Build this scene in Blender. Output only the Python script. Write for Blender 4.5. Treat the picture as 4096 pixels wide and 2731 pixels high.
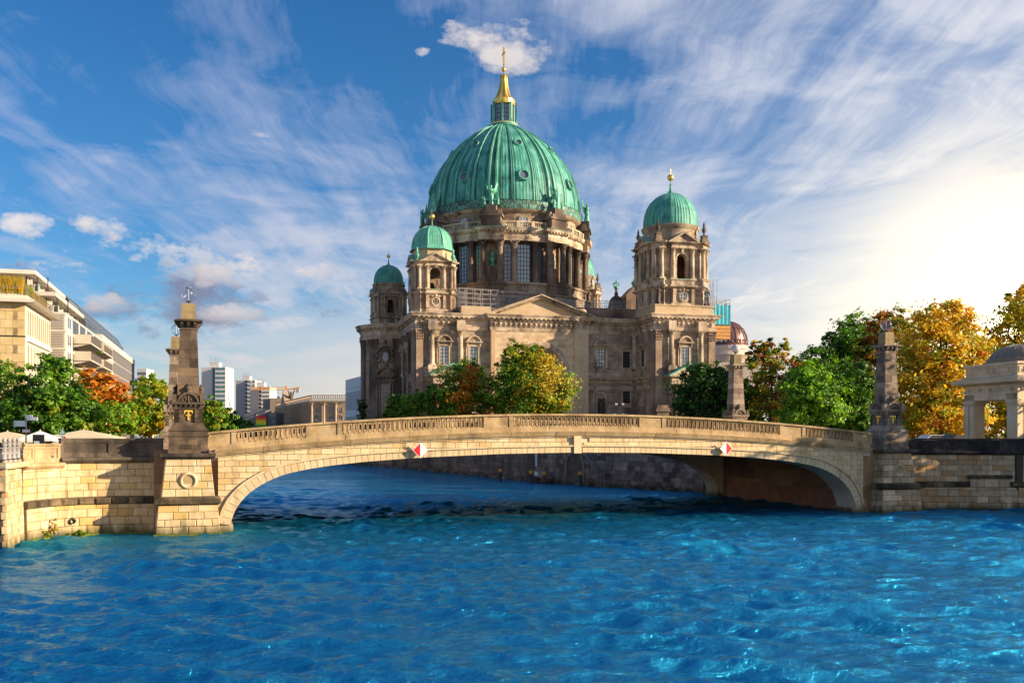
import bpy, math, random
import numpy as np
from mathutils import Vector, Matrix

for _o in list(bpy.data.objects):
    bpy.data.objects.remove(_o)
SC = bpy.context.scene
COL = SC.collection
RAD = math.radians
rnd = random.Random(7)

# ------------------------------------------------------------------ camera
FOC = 3800.0            # focal length in photograph pixels (photograph 4096 wide)
HZ = 1740.0             # horizon row of the photograph
CAMH = 6.6              # eye height above the water
cam_d = bpy.data.cameras.new('camera')
cam = bpy.data.objects.new('camera', cam_d)
COL.objects.link(cam)
cam.location = (0, 0, CAMH)
cam.rotation_euler = (RAD(90), 0, 0)
cam_d.sensor_width = 36.0
cam_d.lens = FOC / 4096.0 * 36.0
cam_d.shift_y = (HZ - 1365.5) / 4096.0
cam_d.clip_start = 0.5
cam_d.clip_end = 6000
SC.camera = cam


def at(x, y, Y):
    """photograph pixel + depth in metres -> point in the place"""
    return Vector(((x - 2048.0) / FOC * Y, Y, CAMH + (HZ - y) / FOC * Y))


# ------------------------------------------------------------------ node helper
class NT:
    def __init__(self, tree):
        self.t = tree
        tree.nodes.clear()

    def n(self, typ, ins=None, **props):
        nd = self.t.nodes.new(typ)
        for k, v in props.items():
            setattr(nd, k, v)
        if ins:
            for k, v in ins.items():
                s = nd.inputs[k]
                if isinstance(v, bpy.types.NodeSocket):
                    self.t.links.new(v, s)
                else:
                    s.default_value = v
        return nd

    def math(self, op, a, b=0.0, c=0.0, clamp=False):
        nd = self.n('ShaderNodeMath', {0: a, 1: b, 2: c}, operation=op)
        nd.use_clamp = clamp
        return nd.outputs[0]

    def vmath(self, op, a, b=(0, 0, 0)):
        return self.n('ShaderNodeVectorMath', {0: a, 1: b}, operation=op).outputs[0]

    def mix(self, f, a, b, mode='MIX'):
        nd = self.n('ShaderNodeMix', data_type='RGBA', blend_type=mode)
        for i, v in ((0, f), (6, a), (7, b)):
            s = nd.inputs[i]
            if isinstance(v, bpy.types.NodeSocket):
                self.t.links.new(v, s)
            else:
                s.default_value = v if i == 0 else tuple(v)[:3] + (1,)
        return nd.outputs[2]

    def ramp(self, f, stops, interp='LINEAR'):
        nd = self.n('ShaderNodeValToRGB', {0: f})
        cr = nd.color_ramp
        cr.interpolation = interp
        while len(cr.elements) < len(stops):
            cr.elements.new(0.5)
        for e, (p, c) in zip(cr.elements, stops):
            e.position = p
            e.color = (c, c, c, 1) if isinstance(c, (int, float)) else tuple(c)[:3] + (1,)
        return nd.outputs[0]

    def noise(self, vec, scale, detail=4, rough=0.55, dist=0.0, out=0):
        nd = self.n('ShaderNodeTexNoise', {'Vector': vec, 'Scale': scale, 'Detail': detail,
                                           'Roughness': rough, 'Distortion': dist})
        return nd.outputs[out]

    def mapping(self, vec, loc=(0, 0, 0), rot=(0, 0, 0), scale=(1, 1, 1)):
        return self.n('ShaderNodeMapping', {'Vector': vec, 'Location': loc, 'Rotation': rot, 'Scale': scale}).outputs[0]


# ------------------------------------------------------------------ sky, sun, exposure
SUN_EL = RAD(18.0)
SUN_AZ = math.atan2(0.985, -0.17)         # clockwise from +Y
sun_dir = Vector((math.sin(SUN_AZ) * math.cos(SUN_EL), math.cos(SUN_AZ) * math.cos(SUN_EL), math.sin(SUN_EL)))
world = bpy.data.worlds.new('World')
SC.world = world
world.use_nodes = True
W = NT(world.node_tree)
CLX, CLY = 2.6, 5.5
sky = W.n('ShaderNodeTexSky', sky_type='NISHITA', sun_disc=False, sun_elevation=SUN_EL, sun_rotation=SUN_AZ,
          altitude=0.0, air_density=1.0, dust_density=0.6, ozone_density=3.0)
gen = W.n('ShaderNodeTexCoord').outputs['Generated']
dirv = W.n('ShaderNodeVectorMath', {0: gen}, operation='NORMALIZE').outputs[0]
sx = W.n('ShaderNodeSeparateXYZ', {0: dirv})
dx, dy, dz = sx.outputs
# flat cloud layer: direction projected on a high plane
zz = W.math('ADD', W.math('MAXIMUM', dz, 0.0), 0.055)
px_ = W.math('DIVIDE', dx, zz)
py_ = W.math('DIVIDE', dy, zz)
pl = W.n('ShaderNodeCombineXYZ', {0: px_, 1: py_, 2: 0.0}).outputs[0]
# how far the view turns towards the sun's side of the sky
side = W.n('ShaderNodeVectorMath', {0: dirv, 1: (math.sin(SUN_AZ), math.cos(SUN_AZ), 0)}, operation='DOT_PRODUCT').outputs['Value']
# cirrus: warped fibre layers, drawn out along the high wind (they seem to fan out from the horizon)
warp = W.vmath('SUBTRACT', W.noise(W.mapping(pl, loc=(3.1, 1.7, 0)), 1.1, 3, 0.5, out=1), (0.5, 0.5, 0.5))
wp = W.vmath('ADD', pl, W.vmath('MULTIPLY', warp, (0.20, 0.28, 0)))
wb = W.vmath('ADD', pl, W.vmath('MULTIPLY', warp, (1.0, 1.4, 0)))
c1 = W.noise(W.mapping(wp, rot=(0, 0, RAD(11)), scale=(4.2, 0.40, 1), loc=(0.3, 0.4, 0)), 0.9, 9, 0.68)
c2 = W.noise(W.mapping(wp, rot=(0, 0, RAD(-36)), scale=(3.6, 0.42, 1), loc=(5.2, 2.4, 0)), 0.9, 8, 0.68)
sel = W.ramp(W.noise(W.mapping(pl, loc=(7.7, 1.3, 0)), 0.9, 2, 0.5), [(0.42, 0.0), (0.58, 1.0)])
fib = W.math('ADD', W.math('MULTIPLY', c1, W.math('SUBTRACT', 1.0, sel)), W.math('MULTIPLY', c2, sel))
broad = W.noise(W.mapping(wb, loc=(CLX, CLY, 0), scale=(1.15, 0.62, 1), rot=(0, 0, RAD(10))), 0.72, 5, 0.55)
# thicker towards the horizon and towards the sun's side
low = W.math('SUBTRACT', 1.0, W.math('MULTIPLY', dz, 3.4), clamp=True)
sn = W.math('MULTIPLY_ADD', side, 1.05, 0.64, clamp=True)
dens = W.math('ADD', broad, W.math('MULTIPLY_ADD', sn, 0.13, -0.02))
dens = W.math('ADD', dens, W.math('MULTIPLY', low, 0.13))
c3 = W.noise(W.mapping(wb, loc=(2.2, 6.1, 0), scale=(1.4, 0.9, 1)), 1.9, 8, 0.64)
cir = W.math('ADD', dens, W.math('ADD', W.math('MULTIPLY', W.math('SUBTRACT', fib, 0.5), 0.72), W.math('MULTIPLY', W.math('SUBTRACT', c3, 0.5), 0.55)))
cir = W.ramp(cir, [(0.45, 0.0), (0.58, 0.26), (0.70, 0.60), (0.88, 0.95)])
veil = W.math('SUBTRACT', 1.0, W.math('DIVIDE', dz, W.math('MULTIPLY_ADD', sn, 0.27, 0.10)), clamp=True)
vfib = W.noise(W.mapping(dirv, rot=(0, RAD(17), 0), scale=(1.6, 1.6, 9.0)), 2.6, 7, 0.6, 0.6)
vf = W.math('MULTIPLY', W.ramp(veil, [(0.0, 0.0), (0.30, 0.55), (0.65, 0.92), (1.0, 1.0)]), W.ramp(W.math('ADD', vfib, W.math('MULTIPLY', veil, 0.30)), [(0.40, 0.12), (0.60, 0.72), (0.78, 1.0)]))
cir = W.math('MAXIMUM', cir, vf)
cs = W.math('MULTIPLY', cir, 0.93)
# colours (radiance, before the background strength)
skyc = W.n('ShaderNodeHueSaturation', {'Hue': 0.5, 'Saturation': 1.28, 'Value': 1.0, 'Color': sky.outputs[0]}).outputs[0]
skyc = W.mix(1.0, skyc, W.mix(W.ramp(sn, [(0.15, 0.0), (0.85, 1.0)]), (0.78, 0.98, 1.14), (0.95, 1.05, 1.20)), 'MULTIPLY')
sd = W.ramp(sn, [(0.15, 0.0), (0.5, 0.45), (0.85, 1.0)])
ccol = W.mix(sd, (5.0, 5.2, 6.5), (7.7, 7.55, 7.6))
ccol = W.mix(W.math('MULTIPLY', low, 0.9, clamp=True), ccol, W.mix(sd, (6.4, 5.6, 5.0), (7.8, 7.1, 6.1)))
col = W.mix(cs, skyc, ccol)
# cumulus puffs: azimuth, elevation, half width, half height (degrees), greyness
azv = W.math('MULTIPLY', W.math('ARCTAN2', dx, dy), 57.2958)
elv = W.math('MULTIPLY', W.math('ARCSINE', dz), 57.2958)
pn = W.noise(W.mapping(dirv, scale=(1.0, 1.0, 1.7)), 24.0, 6, 0.64)
pn2 = W.noise(W.mapping(dirv, loc=(1.1, 0.3, 0.2), scale=(1.0, 1.0, 1.7)), 9.0, 4, 0.5)
for (a0, e0, wa, we, gr) in ((-19.3, 8.1, 10.5, 3.0, 2.3), (-14.6, 9.2, 4.0, 1.2, 0.3), (-16.0, 7.1, 2.6, 0.7, 0.5), (-21.6, 9.6, 1.3, 0.8, 0.1), (-24.6, 9.0, 2.6, 0.9, 0.3),
                             (-27.2, 11.0, 1.4, 0.8, 0.1), (-22.7, 11.4, 2.0, 0.8, 0.25), (-12.4, 8.4, 1.7, 0.55, 0.1), (-14.9, 17.0, 0.9, 0.4, 0.0),
                             (-0.8, 22.3, 3.6, 1.7, 0.15), (-5.4, 21.9, 0.7, 0.35, 0.0), (-23.5, 7.4, 2.4, 0.8, 0.5), (36.0, 9.0, 3.0, 1.0, 0.2), (-40, 10.0, 5.0, 1.4, 0.5), (62.0, 12.0, 4.0, 1.2, 0.4)):
    u_ = W.math('DIVIDE', W.math('SUBTRACT', azv, a0), wa)
    v_ = W.math('DIVIDE', W.math('SUBTRACT', elv, e0), we)
    d2 = W.math('ADD', W.math('MULTIPLY', u_, u_), W.math('MULTIPLY', v_, v_))
    f_ = W.math('ADD', W.math('MULTIPLY', W.math('SUBTRACT', pn, 0.5), 4.2), W.math('MULTIPLY', W.math('SUBTRACT', pn2, 0.5), 3.4))
    f_ = W.math('SUBTRACT', W.math('ADD', f_, 0.55), d2)
    mk = W.ramp(f_, [(0.0, 0.0), (0.45, 0.45), (1.0, 0.88)])
    sh = W.math('MULTIPLY', W.math('SUBTRACT', W.math('ADD', W.math('MULTIPLY', W.math('SUBTRACT', pn, 0.5), 1.2), 0.45), W.math('MULTIPLY', v_, 0.75)), gr, clamp=True)
    pc_ = W.mix(sh, (7.3, 6.6, 6.2), (1.9, 2.0, 2.9))
    col = W.mix(mk, col, pc_)
# glow of a low sun flare painted into the sky, apart from the sun lamp
_ga, _ge = RAD(28.0), RAD(6.8)
gl = W.n('ShaderNodeVectorMath', {0: dirv, 1: (math.sin(_ga) * math.cos(_ge), math.cos(_ga) * math.cos(_ge), math.sin(_ge))}, operation='DOT_PRODUCT').outputs['Value']
glow = W.ramp(gl, [(0.960, 0.0), (0.981, 0.08), (0.991, 0.24), (0.997, 0.58), (1.0, 1.0)])
col = W.mix(glow, col, (17.0, 14.0, 8.8))
col = W.mix(W.ramp(gl, [(0.9965, 0.0), (0.9992, 0.7), (1.0, 1.0)]), col, (34.0, 29.0, 20.0))  # brighter painted core hints at a sun and glints on the water
bg = W.n('ShaderNodeBackground', {'Color': col, 'Strength': 0.064})
wo = W.n('ShaderNodeOutputWorld', {'Surface': bg.outputs[0]})

sun_d = bpy.data.lights.new('sun', 'SUN')
sun = bpy.data.objects.new('sun', sun_d)
COL.objects.link(sun)
sun_d.energy = 5.0
sun_d.angle = RAD(0.5)
sun_d.color = (1.0, 0.80, 0.55)
sun.rotation_euler = sun_dir.to_track_quat('Z', 'Y').to_euler()
sun.location = sun_dir * 300

SC.view_settings.view_transform = 'Standard'
SC.view_settings.look = 'None'
SC.view_settings.gamma = 1.0
SC.view_settings.use_curve_mapping = False
SC.view_settings.exposure = 1.0
SC.render.engine = 'CYCLES'
SC.cycles.use_denoising = True
SC.cycles.max_bounces = 6
SC.cycles.transparent_max_bounces = 8
SC.cycles.caustics_reflective = False
SC.cycles.caustics_refractive = False
SC.cycles.sample_clamp_indirect = 6.0
# ------------------------------------------------------------------ mesh helper
class MB:
    def __init__(self):
        self.v = []
        self.f = []
        self.mi = []
        self.cur = 0

    def add(self, vs, fs):
        b = len(self.v)
        self.v.extend(tuple(p) for p in vs)
        for f in fs:
            self.f.append(tuple(i + b for i in f))
            self.mi.append(self.cur)
        return self

    def hexa(self, p):   # bottom 4 (ccw from above), top 4
        return self.add(p, [(0, 3, 2, 1), (4, 5, 6, 7), (0, 1, 5, 4), (1, 2, 6, 5), (2, 3, 7, 6), (3, 0, 4, 7)])

    def box(self, x0, x1, y0, y1, z0, z1):
        return self.hexa([(x0, y0, z0), (x1, y0, z0), (x1, y1, z0), (x0, y1, z0),
                          (x0, y0, z1), (x1, y0, z1), (x1, y1, z1), (x0, y1, z1)])

    def frustum(self, cx, cy, z0, z1, hx0, hy0, hx1, hy1):
        return self.hexa([(cx - hx0, cy - hy0, z0), (cx + hx0, cy - hy0, z0), (cx + hx0, cy + hy0, z0), (cx - hx0, cy + hy0, z0),
                          (cx - hx1, cy - hy1, z1), (cx + hx1, cy - hy1, z1), (cx + hx1, cy + hy1, z1), (cx - hx1, cy + hy1, z1)])

    def prism_xz(self, poly, y0, y1):   # polygon in x,z (ccw seen from -y), extruded in y
        n = len(poly)
        vs = [(x, y0, z) for x, z in poly] + [(x, y1, z) for x, z in poly]
        fs = [tuple(range(n)), tuple(range(2 * n - 1, n - 1, -1))]
        for i in range(n):
            j = (i + 1) % n
            fs.append((i, i + n, j + n, j))
        return self.add(vs, fs)

    def prism_yz(self, poly, x0, x1):
        n = len(poly)
        vs = [(x0, y, z) for y, z in poly] + [(x1, y, z) for y, z in poly]
        fs = [tuple(range(n - 1, -1, -1)), tuple(range(n, 2 * n))]
        for i in range(n):
            j = (i + 1) % n
            fs.append((i, j, j + n, i + n))
        return self.add(vs, fs)

    def prism_xy(self, poly, z0, z1):
        n = len(poly)
        vs = [(x, y, z0) for x, y in poly] + [(x, y, z1) for x, y in poly]
        fs = [tuple(range(n - 1, -1, -1)), tuple(range(n, 2 * n))]
        for i in range(n):
            j = (i + 1) % n
            fs.append((i, j, j + n, i + n))
        return self.add(vs, fs)

    def lathe(self, prof, n=16, c=(0, 0), a0=0.0, a1=math.tau, rot=0.0, caps=True):
        full = abs(a1 - a0 - math.tau) < 1e-6
        m = n if full else n + 1
        b = len(prof)
        vs = []
        for i in range(m):
            t = a0 + (a1 - a0) * i / n + rot
            ct, st = math.cos(t), math.sin(t)
            for r, z in prof:
                vs.append((c[0] + r * ct, c[1] + r * st, z))
        fs = []
        for i in range(n):
            j = (i + 1) % m
            for k in range(b - 1):
                fs.append((i * b + k, j * b + k, j * b + k + 1, i * b + k + 1))
        if full and caps:
            if prof[0][0] > 1e-4:
                fs.append(tuple(i * b for i in range(m - 1, -1, -1)))
            if prof[-1][0] > 1e-4:
                fs.append(tuple(i * b + b - 1 for i in range(m)))
        return self.add(vs, fs)

    def tube(self, p, q, r, n=5, r2=None):
        p, q = Vector(p), Vector(q)
        r2 = r if r2 is None else r2
        d = (q - p)
        if d.length < 1e-6:
            return self
        d.normalize()
        u = d.orthogonal().normalized()
        w = d.cross(u)
        vs = []
        for i in range(n):
            t = math.tau * i / n
            e = u * math.cos(t) + w * math.sin(t)
            vs.append(p + e * r)
            vs.append(q + e * r2)
        fs = [(2 * i, 2 * ((i + 1) % n), 2 * ((i + 1) % n) + 1, 2 * i + 1) for i in range(n)]
        fs.append(tuple(2 * i for i in range(n - 1, -1, -1)))
        fs.append(tuple(2 * i + 1 for i in range(n)))
        return self.add(vs, fs)

    def sphere(self, c, r, nu=10, nv=6, sx=1, sy=1, sz=1):
        vs, fs = [], []
        for j in range(nv + 1):
            ph = math.pi * j / nv - math.pi / 2
            for i in range(nu):
                t = math.tau * i / nu
                vs.append((c[0] + r * sx * math.cos(ph) * math.cos(t), c[1] + r * sy * math.cos(ph) * math.sin(t), c[2] + r * sz * math.sin(ph)))
        for j in range(nv):
            for i in range(nu):
                k = (i + 1) % nu
                fs.append((j * nu + i, j * nu + k, (j + 1) * nu + k, (j + 1) * nu + i))
        return self.add(vs, fs)

    def archring(self, cx, cz, r0, r1, y0, y1, a0=0.0, a1=math.pi, n=16):
        """ring segment in the x,z plane, extruded along y"""
        vs = []
        for i in range(n + 1):
            t = a0 + (a1 - a0) * i / n
            ct, st = math.cos(t), math.sin(t)
            for r, y in ((r0, y0), (r1, y0), (r1, y1), (r0, y1)):
                vs.append((cx + r * ct, y, cz + r * st))
        fs = []
        for i in range(n):
            a, b = 4 * i, 4 * (i + 1)
            for k in range(4):
                l = (k + 1) % 4
                fs.append((a + k, a + l, b + l, b + k))
        fs.append((3, 2, 1, 0))
        e = 4 * n
        fs.append((e, e + 1, e + 2, e + 3))
        return self.add(vs, fs)

    def ring_tube(self, c, r, tr, n=20, m=6, ax='y'):
        vs, fs = [], []
        for i in range(n):
            t = math.tau * i / n
            for j in range(m):
                s = math.tau * j / m
                rr = r + tr * math.cos(s)
                a, b, d = rr * math.cos(t), rr * math.sin(t), tr * math.sin(s)
                if ax == 'y':
                    vs.append((c[0] + a, c[1] + d, c[2] + b))
                elif ax == 'x':
                    vs.append((c[0] + d, c[1] + a, c[2] + b))
                else:
                    vs.append((c[0] + a, c[1] + b, c[2] + d))
        for i in range(n):
            for j in range(m):
                a, b = i * m + j, i * m + (j + 1) % m
                c2, d2 = ((i + 1) % n) * m + (j + 1) % m, ((i + 1) % n) * m + j
                fs.append((a, b, c2, d2))
        return self.add(vs, fs)

    def sweep(self, path, prof, closed=False):
        """profile (outward offset, z) swept along an x,y path, outward = right of travel, mitred"""
        n = len(path)
        P = [Vector((p[0], p[1])) for p in path]
        nor = []
        for i in range(n):
            if closed:
                d0 = (P[i] - P[i - 1]).normalized()
                d1 = (P[(i + 1) % n] - P[i]).normalized()
            else:
                d0 = (P[i] - P[max(i - 1, 0)])
                d1 = (P[min(i + 1, n - 1)] - P[i])
                d0 = d0.normalized() if d0.length > 1e-6 else d1.normalized()
                d1 = d1.normalized() if d1.length > 1e-6 else d0
            n0, n1 = Vector((d0.y, -d0.x)), Vector((d1.y, -d1.x))
            m = (n0 + n1)
            m = m / max(0.25, (1 + n0.dot(n1)))
            nor.append(m)
        vs = []
        b = len(prof)
        for i in range(n):
            for o, z in prof:
                q = P[i] + nor[i] * o
                vs.append((q.x, q.y, z))
        fs = []
        for i in range(n if closed else n - 1):
            j = (i + 1) % n
            for k in range(b - 1):
                fs.append((i * b + k, j * b + k, j * b + k + 1, i * b + k + 1))
        if not closed:
            fs.append(tuple(range(b - 1, -1, -1)))
            fs.append(tuple((n - 1) * b + k for k in range(b)))
        return self.add(vs, fs)

    def xform(self, M, start=0):
        self.v[start:] = [tuple(M @ Vector(p)) for p in self.v[start:]]
        return self

    def mesh(self, name, mats, smooth=False):
        me = bpy.data.meshes.new(name)
        me.from_pydata(self.v, [], self.f)
        if not isinstance(mats, (list, tuple)):
            mats = [mats]
        for m in mats:
            me.materials.append(m)
        if len(mats) > 1:
            me.polygons.foreach_set('material_index', self.mi)
        if smooth:
            me.polygons.foreach_set('use_smooth', [True] * len(me.polygons))
            if smooth is not True:
                me.set_sharp_from_angle(angle=RAD(smooth))
        me.update()
        return me

    def build(self, name, mats, parent=None, loc=None, rotz=None, smooth=False):
        return link(name, self.mesh(name, mats, smooth), parent, loc, rotz)


def link(name, me, parent=None, loc=None, rotz=None, scale=None):
    o = bpy.data.objects.new(name, me)
    COL.objects.link(o)
    if parent is not None:
        o.parent = parent
    if loc is not None:
        o.location = loc
    if rotz is not None:
        o.rotation_euler = (0, 0, rotz)
    if scale is not None:
        o.scale = scale
    return o


def tag(o, label, cat, group=None):
    o['label'] = label
    o['category'] = cat
    if group:
        o['group'] = group
    return o


def struct(o, kind='structure', label=None, cat=None):
    o['kind'] = kind
    if label:
        o['label'] = label
    if cat:
        o['category'] = cat
    return o


def thing(name, label, cat, loc=(0, 0, 0), rotz=0.0, group=None):
    o = link(name, None, None, loc, rotz)
    o.empty_display_size = 0.5
    return tag(o, label, cat, group)


def copy_tree(o, parent=None):
    c = o.copy()
    COL.objects.link(c)
    c.parent = parent
    for ch in list(o.children):
        copy_tree(ch, c)
    return c


def chamfer_block(p, out, ch=0.03, dep=0.05):
    """block from 4 face corners (ccw seen from outside) with a chamfered face pushed out along `out`"""
    p = [Vector(q) for q in p]
    o = Vector(out)
    c = sum(p, Vector()) / 4
    back = [q - o * 0.25 for q in p]
    mid = [q + o * (dep - ch) for q in p]
    fr = []
    for q in p:
        d = c - q
        L = d.length
        fr.append(q + d * min(0.4, ch * 1.4 / max(L, 1e-3)) + o * dep)
    m = MB()
    fs = [(8, 9, 10, 11)]
    for i in range(4):
        j = (i + 1) % 4
        fs.append((i, j, j + 4, i + 4))
        fs.append((i + 4, j + 4, j + 8, i + 8))
    m.add(back + mid + fr, fs)
    return m


# ------------------------------------------------------------------ materials
MATS = {}


def newmat(name):
    m = bpy.data.materials.new(name)
    m.use_nodes = True
    MATS[name] = m
    return m, NT(m.node_tree)


def principled(T, color, rough=0.7, metal=0.0, normal=None, spec=0.5, **kw):
    ins = {'Base Color': color if isinstance(color, bpy.types.NodeSocket) else tuple(color)[:3] + (1,),
           'Roughness': rough, 'Metallic': metal, 'Specular IOR Level': spec}
    if normal is not None:
        ins['Normal'] = normal
    for k, v in kw.items():
        ins[k.replace('_', ' ')] = v
    b = T.n('ShaderNodeBsdfPrincipled', ins)
    T.n('ShaderNodeOutputMaterial', {'Surface': b.outputs[0]})
    return b


def stone(name, cols, scale=0.6, soot=(0.45, 0.75), sootcol=(0.035, 0.028, 0.024), sootamt=0.7, rough=0.85, bump=0.25,
          objvar=0.25, hue=None, brick=None, cyl=False, fine=6.0, streak=3.0, bumpscale=None, wet=False):
    m, T = newmat(name)
    pos = T.n('ShaderNodeNewGeometry').outputs['Position']
    n1 = T.noise(pos, scale, 5, 0.6)
    c = T.ramp(n1, [(0.30 + 0.4 * i / max(1, len(cols) - 1), k) for i, k in enumerate(cols)])
    rn = T.n('ShaderNodeObjectInfo').outputs['Random']
    if objvar:
        v = T.math('MULTIPLY_ADD', rn, 2 * objvar, 1 - objvar)
        c = T.mix(1.0, c, T.n('ShaderNodeCombineColor', {0: v, 1: v, 2: v}).outputs[0], 'MULTIPLY')
    if hue:
        r2 = T.math('FRACT', T.math('MULTIPLY', rn, 7.31))
        c = T.mix(T.ramp(r2, [(1 - hue[1], 0.0), (min(1, 1 - hue[1] + 0.12), hue[2] if len(hue) > 2 else 0.8)]), c, hue[0])
    if brick:
        bw, bh, mort = brick[:3]
        tc = T.n('ShaderNodeTexCoord').outputs['Object']
        s = T.n('ShaderNodeSeparateXYZ', {0: tc})
        if cyl:
            h = T.math('MULTIPLY', T.math('ARCTAN2', s.outputs[1], s.outputs[0]), cyl)
        else:
            h = T.math('ADD', s.outputs[0], s.outputs[1])
        bv = T.n('ShaderNodeCombineXYZ', {0: h, 1: s.outputs[2], 2: 0.0}).outputs[0]
        bt = T.n('ShaderNodeTexBrick', {'Vector': bv, 'Color1': (1, 1, 1, 1), 'Color2': (0.50, 0.47, 0.46, 1), 'Mortar': (0.22, 0.20, 0.18, 1),
                                        'Scale': 1.0, 'Mortar Size': mort, 'Mortar Smooth': 0.3, 'Bias': -0.1, 'Brick Width': bw, 'Row Height': bh})
        c = T.mix(0.95, c, T.mix(1.0, c, bt.outputs[0], 'MULTIPLY'))
    n2 = T.noise(T.mapping(pos, scale=(1, 1, 1.0 / streak)), scale * 0.8, 6, 0.62)
    sm = T.ramp(n2, [(soot[0], 0.0), (soot[1], sootamt)])
    c = T.mix(sm, c, sootcol)
    n3 = T.noise(pos, fine, 4, 0.65)
    c = T.mix(0.35, c, T.mix(1.0, c, T.ramp(n3, [(0.25, 0.55), (0.75, 1.35)]), 'MULTIPLY'))
    if wet:
        pz = T.n('ShaderNodeSeparateXYZ', {0: pos}).outputs[2]
        lv = T.math('SUBTRACT', pz, T.math('MULTIPLY', T.noise(T.mapping(pos, scale=(1, 1, 0.3)), 1.3, 5, 0.65), 1.5))
        c = T.mix(T.ramp(T.math('ADD', lv, 1.0), [(0.35, 0.9), (0.75, 0.35), (1.0, 0.0)]), c, (0.055, 0.06, 0.022))
        dr = T.noise(T.mapping(pos, scale=(1, 1, 0.08)), 2.2, 5, 0.6)
        c = T.mix(T.ramp(dr, [(0.54, 0.0), (0.72, 0.55)]), c, (0.10, 0.075, 0.045))
    bp = T.n('ShaderNodeBump', {'Strength': bump, 'Distance': 0.06, 'Height': T.noise(pos, bumpscale or fine * 0.8, 5, 0.6)})
    principled(T, c, rough, normal=bp.outputs[0], spec=0.25)
    return m


def plain(name, color, rough=0.5, metal=0.0, var=0.0, scale=2.0, bump=0.0, spec=0.5, objvar=0.0, **kw):
    m, T = newmat(name)
    c = tuple(color)[:3]
    nrm = None
    if var or bump or objvar:
        pos = T.n('ShaderNodeNewGeometry').outputs['Position']
        nz = T.noise(pos, scale, 5, 0.6)
        c = T.mix(T.ramp(nz, [(0.3, 0.0), (0.7, 1.0)]), [k * (1 - var) for k in c], [k * (1 + var) for k in c])
        if objvar:
            v = T.math('MULTIPLY_ADD', T.n('ShaderNodeObjectInfo').outputs['Random'], 2 * objvar, 1 - objvar)
            c = T.mix(1.0, c, T.n('ShaderNodeCombineColor', {0: v, 1: v, 2: v}).outputs[0], 'MULTIPLY')
        if bump:
            nrm = T.n('ShaderNodeBump', {'Strength': bump, 'Distance': 0.03, 'Height': T.noise(pos, scale * 4, 4, 0.6)}).outputs[0]
    principled(T, c, rough, metal, nrm, spec, **kw)
    return m


# sandstones
M_BRIDGE = stone('sandstone_bridge', [(0.57, 0.42, 0.225), (0.69, 0.53, 0.31), (0.73, 0.59, 0.38)], 0.7, (0.60, 0.9), (0.16, 0.11, 0.06), 0.45,
                 objvar=0.10, hue=((0.55, 0.36, 0.12), 0.22, 0.55), bump=0.10, wet=True)
M_VOUS = stone('sandstone_voussoir', [(0.61, 0.47, 0.28), (0.71, 0.56, 0.355)], 0.7, (0.66, 0.95), (0.2, 0.14, 0.08), 0.35, objvar=0.08,
               hue=((0.60, 0.44, 0.22), 0.25, 0.5), bump=0.08, wet=True)
M_PARAPET = stone('sandstone_parapet', [(0.32, 0.21, 0.10), (0.46, 0.32, 0.165), (0.54, 0.40, 0.23)], 0.9, (0.50, 0.74), (0.07, 0.05, 0.03), 0.6,
                  objvar=0.12, bump=0.25, streak=1.0)
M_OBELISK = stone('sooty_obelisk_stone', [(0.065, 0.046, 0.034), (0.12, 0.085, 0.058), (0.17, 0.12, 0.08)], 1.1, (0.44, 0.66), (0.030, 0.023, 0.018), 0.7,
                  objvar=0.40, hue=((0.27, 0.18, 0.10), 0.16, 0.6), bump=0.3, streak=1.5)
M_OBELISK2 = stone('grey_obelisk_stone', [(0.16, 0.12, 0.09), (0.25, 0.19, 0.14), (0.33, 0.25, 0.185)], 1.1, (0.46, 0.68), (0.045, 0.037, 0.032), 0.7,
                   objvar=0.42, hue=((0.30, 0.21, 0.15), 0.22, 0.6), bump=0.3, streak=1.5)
M_OBTOP = stone('lichen_stone', [(0.26, 0.19, 0.09), (0.33, 0.25, 0.13)], 1.3, (0.5, 0.75), (0.07, 0.055, 0.03), 0.6, objvar=0.1)
M_WALL = stone('ochre_ashlar', [(0.50, 0.36, 0.18), (0.62, 0.47, 0.26), (0.68, 0.55, 0.36)], 0.9, (0.58, 0.85), (0.14, 0.10, 0.06), 0.5,
               objvar=0.13, hue=((0.56, 0.34, 0.07), 0.20, 0.6), bump=0.2, wet=True)
M_RWALL = stone('mixed_ashlar', [(0.46, 0.32, 0.18), (0.60, 0.43, 0.25), (0.68, 0.52, 0.33)], 0.9, (0.56, 0.8), (0.08, 0.065, 0.05), 0.6,
                objvar=0.30, hue=((0.50, 0.27, 0.10), 0.28, 0.75), bump=0.25, wet=True)
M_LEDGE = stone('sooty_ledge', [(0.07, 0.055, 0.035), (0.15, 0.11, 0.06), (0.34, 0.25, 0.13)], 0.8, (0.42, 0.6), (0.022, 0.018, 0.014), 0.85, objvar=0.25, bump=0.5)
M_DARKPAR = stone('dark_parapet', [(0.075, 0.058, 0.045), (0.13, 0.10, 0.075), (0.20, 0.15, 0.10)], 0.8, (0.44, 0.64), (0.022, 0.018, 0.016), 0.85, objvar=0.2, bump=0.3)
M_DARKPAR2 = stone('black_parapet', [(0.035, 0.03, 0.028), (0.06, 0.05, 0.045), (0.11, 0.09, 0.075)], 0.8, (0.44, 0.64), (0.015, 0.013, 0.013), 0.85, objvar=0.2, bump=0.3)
M_MORTAR = stone('mortar_core', [(0.13, 0.10, 0.07), (0.20, 0.15, 0.10)], 2.0, (0.5, 0.8), (0.04, 0.03, 0.02), 0.6, objvar=0)
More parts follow.
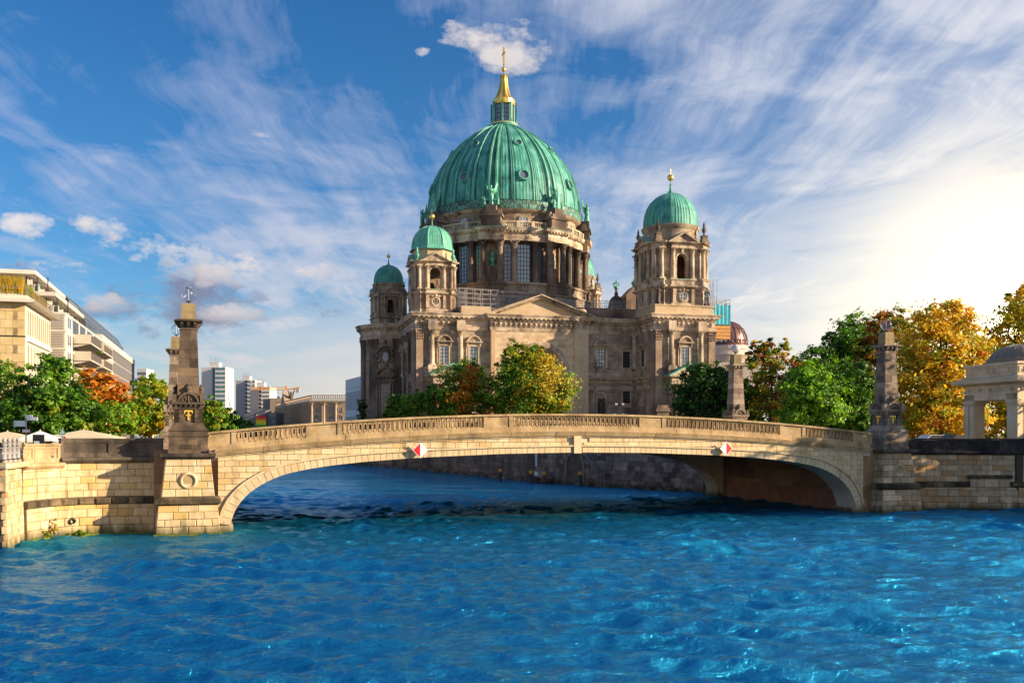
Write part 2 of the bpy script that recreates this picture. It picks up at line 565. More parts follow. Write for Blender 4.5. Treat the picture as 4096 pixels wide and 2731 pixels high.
M_QUAY = stone('sooty_quay_block', [(0.19, 0.14, 0.105), (0.30, 0.22, 0.17), (0.42, 0.31, 0.245)], 0.7, (0.46, 0.70), (0.05, 0.04, 0.033), 0.6,
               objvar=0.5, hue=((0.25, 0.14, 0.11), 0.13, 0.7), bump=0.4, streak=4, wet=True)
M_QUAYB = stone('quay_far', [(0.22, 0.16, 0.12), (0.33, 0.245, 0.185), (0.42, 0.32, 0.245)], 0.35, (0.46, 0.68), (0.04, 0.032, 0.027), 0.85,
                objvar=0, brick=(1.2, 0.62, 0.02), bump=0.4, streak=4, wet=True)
M_ABUT = stone('abutment_rust', [(0.42, 0.25, 0.12), (0.50, 0.30, 0.16), (0.55, 0.34, 0.19)], 0.3, (0.5, 0.8), (0.14, 0.06, 0.04), 0.5, objvar=0, brick=(2.6, 1.1, 0.008))
M_ABUT2 = plain('abutment_red_base', (0.40, 0.17, 0.10), 0.8, var=0.25, scale=1.0, bump=0.2)
M_SOFFIT = plain('soffit_concrete', (0.68, 0.58, 0.46), 0.9, var=0.2, scale=0.6)
M_ASPHALT = plain('asphalt', (0.06, 0.058, 0.055), 0.9, var=0.2, scale=1.0)
M_GROUND = plain('paving_ground', (0.20, 0.18, 0.15), 0.95, var=0.2, scale=0.3)
M_GOLD = plain('gilding', (0.98, 0.60, 0.12), 0.30, 0.85, var=0.08, scale=3.0)
M_GOLDF = plain('gold_paint', (0.80, 0.50, 0.06), 0.35, 0.3)
M_IRON = plain('dark_iron', (0.03, 0.03, 0.032), 0.5, 0.3)
M_STEEL = plain('galvanised_tube', (0.24, 0.24, 0.25), 0.45, 0.5)
M_RED = plain('sign_red', (0.75, 0.012, 0.02), 0.45)
M_WHITE = plain('sign_white', (0.80, 0.80, 0.79), 0.45)
M_GREENS = plain('sign_green', (0.02, 0.30, 0.13), 0.45)
M_MOSS = plain('moss', (0.10, 0.13, 0.015), 0.95, var=0.4, scale=6, bump=0.6)
# ------------------------------------------------------------------ water
def water():
    xs = np.concatenate([np.linspace(-900, -70, 12)[:-1], np.linspace(-70, -34, 90)[:-1], np.arange(-34, 46, 0.17), np.linspace(46.1, 75, 70), np.linspace(80, 900, 10)])
    ys = [12.0]
    while ys[-1] < 140:
        ys.append(ys[-1] + max(0.13, 0.0023 * ys[-1] * (1.0 + max(0, ys[-1] - 60) / 60.0)))
    ys = np.concatenate([np.linspace(-60, 11, 12), np.array(ys), np.linspace(145, 420, 40)])
    X, Y = np.meshgrid(xs, ys)
    rg = np.random.RandomState(3)
    Z = np.zeros_like(X); DX = np.zeros_like(X); DY = np.zeros_like(X)
    # gusts change how rough a patch is
    gust = 0.8 + 0.25 * np.sin(X * 0.21 + Y * 0.13 + 1.0) * np.sin(Y * 0.17 - X * 0.07 + 2.0) + 0.15 * np.sin(X * 0.55 + 0.4 * Y)
    for i in range(96):
        lam = 0.34 * (4.2 / 0.34) ** (rg.rand() ** 1.0)
        k = math.tau / lam
        th = RAD(-104) + rg.randn() * (0.34 if lam > 1.6 else 0.6)
        amp = (0.0084 if lam > 0.9 else 0.0080) * lam ** 0.92 * (0.6 + 0.8 * rg.rand())
        fade = np.clip(lam / (0.0075 * np.maximum(Y, 20)) - 0.6, 0, 1)
        ph = k * (X * math.cos(th) + Y * math.sin(th)) + rg.rand() * math.tau
        ca = amp * gust * fade
        Z += ca * np.cos(ph)
        ch_ = 0.9 if lam > 0.7 else 0.75
        DX -= ch_ * ca * math.cos(th) * np.sin(ph)
        DY -= ch_ * ca * math.sin(th) * np.sin(ph)
    edge = np.clip((140 - Y) / 40, 0.25, 1) * np.where(Y < 11.5, 0, 1)
    Z *= edge
    pts = np.stack([X + DX * edge, Y + DY * edge, Z], -1).reshape(-1, 3)
    ny, nx = X.shape
    idx = np.arange(nx * ny).reshape(ny, nx)
    q = np.stack([idx[:-1, :-1], idx[:-1, 1:], idx[1:, 1:], idx[1:, :-1]], -1).reshape(-1, 4)
    me = bpy.data.meshes.new('water')
    me.vertices.add(len(pts)); me.vertices.foreach_set('co', pts.ravel())
    me.loops.add(q.size); me.loops.foreach_set('vertex_index', q.ravel().astype(np.int32))
    me.polygons.add(len(q)); me.polygons.foreach_set('loop_start', np.arange(0, q.size, 4, dtype=np.int32))
    me.polygons.foreach_set('loop_total', np.full(len(q), 4, dtype=np.int32))
    me.polygons.foreach_set('use_smooth', np.ones(len(q), dtype=bool))
    me.update(); me.validate()
    m, T = newmat('river_water')
    pos = T.n('ShaderNodeNewGeometry').outputs['Position']
    def ridge(q):
        return T.math('SUBTRACT', 1.0, T.math('ABSOLUTE', T.math('MULTIPLY_ADD', q, 2.0, -1.0)))
    h1 = ridge(T.noise(T.mapping(pos, rot=(0, 0, RAD(-14)), scale=(0.42, 1.15, 1)), 1.15, 6, 0.62, 0.5))
    h2 = ridge(T.noise(T.mapping(pos, rot=(0, 0, RAD(22)), scale=(0.5, 1.2, 1)), 3.4, 5, 0.62, 0.3))
    h3 = T.noise(T.mapping(pos, scale=(0.7, 1.2, 1)), 10.0, 3, 0.6)
    hh = T.math('ADD', T.math('ADD', h1, T.math('MULTIPLY', h2, 0.42)), T.math('MULTIPLY', h3, 0.13))
    bp = T.n('ShaderNodeBump', {'Strength': 1.0, 'Distance': 0.26, 'Height': hh})
    tone = T.noise(pos, 0.06, 3, 0.5)
    c = T.mix(T.ramp(tone, [(0.35, 0.0), (0.65, 1.0)]), (0.014, 0.290, 0.540), (0.024, 0.350, 0.620))
    principled(T, c, 0.13, 0.80, bp.outputs[0], 0.5, IOR=1.33, Specular_Tint=(0.55, 0.85, 1.0, 1.0))
    me.materials.append(m)
    o = link('water', me)
    struct(o)


water()

# ------------------------------------------------------------------ land
LB = [(-29.0, 54.2), (-30.2, 58.7), (-30.3, 60.0), (-29.6, 62.3), (-27.5, 64.6), (-24.0, 65.2), (-19.6, 66.0), (-27.5, 89.2), (-34, 102), (-46, 140),
      (-60, 180), (-80, 230), (-120, 300), (-150, 330)]
RB = [(46.5, 84.3), (36.0, 85.0), (29.9, 81.2), (22.0, 105.2), (22.6, 108.4), (5.6, 130), (-13.6, 175), (-36.0, 216), (-60, 260), (-105, 330)]
GZ = 5.2


def flat(name, poly, z, mat):
    m = MB()
    m.add([(x, y, z) for x, y in poly], [tuple(range(len(poly)))])
    return struct(m.build(name, mat))


flat('ground_left_bank', LB + [(-150, 5000), (-5000, 5000), (-5000, 54.2)], GZ, M_GROUND)
flat('ground_island', [(5000, 60), (5000, 5000), (-149.9, 5000), (-149.9, 330)] + RB[::-1] + [(58, 60)], GZ, M_GROUND)
m = MB(); m.box(-150, -104, 330, 331, 0, GZ)
struct(m.build('quay_end', M_QUAYB))

# ------------------------------------------------------------------ bridge
BTH = RAD(18.2)
BC = Vector((5.0, 73.1, 0))
BE1 = Vector((math.cos(BTH), math.sin(BTH), 0))
BE2 = Vector((-math.sin(BTH), math.cos(BTH), 0))
BW = 25.0


def bpt(a, b, z):
    return BC + BE1 * a + BE2 * b + Vector((0, 0, z))


def par_z(a):
    return 8.24 - 1.45 * (a / 27.3) ** 2


_ia = [0, 6, 12.4, 16.5, 19.2, 21.2, 22.6, 24.05, 24.9, 25.4, 25.62, 25.75]
_iz = [5.28, 5.21, 4.97, 4.70, 4.41, 4.08, 3.70, 2.90, 2.17, 1.30, 0.55, -0.6]


def arch_curve(n=800):
    a = np.array(_ia); z = np.array(_iz)
    t = np.concatenate([[0], np.cumsum(np.hypot(np.diff(a), np.diff(z)))])
    tt = np.linspace(0, t[-1], n)
    aa = np.interp(tt, t, a); zz = np.interp(tt, t, z)
    ker = np.ones(61) / 61
    pad = lambda q, s: np.concatenate([s * q[1:31][::-1] + (0 if s == 1 else 0), q, np.linspace(q[-1], q[-1] + (q[-1] - q[-31]), 31)[1:]])
    aa = np.convolve(pad(aa, -1), ker, 'valid'); zz = np.convolve(pad(zz, 1), ker, 'valid')
    return aa[:n], zz[:n]


IA, IZ = arch_curve()
# both halves as one curve from left springing to right springing
CA = np.concatenate([-IA[::-1], IA[1:]]); CZ = np.concatenate([IZ[::-1], IZ[1:]])
CS = np.concatenate([[0], np.cumsum(np.hypot(np.diff(CA), np.diff(CZ)))])
_ta = np.gradient(CA, CS); _tz = np.gradient(CZ, CS)
CT = 0.56 + 0.30 * (np.abs(CA) / 26) ** 3
EA = CA - _tz * CT; EZ = CZ + _ta * CT


def cur(s, off=0.0):
    """point on the arch at arc length s, `off` = fraction of ring thickness outwards"""
    a = np.interp(s, CS, CA); z = np.interp(s, CS, CZ); ea = np.interp(s, CS, EA); ez = np.interp(s, CS, EZ)
    return a + (ea - a) * off, z + (ez - z) * off


_eo = np.argsort(EA)


def ext_z(a):
    if abs(a) > 26.4:
        return -1.0
    return float(np.interp(a, EA[_eo], EZ[_eo], left=-1, right=-1))


bridge = thing('arch_bridge', 'long pale sandstone arch bridge with pierced balustrade spanning the river', 'bridge', BC, BTH)

# core (ribs, deck) behind the face stones
lowz = [(float(CA[i]), float(CZ[i])) for i in range(0, len(CA), 12)]


def rib(b0, b1):
    m = MB()
    up = [(float(a), par_z(float(a)) - 1.75) for a in np.linspace(26.2, -26.2, 40)]
    m.prism_xz([(-26.2, -0.6)] + lowz + [(26.2, -0.6)] + up, b0, b1)
    return m


rib(0.085, 2.5).build('arch_rib', M_SOFFIT, bridge)
rib(22.5, BW).build('arch_rib', M_VOUS, bridge)
m = MB()
aa = np.linspace(-27.3, 27.3, 45)
for i in range(len(aa) - 1):
    a0, a1 = aa[i], aa[i + 1]
    z0, z1 = par_z(a0) - 1.15, par_z(a1) - 1.15
    m.hexa([(a0, 0.25, z0 - 0.85), (a1, 0.25, z1 - 0.85), (a1, BW - 0.2, z1 - 0.85), (a0, BW - 0.2, z0 - 0.85),
            (a0, 0.25, z0), (a1, 0.25, z1), (a1, BW - 0.2, z1), (a0, BW - 0.2, z0)])
m.build('deck', M_SOFFIT, bridge)
for gb in np.linspace(4.2, 20.8, 7):
    m = MB()
    for i in range(1, len(aa) - 2):
        a0, a1 = aa[i], aa[i + 1]
        z0, z1 = par_z(a0) - 2.0, par_z(a1) - 2.0
        m.hexa([(a0, gb - .5, z0 - .45), (a1, gb - .5, z1 - .45), (a1, gb + .5, z1 - .45), (a0, gb + .5, z0 - .45),
                (a0, gb - .5, z0), (a1, gb - .5, z1), (a1, gb + .5, z1), (a0, gb + .5, z0)])
    m.build('girder', M_SOFFIT, bridge)
for s in (-1, 1):
    m = MB(); m.box(min(s * 26.3, s * 30.5), max(s * 26.3, s * 30.5), 0.3, BW - .1, -1, 5.6)
    ab = m.build('abutment', M_ABUT, bridge)
    m = MB(); m.box(min(s * 26.2, s * 27), max(s * 26.2, s * 27), 2.5, BW - 2.5, -1, 1.75)
    m.build('abutment_base', M_ABUT2, ab)
    m = MB(); m.box(min(s * 25.4, s * 26.5), max(s * 25.4, s * 26.5), -0.12, 2.52, -1, 0.42)
    m.build('springing_stone', M_VOUS, bridge)
    m = MB(); m.box(min(s * 25.4, s * 26.5), max(s * 25.4, s * 26.5), 22.4, BW + .05, -1, 0.42)
    m.build('springing_stone', M_VOUS, bridge)

# voussoirs
s = CS[0]
S0 = float(np.interp(0.42, CZ[:400], CS[:400])); S1 = CS[-1] - S0
nv = 122
ed = np.linspace(S0, S1, nv + 1)
for i in range(nv):
    s0, s1 = ed[i] + 0.014, ed[i + 1] - 0.014
    mid = 0.5 * (s0 + s1)
    if abs(np.interp(mid, CS, CA)) < 0.30:
        continue
    p = [cur(s0, 0), cur(s1, 0), cur(s1, .80), cur(s0, .80)]
    m = MB(); m.prism_xz(p, -0.07, 0.12)
    m.build('voussoir', M_VOUS, bridge)
for sd in (0, 1):
    m = MB()
    ss = np.linspace(S0, S1, 240)
    for i in range(239):
        a0, z0 = cur(ss[i], 0.82); a1, z1 = cur(ss[i + 1], 0.82)
        b0, y0 = cur(ss[i], 1.02); b1, y1 = cur(ss[i + 1], 1.02)
        if (a0 < 0) != (sd == 0) or abs(a0) < 0.32:
            continue
        m.prism_xz([(a0, z0), (a1, z1), (b1, y1), (b0, y0)], -0.17, 0.1)
    m.build('archivolt', M_VOUS, bridge)
m = MB(); m.box(-0.31, 0.31, -0.2, 0.1, 5.22, par_z(0) - 1.70)
m.build('keystone_pilaster', M_VOUS, bridge)

# spandrel ashlar
nrow = 0
z = 0.0
while z < 6.5:
    z1 = z + 0.405
    off = (nrow % 2) * 0.46
    a = -26.4 + off
    if off:
        cells = [(-26.4, -26.4 + off)]
    else:
        cells = []
    while a < 26.4:
        cells.append((a, min(a + 0.93, 26.4)))
        a += 0.93
    for (c0, c1) in cells:
        g = 0.017
        c0 += g; c1 -= g
        if c1 - c0 < 0.08:
            continue
        xs = np.linspace(c0, c1, 5)
        lo = [max(z + g, ext_z(x) + 0.02) for x in xs]
        hi = [min(z1 - g, par_z(x) - 1.72) for x in xs]
        ok = [h - l > 0.04 for l, h in zip(lo, hi)]
        if sum(ok) < 2:
            continue
        xs = [x for x, k in zip(xs, ok) if k]; lo = [l for l, k in zip(lo, ok) if k]; hi = [h for h, k in zip(hi, ok) if k]
        if xs[-1] > -0.31 and xs[0] < 0.31:
            continue
        if max(h - l for l, h in zip(lo, hi)) < 0.07:
            continue
        m = MB(); m.prism_xz(list(zip(xs, lo)) + list(zip(xs, hi))[::-1], 0.0, 0.1)
        m.build('spandrel_stone', M_BRIDGE, bridge)
    z = z1
    nrow += 1
# thin string course under the parapet
m = MB()
aa = np.linspace(-26.6, 26.6, 90)
for i in range(89):
    a0, a1 = aa[i], aa[i + 1]
    m.hexa([(a0, -.09, par_z(a0) - 1.80), (a1, -.09, par_z(a1) - 1.80), (a1, .1, par_z(a1) - 1.80), (a0, .1, par_z(a0) - 1.80),
            (a0, -.09, par_z(a0) - 1.70), (a1, -.09, par_z(a1) - 1.70), (a1, .1, par_z(a1) - 1.70), (a0, .1, par_z(a0) - 1.70)])
m.build('string_course', M_VOUS, bridge)


def course(name, mat, zt, zb, b0, b1, step, a0=-27.0, a1=27.0, slope=0.0):
    n = int(round((a1 - a0) / step))
    for i in range(n):
        p, q = a0 + (a1 - a0) * i / n + 0.006, a0 + (a1 - a0) * (i + 1) / n - 0.006
        j = rnd.uniform(-.012, .012)
        mm = MB()
        mm.hexa([(p, b0 + j + slope, par_z(p) + zb), (q, b0 + j + slope, par_z(q) + zb), (q, b1, par_z(q) + zb), (p, b1, par_z(p) + zb),
                 (p, b0 + j, par_z(p) + zt), (q, b0 + j, par_z(q) + zt), (q, b1, par_z(q) + zt), (p, b1, par_z(p) + zt)])
        mm.build(name, mat, bridge)


course('cornice_stone', M_PARAPET, -1.36, -1.70, -0.34, 0.3, 1.2, slope=0.14)
course('plinth_stone', M_PARAPET, -0.98, -1.355, -0.16, 0.22, 1.55)
course('coping_stone', M_PARAPET, 0.0, -0.15, -0.22, 0.26, 1.9)


# pierced cells
def cell_mesh(w):
    mm = MB()
    z0, z1 = -0.98, -0.15
    zc = (z0 + z1) / 2 - 0.01
    hw, hh = 0.105, 0.33
    y0, y1 = -0.07, 0.13
    n = 12
    hole, outer, fr = [], [], []
    for i in range(n):
        t = math.tau * (i + 0.5) / n
        cx, sz_ = math.cos(t), math.sin(t)
        hz = zc + (hh - hw) * (1 if sz_ > 0 else -1) + hw * sz_
        hole.append((hw * cx, hz))
        fr.append((hw * 1.34 * cx, zc + (hh - hw) * (1 if sz_ > 0 else -1) + hw * 1.34 * sz_))
        k = max(abs(cx) / (w / 2), abs(sz_) / ((z1 - z0) / 2))
        outer.append((cx / k, (z0 + z1) / 2 + sz_ / k))
    b = []
    for ring, y in ((outer, y0), (fr, y0), (fr, y0 - .03), (hole, y0 - .03), (hole, y1), (outer, y1)):
        b.append([(x, y, zz_) for x, zz_ in ring])
    vs = [p for r in b for p in r]
    fs = []
    for k in range(5):
        for i in range(n):
            j = (i + 1) % n
            fs.append((k * n + i, k * n + j, (k + 1) * n + j, (k + 1) * n + i))
    mm.add(vs, fs)
    # corner fillers
    for sx_ in (-1, 1):
        for zz0, zz1 in ((z0, z0 + .1), (z1 - .1, z1)):
            mm.box(min(sx_ * w / 2, sx_ * (w / 2 - .06)), max(sx_ * w / 2, sx_ * (w / 2 - .06)), y0 + .001, y1 - .001, zz0, zz1)
    return mm.mesh('pierced_panel', M_PARAPET)


CELL = cell_mesh(0.36)
solid = []
edges = [(-5.22, 5.22, 29), (7.52, 18.0, 29), (-18.0, -7.52, 29), (20.5, 25.2, 13), (-25.2, -20.5, 13)]
for (e0, e1, n) in edges:
    w = (e1 - e0) / n
    for i in range(n):
        a = e0 + w * (i + 0.5)
        o = link('pierced_panel', CELL, bridge, (a, 0, par_z(a)))
        o.scale = (w / 0.36, 1, 1)
        sl = (par_z(a + .1) - par_z(a - .1)) / .2
        o.rotation_euler = (0, -math.atan(sl), 0)
for (e0, e1) in [(-7.52, -5.22), (5.22, 7.52), (18.0, 20.5), (-20.5, -18.0), (25.2, 27.2), (-27.2, -25.2)]:
    m = MB()
    for k, (p, q, f) in enumerate([(e0, e0 + .32, -.15), (e0 + .32, e1 - .32, -.10), (e1 - .32, e1, -.15)]):
        m.hexa([(p, f, par_z(p) - .98), (q, f, par_z(q) - .98), (q, .18, par_z(q) - .98), (p, .18, par_z(p) - .98),
                (p, f, par_z(p) - .15), (q, f, par_z(q) - .15), (q, .18, par_z(q) - .15), (p, .18, par_z(p) - .15)])
    m.build('parapet_die', M_PARAPET, bridge)
# back parapet
m = MB()
for i in range(0, 60):
    a0, a1 = -27 + 54 * i / 60, -27 + 54 * (i + 1) / 60
    for (zt, zb, d) in ((0, -.15, .24), (-.15, -.3, .12), (-.8, -1.7, .18)):
        m.hexa([(a0, BW - .2 - d, par_z(a0) + zb), (a1, BW - .2 - d, par_z(a1) + zb), (a1, BW - .2 + d, par_z(a1) + zb), (a0, BW - .2 + d, par_z(a0) + zb),
                (a0, BW - .2 - d, par_z(a0) + zt), (a1, BW - .2 - d, par_z(a1) + zt), (a1, BW - .2 + d, par_z(a1) + zt), (a0, BW - .2 + d, par_z(a0) + zt)])
    if i % 1 == 0:
        for u in (0.22, 0.67):
            a = a0 + 0.9 * u
            m.box(a - .1, a + .1, BW - .28, BW - .12, par_z(a) - .81, par_z(a) - .29)
m.build('rear_balustrade', M_PARAPET, bridge)


# ------------------------------------------------------------------ bridge piers under the obelisks
def hw_low(z):
    return 2.08 - 0.11 * z


def hw_up(z):
    return 1.70 - 0.105 * (z - 2.45)


def pier(a0, b0, mat, ledge, capm, parent):
    core = MB()
    core.frustum(a0, b0, -1, 2.0, hw_low(-1) - .05, hw_low(-1) - .05, hw_low(2.0) - .05, hw_low(2.0) - .05)
    core.frustum(a0, b0, 2.0, 5.05, hw_up(2.0) - .05, hw_up(2.0) - .05, hw_up(5.05) - .05, hw_up(5.05) - .05)
    pr = core.build('bridge_pier', M_MORTAR, parent)

    def face_rows(hwf, z0, z1, nr, w, sidef, ch, dep):
        for r in range(nr):
            za, zb = z0 + (z1 - z0) * r / nr + .012, z0 + (z1 - z0) * (r + 1) / nr - .012
            ha, hb = hwf(za), hwf(zb)
            n = max(2, int(round(2 * ha / w)))
            cuts = [-1 + 2 * (i + (0.5 if r % 2 else 0)) / n for i in range(n + 1)]
            cuts = sorted(set([-1.0] + [c for c in cuts if -0.95 < c < 0.95] + [1.0]))
            for i in range(len(cuts) - 1):
                c0, c1 = cuts[i] + .006, cuts[i + 1] - .006
                for f in sidef:
                    if f == 'front':
                        p = [(a0 + c0 * ha, b0 - ha, za), (a0 + c1 * ha, b0 - ha, za), (a0 + c1 * hb, b0 - hb, zb), (a0 + c0 * hb, b0 - hb, zb)]
                        out = (0, -1, 0)
                    elif f == 'left':
                        p = [(a0 - ha, b0 - c0 * ha, za), (a0 - ha, b0 - c1 * ha, za), (a0 - hb, b0 - c1 * hb, zb), (a0 - hb, b0 - c0 * hb, zb)]
                        out = (-1, 0, 0)
                    else:
                        p = [(a0 + ha, b0 + c0 * ha, za), (a0 + ha, b0 + c1 * ha, za), (a0 + hb, b0 + c1 * hb, zb), (a0 + hb, b0 + c0 * hb, zb)]
                        out = (1, 0, 0)
                    chamfer_block(p, out, ch, dep).build('pier_stone', mat, pr)
    face_rows(hw_low, 0.06, 1.50, 3, 1.05, ('front', 'left'), .035, .06)
    face_rows(hw_low, 1.50, 1.95, 1, 1.1, ('front', 'left'), .01, .01)
    face_rows(hw_up, 2.50, 5.05, 5, 0.9, ('front', 'left'), .03, .05)
    m = MB()
    h0, h1 = 1.98, 2.16
    for zz0, zz1, k0, k1 in ((1.95, 2.05, 1.92, 2.06), (2.05, 2.34, 2.06, 2.08), (2.34, 2.52, 2.06, 1.78)):
        m.frustum(a0, b0, zz0, zz1, k0, k0, k1, k1)
    m.build('ledge', ledge, pr)
    m = MB()
    m.frustum(a0, b0, -1, 0.07, 2.24, 2.24, 2.16, 2.16)
    m.build('footing', M_MOSS, pr)
    # roundel
    fy = b0 - hw_up(3.5)
    m = MB()
    m.lathe([(0.36, 0.0), (0.40, 0.09), (0.46, 0.12), (0.53, 0.10), (0.58, 0.05), (0.62, 0.0)], 28, caps=False)
    m.xform(Matrix.Translation((a0, fy - .05, 3.55)) @ Matrix.Rotation(RAD(90), 4, 'X'))
    m.build('roundel', mat, pr, smooth=30)
    m = MB(); m.lathe([(0.0, 0.012), (0.38, 0.012)], 28, caps=False); m.xform(Matrix.Translation((a0, fy - .055, 3.55)) @ Matrix.Rotation(RAD(90), 4, 'X')); m.build('roundel_shade', M_PARAPET, pr)  # flat darker disc paints the shade of a carved recess
    m = MB()
    for sg in (-1, 1):
        m.hexa([(a0 + sg * .18 - .03, fy + .02, 4.2), (a0 + sg * .18 + .03, fy + .02, 4.2), (a0 + sg * .18 + .03, fy + .2, 4.2), (a0 + sg * .18 - .03, fy + .2, 4.2),
                (a0 + sg * .36 - .03, fy + .1, 5.05), (a0 + sg * .36 + .03, fy + .1, 5.05), (a0 + sg * .36 + .03, fy + .3, 5.05), (a0 + sg * .36 - .03, fy + .3, 5.05)])
    # slab
    m = MB()
    m.frustum(a0, b0, 5.05, 5.16, 1.62, 1.62, 1.76, 1.76)
    m.box(a0 - 1.76, a0 + 1.76, b0 - 1.76, b0 + 1.76, 5.16, 5.39)
    m.build('pier_cap', capm, pr)
    return pr


PA = (-28.3, 29.4)
pier(PA[0], 0.75, M_WALL, M_LEDGE, M_DARKPAR, bridge)
pier(PA[1], 0.75, M_RWALL, M_LEDGE, M_DARKPAR, bridge)
for a0 in PA:
    m = MB()
    m.box(a0 - 1.7, a0 + 1.7, BW - 2.4, BW + .9, -1, 5.39)
    m.build('rear_pier', M_QUAYB, bridge)

# ------------------------------------------------------------------ obelisk lamps
m, T = newmat('lamp_glass')
fr = T.n('ShaderNodeLayerWeight', {'Blend': 0.25}).outputs['Fresnel']
gls = T.n('ShaderNodeBsdfGlossy', {'Color': (0.95, 0.95, 0.97, 1), 'Roughness': 0.03})
tr = T.n('ShaderNodeBsdfTransparent', {'Color': (0.90, 0.91, 0.92, 1)})
mx = T.n('ShaderNodeMixShader', {0: T.math('MULTIPLY_ADD', fr, 0.45, 0.05), 1: tr.outputs[0], 2: gls.outputs[0]})
T.n('ShaderNodeOutputMaterial', {'Surface': mx.outputs[0]})
M_GLOBE = m
M_FROST = plain('frosted_globe', (0.72, 0.71, 0.70), 0.25, Transmission_Weight=0.35)


def obelisk(name, label, a0, b0, mat, topm, globe, emblem=True, group='obelisk lamps on the bridge corners'):
    r = thing(name, label, 'lamp pillar', bpt(a0, b0, 5.39), BTH, group)
    # pedestal
    m = MB(); m.box(-1.22, 1.22, -1.22, 1.22, 0, 0.9)
    pd = m.build('pedestal', M_MORTAR, r)
    for f in range(4):
        Mx = Matrix.Rotation(f * math.pi / 2, 4, 'Z')
        for rr, (z0, z1) in enumerate(((0.24, .58), (.58, .92))):
            cuts = [-1.24, -.55, .18, .75, 1.24] if rr == 0 else [-1.24, -.78, -.05, .6, 1.24]
            for i in range(4):
                mm = MB(); mm.box(cuts[i] + .006, cuts[i + 1] - .006, -1.25, -1.1, z0 + .005, z1 - .005)
                mm.xform(Mx); mm.build('stone_block', mat, pd)
    m = MB()
    m.box(-1.30, 1.30, -1.30, 1.30, 0.0, 0.24)
    m.box(-1.27, 1.27, -1.27, 1.27, 0.92, 1.05)
    m.build('base_course', mat, r)
    m = MB()
    m.frustum(0, 0, 1.05, 1.14, 1.27, 1.27, 1.32, 1.32); m.box(-1.32, 1.32, -1.32, 1.32, 1.14, 1.24)
    m.box(-1.25, 1.25, -1.25, 1.25, 1.24, 1.5)
    m.frustum(0, 0, 1.5, 1.58, 1.30, 1.30, 1.30, 1.30)
    pts = [(1.28, 1.58), (1.18, 1.66), (1.05, 1.82), (0.96, 2.05)]
    for (h0, z0), (h1, z1) in zip(pts[:-1], pts[1:]):
        m.frustum(0, 0, z0, z1, h0, h0, h1, h1)
    m.build('flared_base', mat, r)
    # die with quoins and recessed panel
    m = MB(); m.box(-.80, .80, -.80, .80, 2.05, 3.22)
    die = m.build('die', mat, r)
    for f in range(4):
        Mx = Matrix.Rotation(f * math.pi / 2, 4, 'Z')
        for k in range(3):
            for sg in (-1, 1):
                mm = MB(); mm.box(min(sg * .40, sg * .93), max(sg * .40, sg * .93), -.93, -.6, 2.07 + k * .30, 2.07 + k * .30 + .28)
                mm.xform(Mx); mm.build('quoin', mat, die)
        mm = MB(); mm.box(-.93, .93, -.90, -.6, 2.98, 3.22); mm.box(-.40, .40, -.84, -.6, 2.9, 3.0)
        mm.xform(Mx); mm.build('frieze', mat, die)
        if emblem and f in (0, 3):
            e = MB()
            y0, y1 = -.865, -.80
            e.prism_xz([(-.055, 2.28), (0, 2.17), (.055, 2.28), (.085, 2.34), (.05, 2.40), (.05, 2.80), (-.05, 2.80), (-.05, 2.40), (-.085, 2.34)], y0, y1)
            e.prism_xz([(-.30, 2.72), (-.25, 2.66), (-.22, 2.74), (-.16, 2.80), (.16, 2.80), (.22, 2.74), (.25, 2.66), (.30, 2.72), (.28, 2.86), (.24, 2.90), (-.24, 2.90), (-.28, 2.86)], y0, y1)
            for zz_ in (2.55,):
                e.prism_xz([(-.17, zz_ - .05), (-.12, zz_ - .03), (.12, zz_ - .03), (.17, zz_ - .05), (.17, zz_ + .05), (.12, zz_ + .03), (-.12, zz_ + .03), (-.17, zz_ + .05)], y0 - .002, y1)
            e.xform(Mx); e.build('gilded_emblem', M_GOLDF, die)
    # cornice above the die, lunettes, crown
    m = MB()
    m.frustum(0, 0, 3.22, 3.30, .95, .95, 1.08, 1.08); m.box(-1.08, 1.08, -1.08, 1.08, 3.30, 3.42)
    for f in range(4):
        Mx = Matrix.Rotation(f * math.pi / 2, 4, 'Z')
        k = len(m.v)
        for i in range(6):
            x = -.8 + 1.6 * i / 5
            m.box(x - .07, x + .07, -1.03, -.9, 3.15, 3.24)
        m.xform(Mx, k)
    m.build('cornice', mat, r)
    for f in range(4):
        Mx = Matrix.Rotation(f * math.pi / 2, 4, 'Z')
        m = MB()
        m.archring(0, 3.42, .56, .70, -1.02, -.6, n=14)
        m.prism_xz([(.56 * math.cos(t), 3.42 + .56 * math.sin(t)) for t in np.linspace(0, math.pi, 13)], -.86, -.6)
        for (x, z, rr) in ((-.3, 3.6, .13), (.3, 3.6, .13), (0, 3.7, .15), (-.15, 3.85, .09), (.15, 3.85, .09), (-.42, 3.5, .07), (.42, 3.5, .07)):
            m.ring_tube((x, -.88, z), rr, .035, 10, 5)
        m.tube((0, -.9, 3.43), (0, -.9, 3.92), .05, 5)
        # crown above the lunette
        m.lathe([(0.0, 4.1), (.17, 4.1), (.19, 4.2), (.17, 4.24), (.24, 4.36), (.22, 4.46), (.10, 4.55), (.04, 4.58), (.07, 4.64), (0.0, 4.70)], 10, (0, -.78))
        m.xform(Mx)
        m.build('lunette', mat, r)
    m = MB()
    for sx_ in (-1, 1):
        for sy_ in (-1, 1):
            m.frustum(sx_ * .9, sy_ * .9, 3.42, 3.95, .17, .17, .13, .13)
    m.build('corner_block', mat, r)
    # tapering shaft of courses
    m = MB(); m.frustum(0, 0, 3.42, 8.35, .70, .70, .52, .52)
    sh = m.build('shaft', M_MORTAR, r)
    hw = lambda z: 0.735 - (z - 3.42) / 4.93 * 0.185
    zc = 3.42
    k = 0
